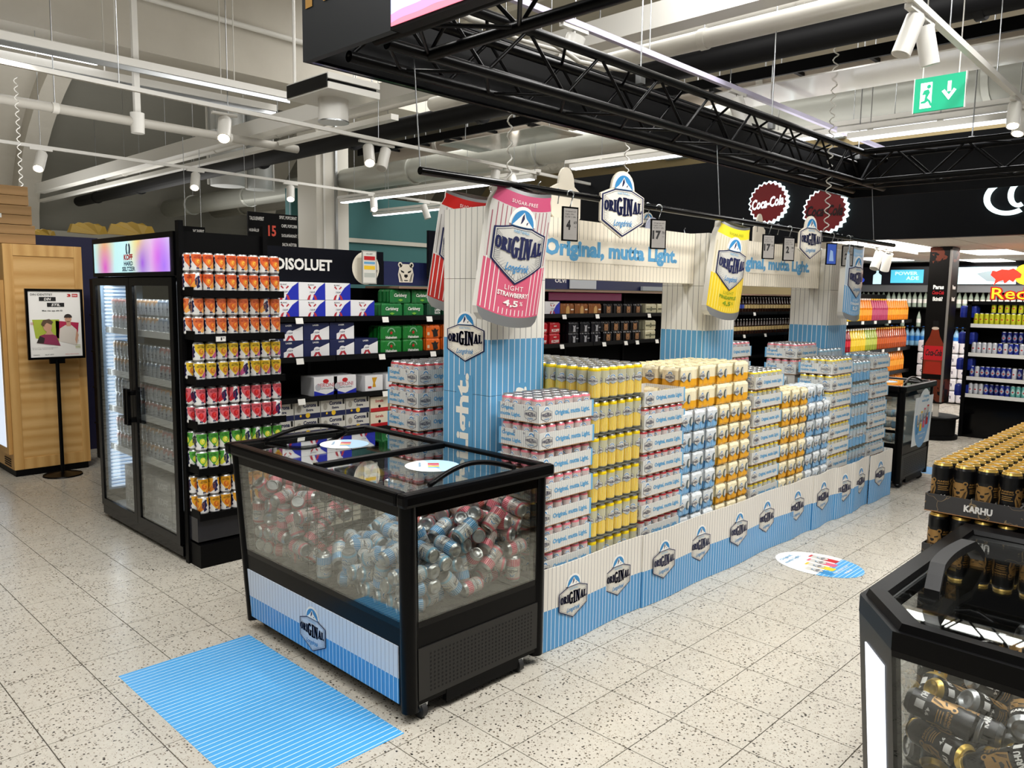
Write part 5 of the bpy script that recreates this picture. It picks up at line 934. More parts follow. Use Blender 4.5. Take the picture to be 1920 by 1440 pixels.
def cooler2():
    t = thing('chest_cooler', 'black chest cooler of black cans cut off by the lower right corner', 'cooler', (2.38, .1, 0)); o_ = Vector((2.38, .1, 0))
    Z0, Z1 = .10, .87
    top = [(1.83, -.55), (2.92, -.55), (2.92, .715), (2.03, .715), (1.85, .575)]; bot = [(1.88, -.5), (2.88, -.5), (2.88, .66), (2.06, .66), (1.90, .53)]
    T = [Vector((x, y, Z1))-o_ for x, y in top]; B_ = [Vector((x, y, Z0))-o_ for x, y in bot]; L = lambda a, b_, f: a+(b_-a)*f
    def pan(b, i, f0, f1, z0, z1, m, th=.01, out=0.):
        j = (i+1) % 5; g = lambda f, z: L(L(B_[i], B_[j], f), L(T[i], T[j], f), (z-Z0)/(Z1-Z0)); d = (T[j]-T[i]); nrm = Vector((-d.y, d.x, 0)).normalized()
        c = [g(f0, z0), g(f1, z0), g(f1, z1), g(f0, z1)]; q = -nrm*out
        b.hexa([c[0]+q, c[1]+q, c[1]+nrm*th, c[0]+nrm*th], [c[3]+q, c[2]+q, c[2]+nrm*th, c[3]+nrm*th], m)
    b = MB(); [pan(b, i, 0, 1, Z0, .2, black, .02) for i in range(5)]; b.face([v for v in B_][::-1], black); b.face([L(B_[i], T[i], .13) for i in range(5)], cool_in); b.build('casing', t)
    b = MB(); pan(b, 3, 0, 1, .2, Z1, black, .02); pan(b, 4, .93, 1, .2, Z1, blackgloss, .012); pan(b, 4, 0, .93, .845, Z1, blackgloss, .012); pan(b, 4, 0, .93, .2, .235, blackgloss, .012); pan(b, 2, .93, 1, .2, Z1, blackgloss); pan(b, 2, 0, .05, .2, Z1, blackgloss); pan(b, 2, .05, .93, .8, Z1, blackgloss); b.build('frame', t)
    b = MB(); pan(b, 3, .22, .80, .22, .80, mat('lit_strip', 'f4f8ff', .4, 0, 1.4, 'eaf2ff'), .0, .003); b.build('lit_strip', t)
    g2 = M_glass('clear_glass', (.95, .96, .96), .05, .008)
    b = MB(); pan(b, 4, .0, .93, .235, .845, g2, .006); b.build('side_glass', t); b = MB(); pan(b, 2, .05, .93, .2, .8, g2, .006); b.build('side_glass', t); b = MB(); pan(b, 1, 0, 1, .2, .87, black, .01); pan(b, 0, 0, 1, .2, .87, black, .01); b.build('casing', t)
    # rim: outer / inner rings
    c = Vector((0, 0, 0)); 
    for v in T: c += v/5
    inn = [Vector((c.x+(v.x-c.x)*(.86), c.y+(v.y-c.y)*(.885), 0)) for v in T]; b = MB()
    for i in range(5):
        j = (i+1) % 5; a, d = Vector((T[i].x, T[i].y, 0)), Vector((T[j].x, T[j].y, 0))
        z = lambda v, h: Vector((v.x, v.y, h)); m1 = lambda v, w_, f: Vector((v.x+(w_.x-v.x)*f, v.y+(w_.y-v.y)*f, 0)); ai, di = inn[i], inn[j]
        q0, q1 = m1(a, ai, .2), m1(d, di, .2)
        b.hexa([z(a, .86), z(d, .86), z(di, .86), z(ai, .86)], [z(a, .905), z(d, .905), z(di, .905), z(ai, .905)], black)
        b.hexa([z(q0, .905), z(q1, .905), z(di, .905), z(ai, .905)], [z(m1(a, ai, .3), .922), z(m1(d, di, .3), .922), z(m1(a, ai, .9) if 0 else m1(d, di, .9), .918), z(m1(a, ai, .9), .918)], black)
    b.build('rim', t)
    b = MB(); b.face([Vector((v.x, v.y, .903)) for v in inn], M_glass('clear_glass', (.95, .96, .96), .05, .008)); b.face([Vector((v.x, v.y, .899)) for v in inn][::-1], M_glass('clear_glass', (.95, .96, .96), .05, .008)); lg = b.build('lid_glass', t)
    b = MB(); pts = [(-.05+.42*i/12-.22, .47+.02*math.sin(PI*i/12), .925+.05*min(1, 2.2*math.sin(PI*i/12))) for i in range(13)]
    for i in range(12):
        p, q = Vector(pts[i]), Vector(pts[i+1]); b.hexa([p+Vector((0, -.018, -.012)), q+Vector((0, -.018, -.012)), q+Vector((0, .018, -.012)), p+Vector((0, .018, -.012))], [p+Vector((0, -.018, .01)), q+Vector((0, -.018, .01)), q+Vector((0, .018, .01)), p+Vector((0, .018, .01))], mat('grey_handle', '121213', .4, spec=.3))
    b.build('lid_handle', t)
cooler2()
random.seed(4)
heap('K', lambda x, y, z, k: KAR2 if k % 3 else KAR, lambda k: ('loose tall black can with a pale lid in the right front cooler' if k == KAR2 else 'loose tall black can with a gold lid in the right front cooler', 'black cans with %s lids heaped in the right front cooler' % ('pale' if k == KAR2 else 'gold')), '', cen=.083)
# stack of black trays
marb = mat('black_marble_card', '3c3b3c', .5); n = N(marb); x, v = n.pos()
vo = n.new('ShaderNodeTexVoronoi'); vo.feature = 'DISTANCE_TO_EDGE'; vo.inputs['Scale'].default_value = 9.; nz = n.new('ShaderNodeTexNoise'); nz.inputs['Scale'].default_value = 14.
n.lk(v, nz.inputs['Vector']); mxv = n.new('ShaderNodeMix'); mxv.data_type = 'VECTOR'; mxv.inputs[0].default_value = .18; n.lk(v, mxv.inputs[4]); n.lk(nz.outputs['Color'], mxv.inputs[5]); n.lk(mxv.outputs[1], vo.inputs['Vector'])
n.lk(n.mix(n.m('LESS_THAN', vo.outputs['Distance'], .012), srgb('3a393a'), srgb('8d7a5c')), n.b.inputs['Base Color'])
def ktray(x, y, z, nx, ny, label, full=True, w=None):
    P = .0688; t = thing('drink_tray', label, 'drink tray', (x, y, z)); W_, D_ = nx*P, ny*P; b = MB()
    b.box(-.004, -.004-D_, 0, W_+.004, .004, .003, cardin)
    for q in ((-.004, -D_-.004, -.001, .004), (W_+.001, -D_-.004, W_+.004, .004), (-.001, .001, W_+.001, .004), (-.001, -D_-.004, W_+.001, -D_-.001)): b.box(q[0], q[1], .003, q[2], q[3], .062, marb)
    f = lambda u, v, e=0: Vector((-.0044-e, -u, v)); b.art([A_text('KARHU', .16, .03, .085, .024, white, 0, .05)], f, None, .0005)
    b.art([A_text('KARHU', .2, .03, .085, .024, white, 0, .05)], plane_map((0, -D_-.0045, 0), (1, 0, 0), (0, 0, 1)), None, .0005)
    b.build('carton', t)
    for i in range(nx):
        for j in range(ny):
            if full or i == 0 or j in (0, ny-1):
                o = obj('can', KAR, t, ((i+.5)*P, -(j+.5)*P, .003)); o.rotation_euler = (0, 0, PI-.5+random.uniform(-.35, .35) if i == 0 and j % 3 == 1 else random.uniform(0, 6.28))
    return t
for k in range(2): ktray(2.93+.42*k, .83, .933, 6, 4, 'top tray of black cans with gold lids, %s one seen from the cooler' % ['nearest', 'second'][k]); ktray(2.93+.42*k, .83-.283, .933, 6, 4, 'top tray of black cans with gold lids, %s in the right hand row' % ['nearest', 'second'][k])
ktray(3.77, .83, .933, 6, 4, 'top tray of black cans with gold lids, third one back'); ktray(3.77, .547, .933, 6, 4, 'top tray of black cans with gold lids, third in the right hand row')
for j in range(2): ktray(4.19, .83-.283*j, .933, 5, 4, 'farthest top tray of black cans with gold lids, %s row' % ['left', 'right'][j])
for lv in range(5):
    z = .933-.178*(lv+1)
    if z < 0: break
    for k in range(4):
        ktray(2.93+.42*k, .83, z, 6, 4, 'black can tray %s below the top, %s from the front cooler' % (ORD[lv], ORD[k]), False)
b = MB(); b.box(2.95, -.35, .001, 4.55, .52, .92, mat('black_pallet_box', '1b1b1c', .6)); tag(b.build('storage_carton'), 'dark carton block carrying the black can trays on the right', 'carton')
lil = mat('lilac_film', 'd9a8d6', .3)
for i in range(4):
    t = tag(obj('six_pack', pack_mesh('pack_lilac', 3, 2, .118, 'd9a8d6', 'c98cc8', bdg=False), None, (4.62+.14*i, .62, .95)), 'lilac film wrapped pack beyond the gold-topped cans, %s from the front' % ORD[i], 'six pack')
b = MB(); b.box(4.6, .5, .001, 5.2, .82, .945, mat('black_pallet_box', '1b1b1c', .6)); tag(b.build('storage_carton'), 'dark carton under the lilac packs', 'carton')
# ------------------------------------------------------------------ tall drinks fridge and side rack
sz = {}
def seltzer(key, tri, low, fruit, fr2, band, edge=None, horse=False):
    body = mat('seltzer_'+key, 'e9e9e6', .3, .1); trim = mat('seltzer_'+key+'_tri', tri, .35); tr2 = mat('seltzer_'+key+'_low', low, .35); frm_ = mat('fruit_'+key, fruit, .4); f2 = mat('fruit2_'+key, fr2, .4); dk = mat('text_'+key, band, .4)
    A = []
    for k in range(2):
        it = [A_poly([(-.04, .066), (-.034, .03), (0.0, -.012), (.034, .03), (.04, .066)], trim, 0), A_poly([(.034, .03), (.05, .045), (.05, .0), (.02, -.02), (.004, -.01)], tr2, 0),
              A_text('HARD', 0, .056, .03, .006, dk, 2, .03), A_text('SELTZER', 0, .047, .042, .008, dk, 2, .03),
              A_ell(0, .022, .015, .018, frm_, 2, 14), A_ell(.004, .025, .009, .011, f2, 3, 10), A_poly([(0, .022), (.012, .014), (.010, .030)], frm_, 4),
              A_ell(-.004, -.014, .004, .0055, navy, 2, 8), A_ell(.004, -.014, .004, .0055, navy, 2, 8), A_text('KOFF', 0, -.027, .016, .006, navy, 2, .03)]
        A.append((it, k*PI, .038, 1.))
        h = [A_poly([(-.012, .03), (.004, .045), (.014, .04), (.008, .03), (.016, .012), (.006, .0), (.014, -.012), (-.004, -.022), (.002, -.008), (-.014, -.002), (-.004, .01), (-.018, .016), (-.006, .022)], navy, 0)]
        A.append((h, k*PI+PI/2, .045, 1.1))
    return can_mesh('seltzer_can_'+key, PROF33, body, lidm, A, 18)
SZ = {'orange': seltzer('orange', 'e0632f', 'f0a03c', 'e8842a', 'f6c04a', 'a82a1e'), 'peach': seltzer('peach', 'e0743f', 'f2ae58', 'd95f20', 'f09a3a', 'a02a1e'),
      'yellow': seltzer('yellow', 'e6c02c', 'c45a8c', 'c9762a', 'e8a83a', '3a2c12'), 'straw': seltzer('straw', 'd8606a', 'c42030', 'c01c24', 'e04038', '7c1020'),
      'lime': seltzer('lime', '4fa23a', 'd6d840', 'd8d93c', 'eef07a', '1e5a1e'), 'mango': seltzer('mango', 'e2a21e', 'c9781a', 'c9621a', 'e8942a', '5a3410')}
FX0, FX1, FY0, FY1 = 1.97, 2.57, 4.70, 6.06
t = thing('drinks_fridge', 'tall black double door drinks fridge with a lit coloured header', 'fridge', (FX0, FY0, 0))
FW, FD = FY1-FY0, FX1-FX0
b = MB(); b.bbox(0, 0, .05, .02+.0, .0, .05, black) if False else None
for (x0, y0, z0, x1, y1, z1) in ((.02, 0, .09, FD, .03, 2.0), (.02, FW-.03, .09, FD, FW, 2.0), (FD-.03, .03, .09, FD, FW-.03, 2.0), (.02, 0, 1.955, FD, FW, 2.0), (.02, 0, .03, FD, FW, .1)): b.box(x0, y0, z0, x1, y1, z1, blackgloss)
b.build('cabinet', t)
b = MB(); b.box(.03, .035, .1, FD-.035, FW-.035, .11, mat('fridge_floor', 'c4c8cc', .4)); b.box(FD-.05, .035, .11, FD-.035, FW-.035, 1.75, mat('fridge_inside', 'b9bec2', .5)); b.build('inner_lining', t)
b = MB(); b.box(0, 0, 1.74, .03, FW, 2.0, black); b.box(0, 0, .03, .03, FW, .09, blackgloss); b.build('front_frame', t)
for y_ in (.03, FW-.08): b = MB(); b.ring([(.022, 0), (.022, .03)], dark, 12, (.05, y_+.02, 0)); b.build('foot', t)
hd = mat('fridge_header', 'bfeef4', .4, 0, .6, 'bfeef4'); n = N(hd); x, v = n.obj()
def blob(cy, cz, s, sz=1.): return n.m('SUBTRACT', 1., n.m('MINIMUM', 1., n.m('DIVIDE', n.m('SQRT', n.m('ADD', n.m('POWER', n.m('SUBTRACT', x[1], cy), 2.), n.m('POWER', n.m('MULTIPLY', n.m('SUBTRACT', x[2], cz), sz), 2.))), s)))
c = srgb('c2eff4')
for cy, cz, s, col in ((1.1, 1.94, .2, 'f0c838'), (1.1, 1.8, .18, 'd858c8'), (.5, 1.95, .2, 'f2d44a'), (.2, 1.85, .3, 'e05ad0'), (.45, 1.82, .16, '9a58d8'), (.12, 1.8, .2, 'a070e8')): c = n.mix(n.m('MULTIPLY', blob(cy, cz, s, .8), 1.0), c, srgb(col))
n.lk(c, n.b.inputs['Base Color']); n.lk(c, n.b.inputs['Emission Color'])
b = MB(); b.box(-.006, .05, 1.765, -.0002, FW-.05, 1.965, hd)
b.art([A_ell(-.02, .045, .018, .036, navy, 0, 12), A_ell(.02, .045, .018, .036, navy, 0, 12), A_ell(-.008, .045, .008, .025, hd, 1, 8), A_ell(.008, .045, .008, .025, hd, 1, 8), A_text('KOFF', 0, -.008, .15, .038, redm, 0, .05), A_text('HARD', 0, -.048, .15, .028, navy, 0, .03), A_text('SELTZER', 0, -.083, .22, .028, navy, 0, .03)], lambda u, v, e=0: Vector((-.0065-e, FW*.5-u, 1.87+v)), None, .0008); b.build('header_light', t)
for k, (q0, q1) in enumerate(((.01, FW/2-.003), (FW/2+.003, FW-.01))):
    b = MB(); fr = mat('door_frame_black', '060607', .25, spec=.25)
    for (a0, c0, a1, c1) in ((q0, .1, q0+.05, 1.73), (q1-.05, .1, q1, 1.73), (q0+.05, .1, q1-.05, .15), (q0+.05, 1.68, q1-.05, 1.73)): b.box(-.012, a0, c0, .016, a1, c1, fr)
    d_ = b.build('door', t)
    b = MB(); b.box(-.004, q0+.05, .15, .0, q1-.05, 1.68, glassd); b.build('door_glass', d_)
    b = MB(); yy = q1-.02 if k == 0 else q0+.02
    for zz in (.80, .98): b.box(-.055, yy-.012, zz-.012, -.012, yy+.012, zz+.012, black)
    b.box(-.062, yy-.012, .77, -.04, yy+.012, 1.01, black); b.build('handle', d_)
for z in (.52, .80, 1.06, 1.36):
    b = MB(); b.box(.06, .05, z, FD-.06, FW-.05, z+.006, steel); b.box(.05, .05, z-.012, .062, FW-.05, z+.03, whitemetal); b.build('shelf', t)
b = MB(); b.box(.03, FW-.034, .2, .32, FW-.031, 1.70, mat('led_backing', '9db9cf', .3)); b.build('lamp_panel', t)
b = MB(); 
for k in range(56): b.box(.05, FW-.05, .22+k*.0262, .20, FW-.0345, .233+k*.0262, mat('led_strip_blue', 'e8f2ff', .4, 0, 1.1, 'dcecff'))
tag(b.build('lamp_rungs', t), kind='stuff')
area((FX0+.06, (FY0+FY1)/2, 1.70), .05, 1.2, 9, (.9, .95, 1), (0, .25, 0)); area((FX0+.05, FY1-.12, 1.0), .05, 1.4, 1.5, (.9, .95, 1), (PI/2, 0, PI*.85)); area((FX0+.05, FY0+.06, 1.0), .04, 1.4, 4, (.9, .95, 1), (-PI/2, 0, 0));  # lights added inside the fridge to brighten its shelves, no fixture built
def fcan(k, c):
    return can_mesh('fridge_can_'+k, PROF33, M_can('sleeve_f'+k, .0325, .112, 'b9bdc2', .3, 'c4c8cc', 'a8adb2', 'd8dce0', c, .3, 14, .80), lidm, [([A_ell(-.005, 0, .005, .008, navy, 0, 8), A_ell(.006, 0, .005, .008, navy, 0, 8), A_text('KOFF', 0, -.017, .022, .008, navy, 0, .03), A_poly([(-.02, .035), (.02, .035), (0, .012)], mat('f_'+k, c, .4), 0)], a_, .055, 1.) for a_ in (0, PI)], 14)
SZ['f1'] = fcan('rose', 'c08a84'); SZ['f2'] = fcan('apricot', 'c9a078'); SZ['f3'] = fcan('slate', '8a97a8')
fc = ['f1', 'f2', 'f1', 'f3', 'f2']
for s_, z in enumerate((.526, .806, 1.066, 1.366)):
    for lay in range(2):
        for i in range(18):
            o = obj('seltzer_can', SZ[fc[(s_+i//6) % 5]], None, (FX0+.10, FY0+.08+i*.0675, z+lay*.1135), PI+random.uniform(-.3, .3))
            tag(o, 'can behind the fridge glass, %s layer, %s shelf from below, %s from right' % (['lower', 'upper'][lay], ORD[s_], ORDN(i)), 'drink can', 'fridge cans, %s layer, shelf %s from below' % (['lower', 'upper'][lay], ORD[s_]))
for k in range(3):
    for i in range(4):
        b = MB(); b.box(0, 0, 0, .38, .25, .10, mat('pale_carton', 'b9b5b0', .6)); b.art([A_text('KOFF', .12, .05, .16, .05, white, 0, .04)], lambda u, v, e=0: Vector((-.0004-e, .25-u, v)), None, .0005)
        o = b.build('can_carton'); o.location = (FX0+.08, FY0+.08+i*.27, .11+k*.102); tag(o, 'pale carton at the bottom of the tall fridge, %s layer, %s from the right' % (['lowest', 'middle', 'top'][k], ORD[i]), 'carton')
# side rack
t = thing('side_rack', 'narrow black shelf rack of seltzer cans hung on the side of the tall fridge', 'shelf rack', (1.99, 4.50, 0))
b = MB(); b.box(0, .165, .05, .55, .175, 2.0, blackmat); b.build('back_panel', t)
for x_ in (-.012, .52): b = MB(); b.box(x_, .14, 0, x_+.03, .185, 2.06, blackmat); b.build('post', t)
b = MB(); b.box(0, .0, .0, .6, .17, .14, blackmat); b.box(0, .03, .155, .6, .16, .3, mat('rack_bottom_film', '23242a', .2)); b.build('base', t)
RZ = [.32, .593, .86, 1.125, 1.39, 1.645]
for z in RZ:
    b = MB(); b.box(.01, .0, z-.024, .57, .165, z, blackmat); b.box(.0, -.006, z-.03, .578, .0, z+.012, blackmat); b.box(.0, .0, z-.02, .006, .165, z+.03, blackmat); b.build('shelf', t)
b = MB(); b.bbox(.12, -.012, 1.352, .19, -.007, 1.39, blk, .001); b.art([A_rect(.125, 1.357, .185, 1.386, mat('tag_white', 'f2f0ea', .5), 0), A_text('1', .158, 1.372, .008, .018, blk, 1, .03), A_text('99', .172, 1.377, .012, .009, blk, 1, .02)], plane_map((0, -.0122, 0), (1, 0, 0), (0, 0, 1)), None, .0005); b.build('price_tag', t)
for s_, (z, kd, nm) in enumerate(zip(RZ, ['mango', 'lime', 'straw', 'yellow', 'peach', 'orange'], ['golden', 'green', 'strawberry red', 'yellow', 'orange peel', 'bright orange'])):
    for lay in range(2):
        for i in range(9):
            if s_ == 3 and lay == 1 and i == 0: continue
            xx = 2.012+i*.0675+(.004*lay); back = i == 0
            if back: xx, yy = 2.03-.010, 4.62
            else: xx, yy = 2.03+(i-1)*.0705+.0, 4.538
            o = obj('seltzer_can', SZ[kd], None, (xx+random.uniform(-.002, .002), yy+random.uniform(-.003, .003), z+.0005+lay*.1135), -PI/2-.1+(random.uniform(-.25, .25) if random.random() < .85 else PI/2))
            tag(o, '%s can, %s row of %s rack shelf from below, %s' % (nm, ['lower', 'upper'][lay], ORD[s_], 'behind the first' if back else ORD[i-1]+' from left'), 'drink can')
# ------------------------------------------------------------------ wooden cabinet, crates, poster stand
oak = M_wood('pine_panel', 'dcb477', 'c1924f', 0, 3.); oakv = M_wood('pine_frame', 'd8ad6c', 'c0914f', 2, 3.); crate = M_wood('crate_board', 'ab8453', '94703f', 0, 3.)
t = thing('wooden_cabinet', 'pine clad cabinet with a glass front at the left edge', 'cabinet', (1.84, 7.85, 0))
b = MB(); b.box(.0, .02, .06, .62, .8, 2.03, oakv); b.box(.01, .01, .0, .6, .78, .06, blackmat); b.build('body', t)
for (x0, z0, x1, z1) in ((0, .06, .075, 2.03), (.555, .06, .62, 2.03), (.075, 1.93, .555, 2.03), (.075, .06, .555, .16)): b = MB(); b.bbox(x0, 0, z0, x1, .02, z1, oakv, .003); b.build('frame_board', t)
b = MB(); b.box(.075, .008, .16, .555, .02, 1.93, oak); b.build('side_panel', t)
b = MB(); b.box(-.03, .03, .2, .0, .78, 1.72, oakv); b.box(-.034, .09, .26, -.03, .72, 1.66, mat('lit_door_pane', 'dfe8f5', .3, 0, .9, 'd8e4f6')); b.build('door', t)
b = MB(); [b.box(-.005, .1, .08+.02*k, .0, .3, .088+.02*k, blackmat) for k in range(4)]; b.build('vent', t)
for k in range(3):
    t = thing('wooden_crate', 'brown board crate on the pine cabinet, %s' % ['lowest', 'middle', 'topmost'][k], 'crate', (1.84-.35, 7.9, 2.035+k*.165)); w_ = [.62, .60, .58][k]
    for j in range(2): b = MB(); b.bbox(0, 0, j*.082, w_+.0, .6, j*.082+.079, crate, .003); b.build('board', t)
    if k == 1: b = MB(); b.box(.32, -.004, .05, .37, 0, .085, white); b.build('paper_label', t)
t = thing('poster_stand', 'black poster stand showing two young men before the pine cabinet', 'poster stand', (2.17, 7.68, 0))
b = MB(); b.ring([(.16, 0), (.155, .012), (.03, .03), (.018, .035)], black, 28); b.build('foot', t)
b = MB(); b.rod((0, 0, .03), (0, 0, 1.03), .016, black, 12); b.box(-.06, -.012, 1.0, .06, .012, 1.045, black); b.build('pole', t)
b = MB(); 
for q in ((-.225, 1.04, .225, 1.06), (-.225, 1.63, .225, 1.65), (-.225, 1.06, -.205, 1.63), (.205, 1.06, .225, 1.63)): b.box(q[0], -.016, q[1], q[2], .01, q[3], black)
b.box(-.205, -.006, 1.06, .205, .008, 1.63, white); b.build('frame', t)
b = MB(); skin = mat('print_skin', 'c99a7e', .6); hair = mat('print_hair', '2a211c', .6); gr = mat('print_green', 'a9b83a', .6); cr = mat('print_crimson', 'b01c48', .6); plum = mat('print_plum', '8c2c50', .6); pale = mat('print_pale', 'd8d0c6', .6); tan = mat('print_tan_hair', '5a4530', .6)
b.art([A_poly([(-.18, .04), (.03, .04), (.02, -.17), (-.16, -.12)], gr, 0), A_poly([(0, .03), (.185, .01), (.165, -.17), (.0, -.12)], cr, 0), A_poly([(.02, -.15), (.03, -.04), (.075, -.01), (.125, -.01), (.165, -.05), (.18, -.15), (.16, -.19)], pale, 1), A_poly([(.085, -.02), (.085, .02), (.12, .02), (.12, -.02)], skin, 2), A_ell(.1, .045, .027, .036, skin, 3, 16), A_poly(ell(.1, .058, .032, .03, 12, -.1, PI+.1), hair, 4), A_poly([(.165, -.05), (.18, -.1), (.16, -.18), (.15, -.14)], skin, 2),
       A_rect(.088, .018, .112, .024, mat('print_beard', '6a4a3a', .6), 5), A_poly([(-.155, -.16), (-.13, -.1), (-.06, -.075), (.0, -.1), (.03, -.19)], plum, 5), A_poly([(-.155, -.16), (-.13, -.1), (-.09, -.12), (-.1, -.165)], hair, 6), A_poly([(-.09, -.09), (-.05, -.04), (-.02, -.09)], skin, 6), A_ell(-.065, -.02, .034, .046, skin, 6, 16), A_poly([(-.115, .0), (-.1, .035), (-.05, .045), (-.02, .02), (-.035, -.005), (-.07, .012), (-.1, -.02)], tan, 7), A_poly([(-.08, -.075), (-.055, -.04), (-.04, -.05), (-.06, -.09)], skin, 8),
       A_rect(-.1, -.016, -.085, -.012, hair, 8), A_rect(.085, .05, .094, .053, hair, 5), A_rect(.105, .05, .114, .053, hair, 5),
       A_text('DIN IDENTITET', -.1, .255, .17, .018, blk, 1, .01), A_rect(-.12, .2, .01, .235, blk, 1), A_text('DIN', -.055, .217, .055, .022, white, 2, .03, .2), A_rect(-.06, .15, .075, .185, blk, 1), A_text('STIL', .008, .168, .07, .022, white, 2, .03, .2), A_text('Men visa upp ditt ID', -.02, .115, .16, .016, blk, 1, .02),
       A_text('3', .115, .25, .03, .026, redm, 1, .05), A_rect(.14, .236, .185, .264, redm, 1), A_text('DNA', .162, .25, .034, .014, white, 2, .03),
       A_text('Som kund kan du behöva visa legitimation', -.09, -.205, .2, .007, blk, 1, 0), A_text('när du handlar drycker hos oss', -.11, -.217, .16, .007, blk, 1, 0), A_text('S-KANAVA', -.16, -.265, .05, .008, blk, 1, .01), A_text('ALLT I ETT', -.06, -.265, .07, .008, blk, 1, .02), A_text('FRÅGA PERSONALEN', .12, -.265, .11, .008, redm, 1, .01)]
      +[A_rect(.15, -.19-.012*k, .19, -.186-.012*k, gr, 1) for k in range(3)]+[A_rect(-.195, .01-.012*k, -.17, .014-.012*k, cr, 1) for k in range(2)], plane_map((0, -.0065, 1.345), (1, 0, 0), (0, 0, 1)), None, .0008); b.build('poster', t)
# stuff behind the left: navy boards, decorative yellow leaves, aisle signs
b = MB(); b.box(1.9, 8.75, 0, 2.9, 8.8, 2.17, mat('navy_board', '1c1c46', .5)); tag(b.build('navy_partition'), 'dark navy board standing between the pine cabinet and the fridge', 'partition')
b = MB(); b.box(2.66, 6.4, 0, 2.95, 8.3, 1.75, mat('dark_shelf_block', '15151a', .6)); 
for z in (.35, .7, 1.05, 1.4): b.box(2.63, 6.45, z, 2.66, 8.25, z+.012, dark)
tag(b.build('dark_shelf'), 'dark wire shelf in the gap between the pine cabinet and the tall fridge', 'shelf')
def leaf(x, y, z, s, lab, rz):
    b = MB(); gm = mat('dull_gold_leaf', 'b08f35', .5); out = [(-.5, 0)]+[(-.5+i*.1, .16+.1*math.sin(i*.33)+.035*(i % 2)) for i in range(1, 10)]+[(.5, .02), (.2, -.02)]
    b.prism(out, lambda u, v: (u*s, -.04*(1+math.sin(u*6)), v*s), lambda u, v: (u*s, .03, v*s), gm); o = b.build('leaf_ornament'); o.location = (x, y, z); o.rotation_euler = (0, 0, rz); tag(o, lab, 'ornament')
leaf(2.95, 9.2, 2.24, .4, 'left dull gold scalloped leaf peeking over the navy board', .2); leaf(3.4, 9.2, 2.25, .5, 'right dull gold scalloped leaf peeking over the lit fridge header', -.1); leaf(2.55, 9.3, 2.2, .22, 'smallest dull gold leaf above the navy board', .1)
def aisle(x, y, z, w_, h_, lab, lines, num=None):
    t = thing('aisle_sign', lab, 'sign', (x, y, z)); b = MB(); b.box(0, 0, 0, w_, .03, h_, blackmat); [b.rod((q*w_, .015, h_), (q*w_, .015, h_+1.2), .004, steel, 5) for q in (.15, .85)]; b.build('board', t)
    it = [A_text(s_, cx*w_, cy*h_, ww*w_, .055, white, 0, .01) for s_, cx, cy, ww in lines]
    if num: it.append(A_text(num, .47*w_, .5*h_, .13, .16, mat('coral_print', 'e0503a', .5), 0, .03))
    b = MB(); b.art(it, plane_map((0, -.001, 0), (1, 0, 0), (0, 0, 1)), None, .001); b.build('lettering', t)
aisle(5.72, 11.0, 2.3, .82, .52, 'black aisle sign with a coral 15 left of the white column', [('TALOUSPAPERIT', .17, .82, .28), ('HUSHÅLLSPAPPER', .17, .5, .3), ('SIPSIT, POPCORNIT', .8, .9, .36), ('CHIPS, POPCORN', .82, .66, .32), ('SUOLAPÄHKINÄT', .82, .4, .32), ('SALTA NÖTTER', .82, .14, .3)], '15')
aisle(4.75, 11.0, 2.38, .32, .16, 'small black aisle sign above the tall fridge', [('WC-PAPERIT', .7, .6, .5)])

# ------------------------------------------------------------------ long beer shelf
BY = 6.0; t = thing('beer_shelf', 'long black beer shelf running behind the whole display', 'shelf', (2.7, BY, 0)); LX = 12.2
b = MB(); b.box(0, .46, 0, LX, .5, 1.70, blackmat); b.box(0, .0, 0, LX, .46, .12, blackmat); b.build('back_panel', t)
b = MB(); b.box(0, .0, 1.695, LX, .46, 1.70, blackmat) if False else b.box(1.9, -.04, 1.70, LX, .5, 1.722, mat('brown_ledge', '8a6f5c', .5)); b.build('ledge', t)
shz = [.40, .74, 1.09, 1.435]
for z in shz:
    for k in range(10): b = MB(); b.box(k*1.22+.004, 0, z-.03, k*1.22+1.216, .46, z, blackmat); b.box(k*1.22+.004, -.012, z-.035, k*1.22+1.216, 0, z+.012, dark); b.build('shelf', t)
for k in range(11): b = MB(); b.box(k*1.22-.015, .43, 0, k*1.22+.015, .46, 1.72, dark); b.build('upright', t)
b = MB()
tg = mat('tag_white', 'f2f0ea', .5)
TG = [(3.52, 3), (4.42, 3), (4.95, 3), (3.52, 2), (4.38, 2), (3.53, 1), (4.42, 1), (6.98, 3), (7.6, 3), (6.95, 2), (7.75, 2), (8.2, 2), (8.45, 2), (8.9, 2), (8.7, 3), (5.0, 2), (11.6, 3), (11.3, 2), (12.0, 2)]
for x_, s_ in TG:
    b = MB(); b.hexa([(x_-2.7, -.03, shz[s_]-.05), (x_-2.63, -.03, shz[s_]-.05), (x_-2.63, -.027, shz[s_]-.05), (x_-2.7, -.027, shz[s_]-.05)], [(x_-2.7, -.018, shz[s_]-.0), (x_-2.63, -.018, shz[s_]), (x_-2.63, -.015, shz[s_]), (x_-2.7, -.015, shz[s_])], tg); b.art([A_text('2,99', x_-2.665, shz[s_]-.025, .04, .02, blk, 0, .02)], plane_map((0, -.03, 0), (1, 0, 0), (0, .24, 1)), None, .001); b.build('price_tag', t)
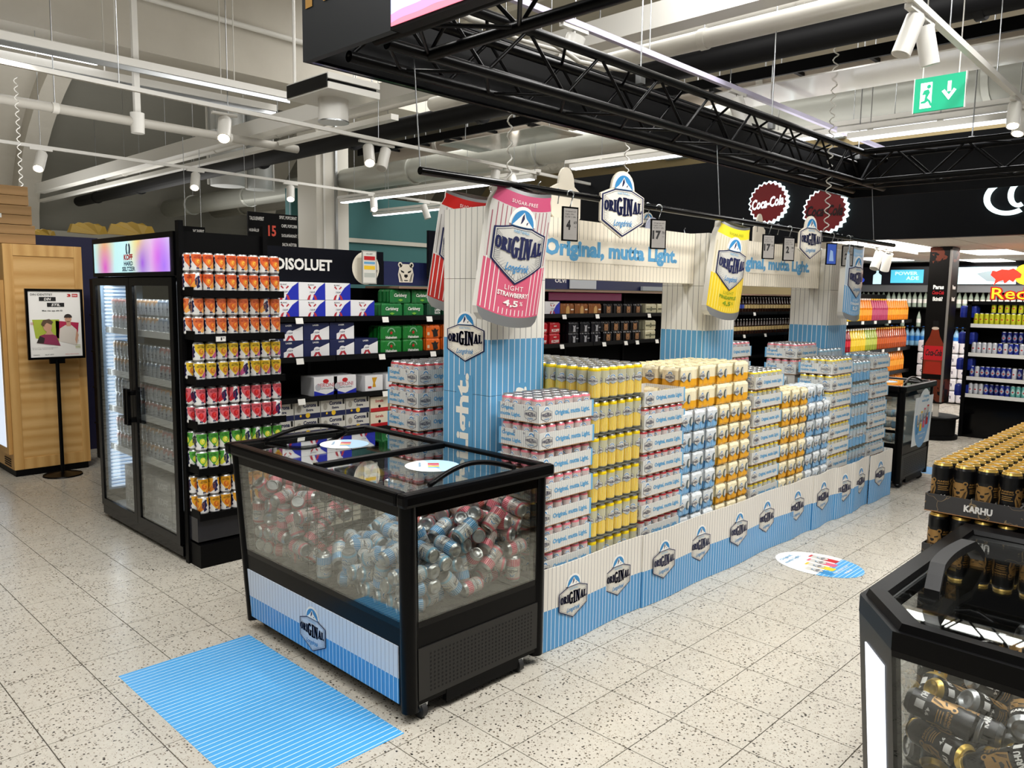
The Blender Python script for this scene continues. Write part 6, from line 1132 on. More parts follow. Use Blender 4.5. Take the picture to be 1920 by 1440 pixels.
# headers over the beer shelf
nb = mat('navy_header', '060812', .45, spec=.15)
t = thing('shelf_header', 'dark header board lettered in white over the cartons', 'sign', (2.75, 6.08, 0)); b = MB(); b.box(0, 0, 1.73, 1.76, .03, 2.035, nb); b.box(1.775, 0, 1.0+.73, 2.9, .02, 1.98, mat('deep_navy', '1a2350', .45)) if False else None; b.build('board', t)
b = MB(); b.art([A_text('ERIKOISOLUET', .80, .16, .80, .1, white, 0, .035), A_ell(1.56, .15, .15, .15, offwhite, 0, 30), A_text('K-market', 1.63, .13, .12, .03, blk, 1, .02)], plane_map((0, -.001, 1.73), (1, 0, 0), (0, 0, 1)), None, .001); b.build('lettering', t)
t = thing('price_poster', 'small price poster with red and yellow bars before the round cream disc', 'poster', (4.2, 5.98, 1.735)); b = MB(); b.bbox(0, 0, 0, .16, .008, .3, mat('poster_frame_grey', '9a9a94', .4), .001); b.art([A_rect(.01, .01, .15, .29, mat('poster_paper', 'dcdad2', .5), 0), A_rect(.02, .215, .14, .25, redm, 1), A_rect(.02, .13, .14, .165, yellowm, 1), A_rect(.02, .18, .14, .2, lightblue, 1), A_rect(.02, .06, .14, .1, mat('poster_grey', 'b8bcb4', .5), 1), A_text('OLUET', .08, .27, .07, .012, blk, 1, .02)], plane_map((0, -.0005, 0), (1, 0, 0), (0, 0, 1)), None, .0006); b.build('print', t)
t = thing('shelf_header', 'deep navy header with a cream bear head', 'sign', (4.53, 6.1, 0)); b = MB(); b.box(0, 0, 1.73, .92, .03, 1.955, mat('deep_navy', '1a2350', .45)); b.build('board', t)
b = MB(); b.art(bear(.26, .12, .19, offwhite, 0), plane_map((0, -.001, 1.735), (1, 0, 0), (0, 0, 1)), None, .001); b.build('bear_emblem', t)
t = thing('shelf_header', 'black header board with the start of white letters left of the red can sign', 'sign', (4.95, 5.95, 0)); b = MB(); b.box(0, 0, 1.80, .9, .03, 2.26, nb); b.build('board', t); b = MB(); b.art([A_text('OLUET', .62, .2, .5, .13, white, 0, .03), A_text('ja juomat', .45, -.03+.07, .4, .05, white, 0, .02)], plane_map((0, -.001, 1.8), (1, 0, 0), (0, 0, 1)), None, .001); b.build('lettering', t)
gradm = mat('gap_header_screen', '14235a', .4, 0, .25, '2a3f9a')
t = thing('shelf_header', 'dark blue picture header seen under the first cream header board', 'sign', (6.75, 6.08, 0)); b = MB(); b.box(0, 0, 1.73, 2.6, .03, 1.95, mat('deep_navy', '1a2350', .45)); b.box(.45, -.02, 1.74, .95, -.01, 1.86, mat('header_silver', 'b9bfc4', .4)); b.box(1.9, -.05, 1.735, 2.4, -.01, 1.79, mat('header_pale', 'aab2b8', .4)); b.build('board', t)
b = MB(); b.box(0.1, .0, 1.60, 1.5, .004, 1.69, mat('print_red_blue', '6b2a55', .4, 0, .15, 'a02a50')); b.art([A_text('KARHU', 1.3, .14, .4, .05, offwhite, 0, .03), A_text('OLVI', .3, .1, .2, .05, white, 0, .03)], plane_map((0, -.001, 1.73), (1, 0, 0), (0, 0, 1)), None, .001); b.build('print', t)
# cartons and packs on the beer shelf
def carton(name, w_, d_, h_, base, arts, extra=None):
    b = MB(); b.bbox(0, 0, 0, w_, d_, h_, base, .003); b.art(arts, plane_map((0, -.0003, 0), (1, 0, 0), (0, 0, 1)), None, .0006)
    return b.data(name)
cw = mat('carton_white', 'f0f0f2', .4); cb = mat('carton_blue', '1c2cb0', .4); cn = mat('carton_navy', '16204e', .4); rib = mat('ribbon_red', 'b8303c', .4)
def c1664(base, sweep, top):
    return [A_poly([(.26, .0), (.26, .15), (.20, .11), (.15, .05), (.13, .0)], sweep, 0), A_text(top, .12, .128, .06, .012, blk if base == cw else white, 1, .01), A_poly([(.095, .035), (.12, .05), (.105, .0), (.08, .0)], rib, 1), A_poly([(.165, .035), (.14, .05), (.155, .0), (.18, .0)], rib, 1), A_poly([(.09, .11), (.115, .09), (.12, .1), (.1, .12)], rib, 1), A_poly([(.17, .11), (.145, .09), (.14, .1), (.16, .12)], rib, 1), A_ell(.13, .068, .032, .024, cw, 2, 18), A_text('1664', .13, .067, .05, .018, navy, 3, .01, .3)]
C_W = carton('carton_1', .255, .36, .15, cw, c1664(cw, cb, 'BLANC')); C_B = carton('carton_2', .255, .36, .148, cn, [A_poly([(.255, .0), (.255, .12), (.07, .05), (.07, 0)], cw, 0), A_text('LAGER', .12, .128, .06, .014, white, 1, .03), A_poly([(.09, .0), (.12, .05), (.15, .05), (.18, 0), (.16, 0), (.135, .03), (.11, 0)], rib, 1), A_ell(.13, .065, .032, .024, cw, 2, 18), A_text('1664', .13, .065, .05, .018, navy, 3, .01, .3)])
C_CO = carton('carton_3', .255, .3, .15, mat('corona_white', 'd6d4cc', .45), [A_rect(0, .0, .255, .045, cn, 0), A_ell(.13, .03, .022, .022, yellowm, 1, 16), A_ell(.06, .03, .01, .01, yellowm, 1, 10), A_text('Corona', .15, .118, .13, .036, navy, 1, .04), A_text('Extra', .15, .076, .07, .022, navy, 1, .04), A_ell(.045, .09, .022, .03, mat('corona_grey', 'a8a49a', .4), 1, 12), A_rect(.225, .1, .245, .148, blk, 1)])
C_PE = carton('carton_4', .24, .22, .17, cw, [A_poly([(0, .0), (.24, .0), (.24, .05), (.12, .012), (0, .05)], cb, 0), A_text('PERONI', .12, .095, .17, .035, mat('peroni_pink', 'c9808a', .4), 1, .02), A_ell(.04, .08, .03, .03, mat('peroni_grey', 'b9bcc4', .4), 1, 14), A_text('NASTRO AZZURRO', .13, .065, .13, .012, navy, 1, 0), A_ell(.12, .13, .03, .02, redm, 1, 12)])
C_BE = carton('carton_5', .2, .25, .14, mat('cream_carton', 'e9dfc8', .5), [A_rect(0, .0, .2, .035, redm, 0), A_text('Estrella', .1, .1, .09, .025, redm, 1, .02), A_ell(.1, .05, .015, .015, dark, 1, 10)])
C_GL = carton('carton_6', .2, .22, .15, cw, [A_poly([(.08, .04), (.12, .04), (.11, .08), (.135, .13), (.075, .13), (.09, .08)], mat('beer_gold', 'd8a020', .4), 1), A_rect(.03, .03, .07, .05, redm, 1)])
def bpack(key, base, arts, nx=4, ny=3, h=.125):
    me = pack_mesh('pack_'+key, nx, ny, h, base, base, bdg=False); b = MB(); b.art(arts, plane_map((0, -.0012, 0), (1, 0, 0), (0, 0, 1)), None, .0005); return me, b.data('print_'+key)
cgr = '1c6a34'
P_CA = bpack('green_c', '1b7238', [A_text('Carlsberg', .13, .07, .15, .04, white, 1, .02, .25), A_poly([(.1, .03), (.13, .015), (.16, .03), (.13, .04)], mat('hop_green', '7cb83a', .4), 1)])
P_HE = bpack('green_h', '1a7a2e', [A_poly([(.13+(.022 if k % 2 == 0 else .009)*math.sin(k*PI/5), .065+(.022 if k % 2 == 0 else .009)*math.cos(k*PI/5)) for k in range(10)], redm, 2), A_band(ell(.13, .06, .038, .04, 12, .2, PI-.2), ell(.13, .06, .048, .05, 12, .2, PI-.2), mat('pale_green', '8fc09a', .4), 1, False), A_text('Heineken', .13, .022, .13, .026, white, 2, .03)])
P_LK = bpack('green_l', '1d4a34', [A_text('LAPIN', .14, .06, .07, .022, white, 1, .03), A_text('KULTA', .14, .033, .07, .022, white, 1, .03)], 3)
P_OR = bpack('orange', 'e0661a', [A_poly([(.1, .01), (.09, .06), (.07, .085), (.1, .08), (.12, .1), (.14, .08), (.17, .09), (.15, .06), (.16, .02)], blk, 1), A_rect(.02, .03, .05, .06, mat('barcode_pale', 'd8c0a0', .4), 1)], 3)
P_AM = bpack('amber', '8a5222', [A_poly([(.1, .01), (.1, .07), (.12, .1), (.15, .1), (.165, .07), (.165, .01)], mat('amber_fig', 'c99a58', .4), 1), A_rect(.19, .05, .24, .065, offwhite, 1)])
P_BR = bpack('black_bear', '101012', bear(.1, .055, .085, mat('bear_brown', 'a8764a', .4), 0), 3)
P_GT = bpack('black_goat', '12131a', [A_poly([(.08, .01), (.085, .06), (.07, .09), (.1, .08), (.13, .09), (.12, .05), (.125, .01)], mat('goat_grey', 'a9a9ae', .4), 1), A_rect(.14, .05, .18, .06, mat('goat_grey', 'a9a9ae', .4), 1)], 3)
P_CR = bpack('cream', 'd8d2b0', [A_rect(.02, .05, .24, .07, mat('cream_fig', '6a6a50', .5), 1), A_ell(.13, .06, .02, .03, mat('cream_fig', '6a6a50', .5), 1, 10)])
P_RK = bpack('red', 'c01c28', [A_text('KOFF', .1, .035, .13, .035, white, 1, .03), A_rect(.07, .08, .12, .09, offwhite, 1)], 3)
def put(me, x, z, lab, y=BY+.03, cat='carton', nm='beer_carton'):
    if isinstance(me, tuple):
        o = obj(nm, me[0], None, (x, y, z)); obj('print', me[1], o)
    else: o = obj(nm, me, None, (x, y, z))
    return tag(o, lab, cat)
UL = ['lower', 'upper']
for lay in range(2):
    for i in range(5):
        if lay == 1 and i == 4: continue
        put(C_W, 3.06+i*.262, 1.436+lay*.152, 'white and blue 1664 carton, %s row of the top shelf, %s from left' % (UL[lay], ORD[i]))
    for i in range(5):
        if not (lay == 1 and i == 4): put(C_B, 3.10+i*.262, 1.091+lay*.15, 'navy 1664 lager carton, %s row of the second shelf, %s from left' % (UL[lay], ORD[i]))
    for i in range(5): put(C_CO, 3.0+i*.262, .401+lay*.152, 'Corona carton, %s row of the bottom shelf, %s from left' % (UL[lay], ORD[i])) if False else put(C_CO, 3.0+i*.262, .401+lay*.152, 'white and navy carton with gold seals, %s row of the bottom shelf, %s from left' % (UL[lay], ORD[i]))
    put(C_BE, 4.32, .401+lay*.145, 'cream and red carton on the bottom shelf, %s one' % UL[lay]); put(C_BE, 4.54, .401+lay*.145, 'cream and red carton beside the pink trays, %s one' % UL[lay])
    for i in range(2): put(P_CA, 4.44+i*.265+lay*.1, 1.436+lay*.127, 'bright green can pack, %s row of the top shelf, %s' % (UL[lay], ['left', 'right'][i]), cat='can pack', nm='beer_pack')
    put(P_LK, 4.99+lay*.1, 1.436+lay*.127, 'dark green can pack right of the bright green ones, %s row' % UL[lay], cat='can pack', nm='beer_pack'); put(P_LK, 5.22+lay*.08, 1.436+lay*.127, 'dark green can pack partly behind the red can sign, %s row' % UL[lay], cat='can pack', nm='beer_pack')
    for i in range(2): put(P_HE, 4.43+i*.265, 1.091+lay*.127, 'green can pack with a red star, %s row, %s' % (UL[lay], ['left', 'right'][i]), cat='can pack', nm='beer_pack')
    for i in range(2): put(P_OR, 4.98+i*.22, 1.091+lay*.127, 'orange can pack with a black goat, %s row, %s' % (UL[lay], ['left', 'right'][i]), cat='can pack', nm='beer_pack')
    for i in range(4): put(P_BR, 7.83+i*.205-.05*lay, 1.091+lay*.127, 'black can pack with a brown bear on the second shelf, %s row, %s from left' % (UL[lay], ORD[i]), cat='can pack', nm='beer_pack')
    for i in range(3): put(P_GT, 7.16+i*.215, 1.091+lay*.127, 'black can pack with a grey goat on the second shelf, %s row, %s from left' % (UL[lay], ORD[i]), cat='can pack', nm='beer_pack')
    put(P_RK, 6.82, 1.091+lay*.127, 'red can pack seen under the first cream header, %s row' % UL[lay], cat='can pack', nm='beer_pack'); put(P_RK, 6.6, 1.091+lay*.127, 'red can pack hidden mostly by the first column, %s row' % UL[lay], cat='can pack', nm='beer_pack')
    put(P_CR, 8.72, 1.091+lay*.127, 'cream can pack left of the middle column, second shelf, %s row' % UL[lay], cat='can pack', nm='beer_pack')
for i in range(4): put(C_PE, 3.72+i*.2-.0, .741, 'white carton with a blue swoosh on the third shelf, %s from left' % ORD[i]) if i < 2 else put(C_GL, 3.78+i*.24, .741, 'white carton with a gold glass on the third shelf, %s' % ['', '', 'left', 'right'][i])
put(C_W, 6.73, 1.436, 'white and blue carton seen under the first cream header')
for i in range(3): put(P_AM, 7.0+i*.262, 1.436, 'amber brown can pack on the top shelf, %s from left' % ORD[i], cat='can pack', nm='beer_pack')
for lay in range(2): 
    for i in range(4): put(P_BR, 7.82+i*.21, 1.436+lay*.0 if lay == 0 else 1.436, 'black can pack with a brown bear on the top shelf, %s from left' % ORD[i], y=BY+.03+lay*.22, cat='can pack', nm='beer_pack') if lay == 0 else None
for i in range(2): put(P_CR, 8.72+i*.27, 1.436, 'cream can pack on the top shelf beside the middle column, %s' % ['left', 'right'][i], cat='can pack', nm='beer_pack')
# bottles
def bottle_mesh(name, r, h, body, label=None, cap=None, neck=.38, seg=10):
    b = MB(); lb = label or body; cp = cap or body
    b.ring([(r*.9, 0), (r, h*.03), (r, h*.25), (r, h*.5), (r, h*.58), (r*.36, h*(1-neck*.35)), (r*.3, h*.95)], [body, body, lb, body, body, body], seg, caps=False)
    b.ring([(r*.36, h*.93), (r*.36, h)], cp, seg); b.ring([(.0001, 0), (r*.9, 0)], body, seg, caps=False); return b.data(name)
capw = mat('cap_white', 'eeeeee', .4); capb = mat('cap_black', '111111', .4)
def gm(n_, c, r=.12): return mat('liquid_'+n_, c, r, 0, spec=.7)
BOT = {k: bottle_mesh('bottle_'+k, .045, .33, gm(k, c), mat('blabel_'+k, l, .4), mat('bcap_'+k, q, .4)) for k, c, l, q in (('orange', 'e8861a', 'f0a63a', 'f0e8e0'), ('yellow', 'e6c02a', 'f0d24a', 'e8e8e0'), ('pink', 'b84468', 'c25a7a', 'f0c040'), ('red', '8c1420', 'c8283a', 'eeeeee'), ('lime', '9aa83a', 'c4cc60', 'e8e8e0'), ('cola', '3a1208', 'b01c20', 'c02020'), ('amber', 'a8481a', 'c8602a', 'd8a040'), ('water', '8ab8d8', '2a7ac8', '2a6ac0'), ('clear', 'b8c4b0', 'e8e6d8', '2a2a2a'), ('green', '1c4a2a', 'd8d8c8', '222222'))}
WB = bottle_mesh('wine_small', .035, .27, gm('smallclear', 'a8b8a8'), white, capb); DB = bottle_mesh('beer_dark', .031, .24, gm('darkglass', '2a160c'), mat('dlabel', 'c8b078', .4), mat('dcap', 'c8c8c8', .3)); DB2 = bottle_mesh('beer_blue', .031, .24, gm('darkglass', '2a160c'), mat('dlabel2', '3a4ea8', .4), mat('dcap', 'c8c8c8', .3)); DB3 = bottle_mesh('beer_white', .031, .24, gm('darkglass', '2a160c'), mat('dlabel3', 'b9bcc8', .4), mat('dcap', 'c8c8c8', .3))
for i in range(34):
    x_ = 9.9+i*.097; 
    tag(obj('beer_bottle', [DB2, DB][i > 16], None, (x_, BY+.10, 1.436)), 'small beer bottle on the top shelf right of the middle column, %s from left' % ORDN(i), 'bottle', 'bottles on the top beer shelf, right part')
    tag(obj('beer_bottle', [DB3, DB][i > 12], None, (x_, BY+.06, 1.091)), 'small beer bottle on the second shelf right of the middle column, %s from left' % ORDN(i), 'bottle', 'bottles on the second beer shelf, right part')
# soda shelf
t = thing('soda_shelf', 'black shelf of coloured soda bottles right of the last column', 'shelf', (10.9, 4.4, 0)); SZS = [.20, .53, .90, 1.345]
b = MB(); b.box(0, .42, 0, 3.1, .46, 1.75, blackmat); b.build('back_panel', t)
for z in SZS: b = MB(); b.box(0, 0, z-.04, 3.1, .42, z, blackmat); b.box(0, -.012, z-.05, 3.1, 0, z+.005, dark); b.build('shelf', t)
for x_, s_ in [(.3, 3), (.9, 3), (1.4, 3), (2.0, 3), (2.6, 3), (.5, 2), (1.2, 2), (1.8, 2), (2.5, 2)]: b = MB(); b.box(x_, -.02, SZS[s_]-.045, x_+.09, -.013, SZS[s_], tg); b.build('price_tag', t)
b = MB(); b.box(0, .1, 1.76, .95, .14, 2.02, blackmat); b.art([A_poly([(.45, .02), (.62, .16), (.58, .22), (.45, .22), (.32, .22), (.28, .16)], offwhite, 0), A_text('eau', .45, .17, .16, .06, blk, 1, .02)], plane_map((0, .099, 1.76), (1, 0, 0), (0, 0, 1)), None, .001); b.build('sign', t)
def brow(z, y, x0, segs, who, step=.094, lay=1):
    x_ = x0
    for kd, n_, nm in segs:
        for i in range(n_):
            for j in range(2): tag(obj('soda_bottle', BOT[kd], None, (x_, y+.06+j*.1, z+.001)), '%s bottle on the %s, %s from left, %s' % (nm, who, ORDN(i), ['front', 'behind'][j]), 'bottle', '%s bottles on the %s' % (nm, who))
            x_ += step
brow(1.345, 4.4, 10.95, [('red', 3, 'red'), ('yellow', 7, 'yellow orange'), ('orange', 5, 'light orange'), ('pink', 7, 'raspberry pink'), ('orange', 10, 'deep orange')], 'top soda shelf')
brow(.90, 4.4, 10.95, [('cola', 3, 'dark cola'), ('red', 4, 'cherry red'), ('yellow', 6, 'lemon yellow'), ('lime', 5, 'pale lime'), ('amber', 5, 'amber red'), ('amber', 9, 'amber')], 'second soda shelf')
brow(.53, 4.4, 12.4, [('amber', 5, 'amber'), ('orange', 11, 'orange')], 'third soda shelf'); brow(.20, 4.4, 12.4, [('amber', 5, 'amber'), ('orange', 11, 'orange')], 'lowest soda shelf')
wp = mat('white_pack_film', 'dcdce2', .3)
for i in range(5):
    for j in range(3):
        b = MB(); b.bbox(0, 0, 0, .3, .3, .19, wp, .03); b.art([A_text('OLVI', .15, .09, .18, .05, navy, 0, .02)], lambda u, v, e=0: Vector((-.0005-e, .3-u, v)), None, .001); b.art([A_text('OLVI', .15, .09, .18, .05, navy, 0, .02)], plane_map((0, -.0005, 0), (1, 0, 0), (0, 0, 1)), None, .001)
        o = b.build('water_pack'); o.location = (14.05, 3.62+.31*j-.25, .02+.2*i); tag(o, 'white film wrapped water pack left of the tall cola pillar, %s layer, %s' % (ORD[i], ['right', 'middle', 'left'][j]), 'water pack')
# far wall shelf with lit displays
t = thing('far_shelf', 'black far shelf of small bottles under the dark blue display band', 'shelf', (14.5, -.5, 0)); b = MB(); b.box(.1, 0, 0, .6, 6.3, 2.3, blackmat); b.build('back_panel', t)
for z in (.9, 1.22, 1.55): b = MB(); b.box(-.2, 0, z-.02, .1, 6.3, z, dark); b.build('shelf', t)
b = MB(); b.box(-.25, 0, 1.80, .1, 6.3, 1.92, mat('grey_band', '6a6d70', .4)); b.build('grey_band', t)
b = MB(); b.box(-.27, 0, 1.92, .1, 6.3, 2.22, mat('night_blue', '06091c', .3)); b.build('display_band', t)
b = MB(); fdis = lambda u, v, e=0: Vector((-.272-e, u+.5, v))
em = mat('display_cyan', '58c4dc', .4, 0, .9, '48b8d8'); em2 = mat('display_blue', '2a4ac0', .4, 0, .7, '2a4ad0'); em3 = mat('display_pale', 'd0f0f4', .4, 0, .8, 'c8ecf4')
b.art([A_rect(4.33, 1.95, 4.85, 2.17, em, 0), A_text('POWER', 4.6, 2.11, -.36, .06, em3, 1, .03), A_text('ADE', 4.5, 2.03, -.2, .06, em3, 1, .03), A_poly([(5.0, 1.93), (5.14, 1.93), (5.14, 2.08), (5.09, 2.12), (5.09, 2.16), (5.05, 2.16), (5.05, 2.12), (5.0, 2.08)], em3, 0), A_ell(5.7, 2.03, .09, .09, em2, 0), A_ell(5.4, 2.0, .12, .06, em2, 0), A_rect(3.0, 1.93, 3.85, 2.2, em3, 0), A_poly([(3.1, 1.95), (3.3, 2.15), (3.55, 2.1), (3.4, 1.98)], mat('display_grey', '8fa0a8', .4), 1)], fdis, None, .002); b.build('pictures', t)
for s_, z in enumerate((.9, 1.22, 1.55)):
    for i in range(52):
        if s_ == 1 and i % 3: continue
        kd = WB if s_ else BOT['water']; yy = 1.6+i*.085
        tag(obj('small_bottle', kd, None, (14.38, yy, z)), ['blue water bottle', 'small pale bottle', 'small white labelled bottle'][s_]+' on the far shelf, %s from right' % ORDN(i), 'bottle', 'bottles on the far shelf, %s row from below' % ORD[s_])
# cola pillar
cola = mat('cola_dark', '15110f', .4, spec=.15); n = N(cola); x, v = n.pos(); nz = n.noise(v, 9., 4.)
f_ = n.m('MULTIPLY', n.m('MAXIMUM', n.m('GREATER_THAN', x[2], 2.1), n.m('LESS_THAN', x[2], .72)), n.m('GREATER_THAN', nz, .5)); n.lk(n.mix(f_, srgb('0a0807'), srgb('5a2a1c')), n.b.inputs['Base Color'])
t = thing('cola_pillar', 'square pillar wrapped in a dark cola bottle picture with a red label', 'pillar', (10.3, 2.84, 0)); b = MB(); b.box(0, 0, .45, .3, .24, 2.29, cola); b.box(-.004, -.004, .45, .012, .02, 2.26, mat('grey_edge', '77736e', .5)); b.build('shaft', t)
b = MB(); b.ring([(.3, 0), (.3, .04), (.27, .05), (.27, .24), (.3, .25), (.3, .27)], blackmat, 24, (.15, .14, 0)); b.build('foot', t)
b = MB(); b.box(.02, .03, .27, .05, .09, .44, mat('pillar_pale', 'cfc8bc', .5)); b.box(.02, .13, .27, .05, .19, .44, mat('pillar_pale', 'cfc8bc', .5)); b.box(.0, .0, .43, .3, .24, .45, blackmat); b.build('support', t)
cr_ = mat('cola_red', 'b3161f', .35, 0, .12, 'b3161f'); glow = mat('cola_amber', '7a2a14', .3)
fp = lambda u, v, e=0: Vector((-.001-e, .12-u*.9, v)); b = MB()
b.art([A_text('Paras', 0, 1.82, .13, .05, white, 0, .04), A_text('Coca-Cola', 0, 1.755, .14, .045, cr_, 0, .02, .4), A_text('Ikinä?', 0, 1.68, .12, .05, white, 0, .04),
       A_poly([(-.03, 1.33), (.03, 1.33), (.035, 1.38), (.03, 1.42), (-.03, 1.42), (-.035, 1.38)], mat('cap_dark', '0a0a0a', .3), 0), A_ell(0, 1.33, .045, .018, mat('glass_rim', 'c8b8a8', .2), 1, 14),
       A_poly([(-.04, 1.32), (.04, 1.32), (.06, 1.24), (.11, 1.15), (.12, 1.0), (.12, .78), (-.12, .78), (-.12, 1.0), (-.11, 1.15), (-.06, 1.24)], glow, 0), A_rect(-.121, .95, .121, 1.12, cr_, 1), A_text('Coca-Cola', 0, 1.04, .2, .08, blk, 2, .03, .4), A_poly([(-.11, .78), (.11, .78), (.09, .93), (-.09, .93)], mat('cola_glow', 'a02818', .3), 1)], fp, None, .001)
b.art([A_text('Paras', .15, 1.82, .12, .05, white, 0, .04), A_text('Ikinä?', .15, 1.68, .12, .05, white, 0, .04)], plane_map((0, -.005, 0), (1, 0, 0), (0, 0, 1)), None, .001); b.build('print', t)
# side pockets of packs behind the pillar
for i in range(4):
    o = tag(obj('six_pack', pack_mesh('pack_navy', 3, 2, .14, '2a3a9a', '1a2a8a', bdg=False), None, (10.78, 2.84, .5+.32*i), -PI/2), 'dark blue energy drink pack on the end of the energy shelf, %s from below' % ORD[i], 'can pack')
# energy drink shelf
t = thing('energy_shelf', 'black shelf of slim energy cans at the right edge under the neon sign', 'shelf', (10.75, -.9, 0)); LW = 3.65; b = MB(); b.box(.42, 0, 0, .46, LW, 1.66, blackmat); b.box(.0, LW-.04, 0, .46, LW, 1.66, blackmat); b.box(0, 0, 1.62, .46, LW, 1.66, blackmat); b.box(.02, 0, 0, .42, LW-.04, .5, blackgloss); b.build('carcass', t)
EZ = [.53, .74, 1.03, 1.38]
for z in EZ: b = MB(); b.box(0, 0, z-.03, .42, LW-.05, z, blackmat); b.box(-.012, 0, z-.035, 0, LW-.05, z+.01, mat('shelf_edge_white', 'd9d9d6', .4)); b.build('shelf', t)
ecol = {'y': ('c9c92a', 'd8d83a'), 'w': ('d8dce4', 'e8eaf0'), 'b': ('2a3aa0', 'b9c0cc'), 'n': ('16206e', '8a94b0'), 't': ('6ac0b8', 'c8e8e4')}
def ecan(k):
    lo_, hi_ = ecol[k]; body = mat('ecan_'+k, lo_, .3, .3); hi2 = mat('ecan_hi_'+k, hi_, .3, .4)
    it = [A_poly([(-.03, .06), (0, .11), (.03, .06), (0, .03)], hi2, 0), A_ell(0, .062, .011, .008, redm, 1, 10)]
    return can_mesh('energy_can_'+k, PROFSL, body, lidm, [(it, a, 0., 1.) for a in (0, PI)], 12)
EC = {k: ecan(k) for k in ecol}
for s_, (z, seq) in enumerate(zip(EZ, ['tttttttttttttttttttttttttttttttttttttbbnnbwww', 'wwnnnnwnnnwnnnnnwnwnwbbbbbbwb', 'wwnnwnwnwnwnnwbwbwbbwbwwwww', 'yyyyyyyyyyyyyyyyyyyyyyyyyyyyyyy'])):
    nn = 40
    for i in range(nn):
        k = seq[::-1][i % len(seq)] if s_ else seq[::-1][i]
        tag(obj('energy_can', EC[k], None, (10.80, 2.66-i*.056, z+.001), PI+random.uniform(-.2, .2)), '%s slim can on the %s energy shelf from below, %s from left' % ({'y': 'yellow green', 'w': 'silver white', 'b': 'blue', 'n': 'dark blue', 't': 'pale turquoise'}[k], ORD[s_], ORDN(i)), 'energy can', 'slim cans on energy shelf %s' % ORD[s_])
for i in range(6): tag(obj('energy_can', EC['y'], None, (10.80, 2.48-i*.07, 1.38+.137), PI), 'green slim can in the upper layer, %s from left' % ORD[i], 'energy can')
for s_ in (1, 2):
    for i in range(8): tag(obj('energy_can', EC['n'], None, (10.80, 2.35-i*.058, EZ[s_+0]+.137), PI), 'dark blue slim can stacked second high, %s shelf, %s from left' % (ORD[s_], ORD[i]), 'energy can') if s_ == 2 else None
# neon sign
t = thing('neon_sign', 'red and yellow neon sign with two bulls before a sun', 'neon sign', (10.9, 2.30, 1.70)); nr = mat('neon_red', 'ff2a1c', .4, 0, 2.2, 'ff2414'); ny_ = mat('neon_yellow', 'ffd02a', .4, 0, 1.6, 'ffc820')
rd = mat('sign_red_board', 'a01510', .4, 0, .5, 'c01810'); fb = lambda u, v, e=0: Vector((-.02-e, .0-u, v))
b = MB(); out = ell(.10, .28, .12, .12, 22); b.prism(out, lambda u, v: fb(u, v), lambda u, v: fb(u, v, -.02), ny_); b.build('sun', t)
for sgn in (-1, 1):
    pts = [(-.27, .24), (-.25, .30), (-.2, .29), (-.13, .32), (-.04, .31), (.02, .33), (.08, .29), (.13, .25), (.12, .2), (.06, .19), (.03, .14), (-.02, .17), (-.08, .12), (-.1, .17), (-.16, .15), (-.22, .1), (-.2, .18)]
    pts = [(.10+(x_-.18)*.8*(1 if sgn == -1 else -1), y_*.85+.07) for x_, y_ in pts]; b = MB(); b.prism(pts if sgn < 0 else pts[::-1], lambda u, v: fb(u, v, .012), lambda u, v: fb(u, v, .002), nr); b.build('bull', t)
b = MB(); it = [A_text('Red Bull', .17, .055, .84, .16, rd, 0, .07), A_text('Red Bull', .17, .055, .80, .13, ny_, 2, .0)]; b.art(it, fb, None, .006); b.build('lettering', t)
# bottle cap signs and the big script on the black front
def crown(y, z, r, lab, lit=True):
    t = thing('bottle_cap_sign', lab, 'sign', (8.70, y, z)); N_ = 24; glow_ = mat('sign_white_glow', 'f0ffff', .4, 0, 1.6, 'dff6f8'); rr = mat('cap_red', '7e1014', .45); f = lambda u, v, e=0: Vector((-e, -u, v))
    outl = [(r*(1+.055*math.cos(i*PI/2+0))*math.cos(2*PI*i/(N_*4)), r*(1+.055*math.cos(i*PI/2))*math.sin(2*PI*i/(N_*4))) for i in range(N_*4)]
    b = MB(); b.prism(outl, lambda u, v: f(u, v, .0), lambda u, v: f(u, v, -.045), glow_); b.build('rim', t)
    b = MB(); b.prism([(u*.91, v*.91) for u, v in outl], lambda u, v: f(u, v, .012), lambda u, v: f(u, v, .002), rr); b.build('face', t)
    b = MB(); b.art([A_text('Coca-Cola', 0, 0, r*1.65, r*.5, glow_ if lit else mat('letter_dark', '1c0506', .4), 0, .03, .35, .12 if lit else 0)], lambda u, v, e=0: f(u, v, .014+e), None, .002); b.build('lettering', t)
crown(4.37, 2.755, .235, 'lit red bottle cap sign with white script lettering on the black front'); crown(3.70, 2.62, .245, 'unlit red bottle cap sign with dark lettering, right of the lit one', False)
t = thing('script_sign', 'huge white glowing script letter on the black front at the right edge', 'sign', (8.72, 2.0, 2.62)); gl_ = mat('sign_white_glow', 'f0ffff', .4, 0, 1.6, 'dff6f8')
b = MB(); f = lambda u, v, e=0: Vector((-e, -u, v))
for (cx, cy, rx, ry, a0, a1, w_) in ((.05, .02, .21, .17, 1.7, 5.3, .05), (.13, .04, .09, .12, 1.2, 5.2, .045)):
    ins = ell(cx, cy, rx-w_, ry-w_*.8, 20, a0, a1); ou = ell(cx, cy, rx, ry, 20, a0, a1)
    for i in range(20): b.hexa([f(*ins[i]), f(*ins[i+1]), f(*ou[i+1]), f(*ou[i])], [f(*ins[i], .03), f(*ins[i+1], .03), f(*ou[i+1], .03), f(*ou[i], .03)], gl_)
b.build('letter', t)
b = MB(); b.tube([(6.72, 5.2, 2.24), (6.9, 5.2, 2.23), (7.05, 5.2, 2.28), (7.1, 5.2, 2.2)], .012, nr, 6); b.build('neon_tube').parent = None
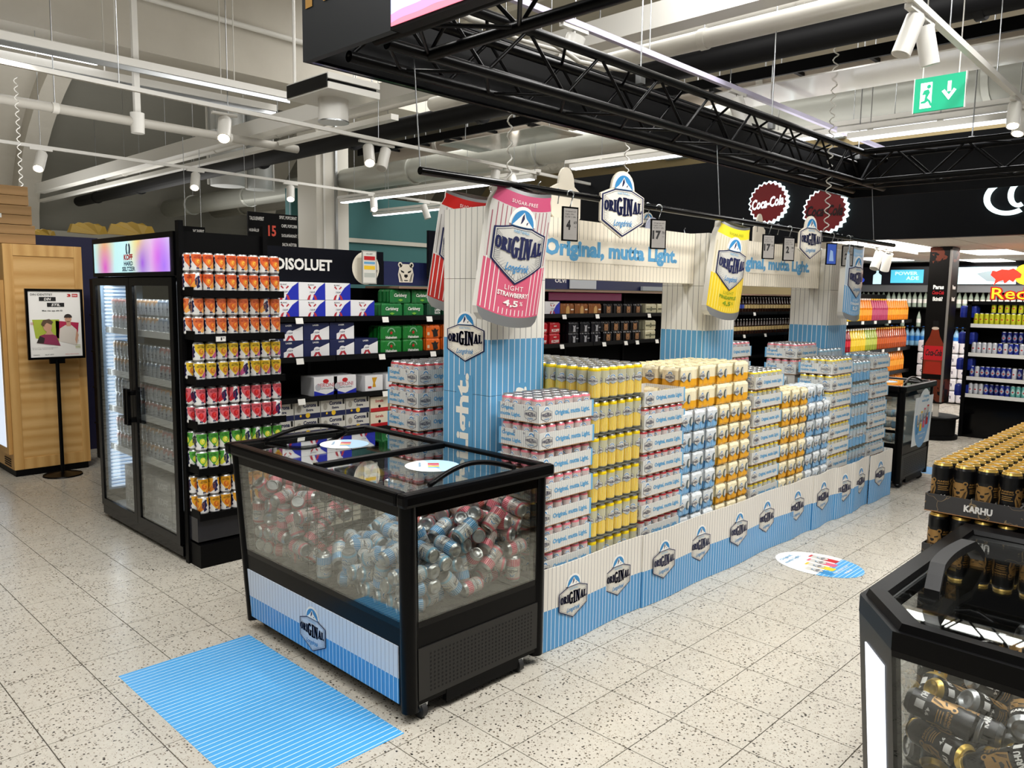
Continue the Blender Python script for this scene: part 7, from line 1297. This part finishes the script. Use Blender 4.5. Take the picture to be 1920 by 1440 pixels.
tag(bpy.data.objects['neon_tube'], 'thin red neon squiggle above the first header board', 'neon sign')
t = thing('hanging_emblem', 'small round white and blue emblem peeping above the header left of the yellow can', 'sign', (4.98, 3.4, 2.15)); b = MB(); b.prism(ell(0, 0, .09, .09, 20), lambda u, v: (u, 0, v), lambda u, v: (u, .01, v), mat('emblem_pale', 'c8cce0', .5)); b.build('disc', t)
# exit sign
t = thing('exit_sign', 'green running man exit sign hanging at the upper right', 'exit sign', (5.3, 1.60, 2.80)); gx = mat('exit_green', '0f9a72', .4, 0, .35, '12a87c'); wx = mat('exit_white', 'f4fffb', .4, 0, .9, 'f0fff8')
b = MB(); b.box(0, -.14, .0, .02, .14, .2, gx); b.box(-.002, -.145, -.004, .022, -.14, .204, whitemetal); b.box(-.002, .14, -.004, .022, .145, .204, whitemetal); b.build('panel', t)
b = MB(); fe = lambda u, v, e=0: Vector((-.0005-e, -u, v))
b.art([A_rect(-.105, .02, -.04, .17, wx, 0), A_ell(-.058, .145, .012, .012, gx, 1, 10), A_poly([(-.085, .125), (-.06, .13), (-.05, .11), (-.065, .08), (-.045, .06), (-.035, .03), (-.045, .03), (-.06, .06), (-.075, .05), (-.1, .05), (-.1, .06), (-.08, .065), (-.075, .1), (-.095, .1)], gx, 1),
       A_rect(.045, .1, .065, .16, wx, 0), A_poly([(.015, .105), (.055, .05), (.095, .105), (.08, .115), (.055, .08), (.03, .115)], wx, 1)], fe, None, .001); b.build('pictogram', t)
b = MB(); [b.rod((.01, s_, .2), (.01, s_, .9), .004, whitemetal, 5) for s_ in (-.1, .1)]; b.build('hanger', t)

# ------------------------------------------------------------------ truss ring with cladding and screen
def truss(p0, p1, name, label, h=.24, w_=.26, seg=.5):
    """box truss between two ground points, z 2.62..2.86"""
    t = thing(name, label, 'truss'); p0 = Vector((*p0, 2.625)); p1 = Vector((*p1, 2.625)); d = (p1-p0); L_ = d.length; d.normalize(); s_ = Vector((-d.y, d.x, 0))
    for a in (0, 1):
        for c_ in (0, 1):
            b = MB(); o_ = s_*(w_*a)+Vector((0, 0, h*c_)); b.rod(p0+o_, p1+o_, .024, black, 12); b.build('chord', t)
    n_ = int(L_/seg); k = 0
    for i in range(n_):
        a = p0+d*(L_*i/n_); m_ = p0+d*(L_*(i+.5)/n_); e = p0+d*(L_*(i+1)/n_)
        for o_ in (Vector((0, 0, 0)), s_*w_):
            b = MB(); b.rod(a+o_, m_+o_+Vector((0, 0, h)), .0085, black, 6); b.build('brace', t); b = MB(); b.rod(m_+o_+Vector((0, 0, h)), e+o_, .0085, black, 6); b.build('brace', t)
        for q0, q1 in ((a, m_+s_*w_), (m_+s_*w_, e), (a+Vector((0, 0, h)), m_+s_*w_+Vector((0, 0, h)))): b = MB(); b.rod(q0, q1, .0085, black, 6); b.build('brace', t)
    for i in range(0, n_, 3): 
        a = p0+d*(L_*(i+.5)/n_)+s_*w_/2+Vector((0, 0, h)); b = MB(); b.rod(a, a+Vector((0, 0, 1.2)), .005, steel, 5); b.box(a.x-.02, a.y-.02, a.z-.01, a.x+.02, a.y+.02, a.z+.05, steel); b.build('hanger', t)
truss((1.95, 2.60), (7.3, 2.60), 'lighting_truss', 'long black truss crossing above the whole drinks display')
truss((2.16, -1.5), (2.16, 2.60), 'lighting_truss', 'short black truss running towards the camera at the top', w_=.0+.26)
truss((7.05, -1.5), (7.05, 2.60), 'lighting_truss', 'far black truss going off to the right edge', w_=.26)
b = MB(); b.box(1.85, 2.985, 2.6, 7.6, 3.0, 2.95, blackmat); b.box(1.85, 2.965, 2.6, 7.6, 2.985, 2.612, blackgloss); b.box(1.85, 2.96, 2.94, 7.6, 2.985, 2.952, dark); tag(b.build('truss_cladding'), 'black board closing the back of the long truss', 'cladding')
b = MB(); b.box(7.6, -1.5, 2.6, 7.615, 3.0, 2.95, blackmat); tag(b.build('truss_cladding'), 'black board behind the far truss at the right', 'cladding')
t = thing('sign_box', 'black sign box with gold lettering and a pink screen at the top', 'sign', (1.82, 0, 0)); b = MB(); b.box(0, 2.405, 2.6, .03, 3.0, 3.3, mat('sign_black', '0e1318', .5)); b.build('lettered_board', t)
b = MB(); b.art([A_text('Koff', .28, .3, .5, .2, goldp, 0, .04)], lambda u, v, e=0: Vector((-.001-e, 3.0-u, 2.6+v)), None, .002); b.build('lettering', t)
sc_ = mat('screen_pink', 'f07ac0', .3, 0, 1.5, 'f07ac0'); n = N(sc_); x, v = n.pos(); nz = n.noise(v, 2.6, 1.)
q = n.m('ADD', x[2], n.m('MULTIPLY', nz, .16)); c = n.mix(n.m('LESS_THAN', q, 2.745), srgb('b8c2f0'), srgb('f08ac0')); c = n.mix(n.m('LESS_THAN', q, 2.715), c, srgb('e87a8c')); c = n.mix(n.m('LESS_THAN', n.m('ADD', q, n.m('MULTIPLY', x[1], .03)), 2.745), c, srgb('dc3ce0')); n.lk(c, n.b.inputs['Base Color']); n.lk(c, n.b.inputs['Emission Color'])
b = MB(); b.box(0, .8, 2.6, .05, 2.40, 3.3, blackmat); b.box(-.004, .8, 2.612, -.0005, 2.398, 3.3, sc_); b.build('screen', t)
b = MB(); b.tube([(2.1, 2.7, 2.9), (2.5, 2.72, 2.88), (3.0, 2.7, 2.9), (3.3, 2.75, 2.87), (3.7, 2.7, 2.89)], .012, mat('grey_cable', 'b9b6ae', .5), 6); b.tube([(2.2, 2.75, 2.9), (2.9, 2.78, 2.89), (3.5, 2.74, 2.9)], .01, mat('grey_cable', 'b9b6ae', .5), 6); tag(b.build('cable_bundle'), 'pale cables lying inside the near end of the long truss', 'cable')
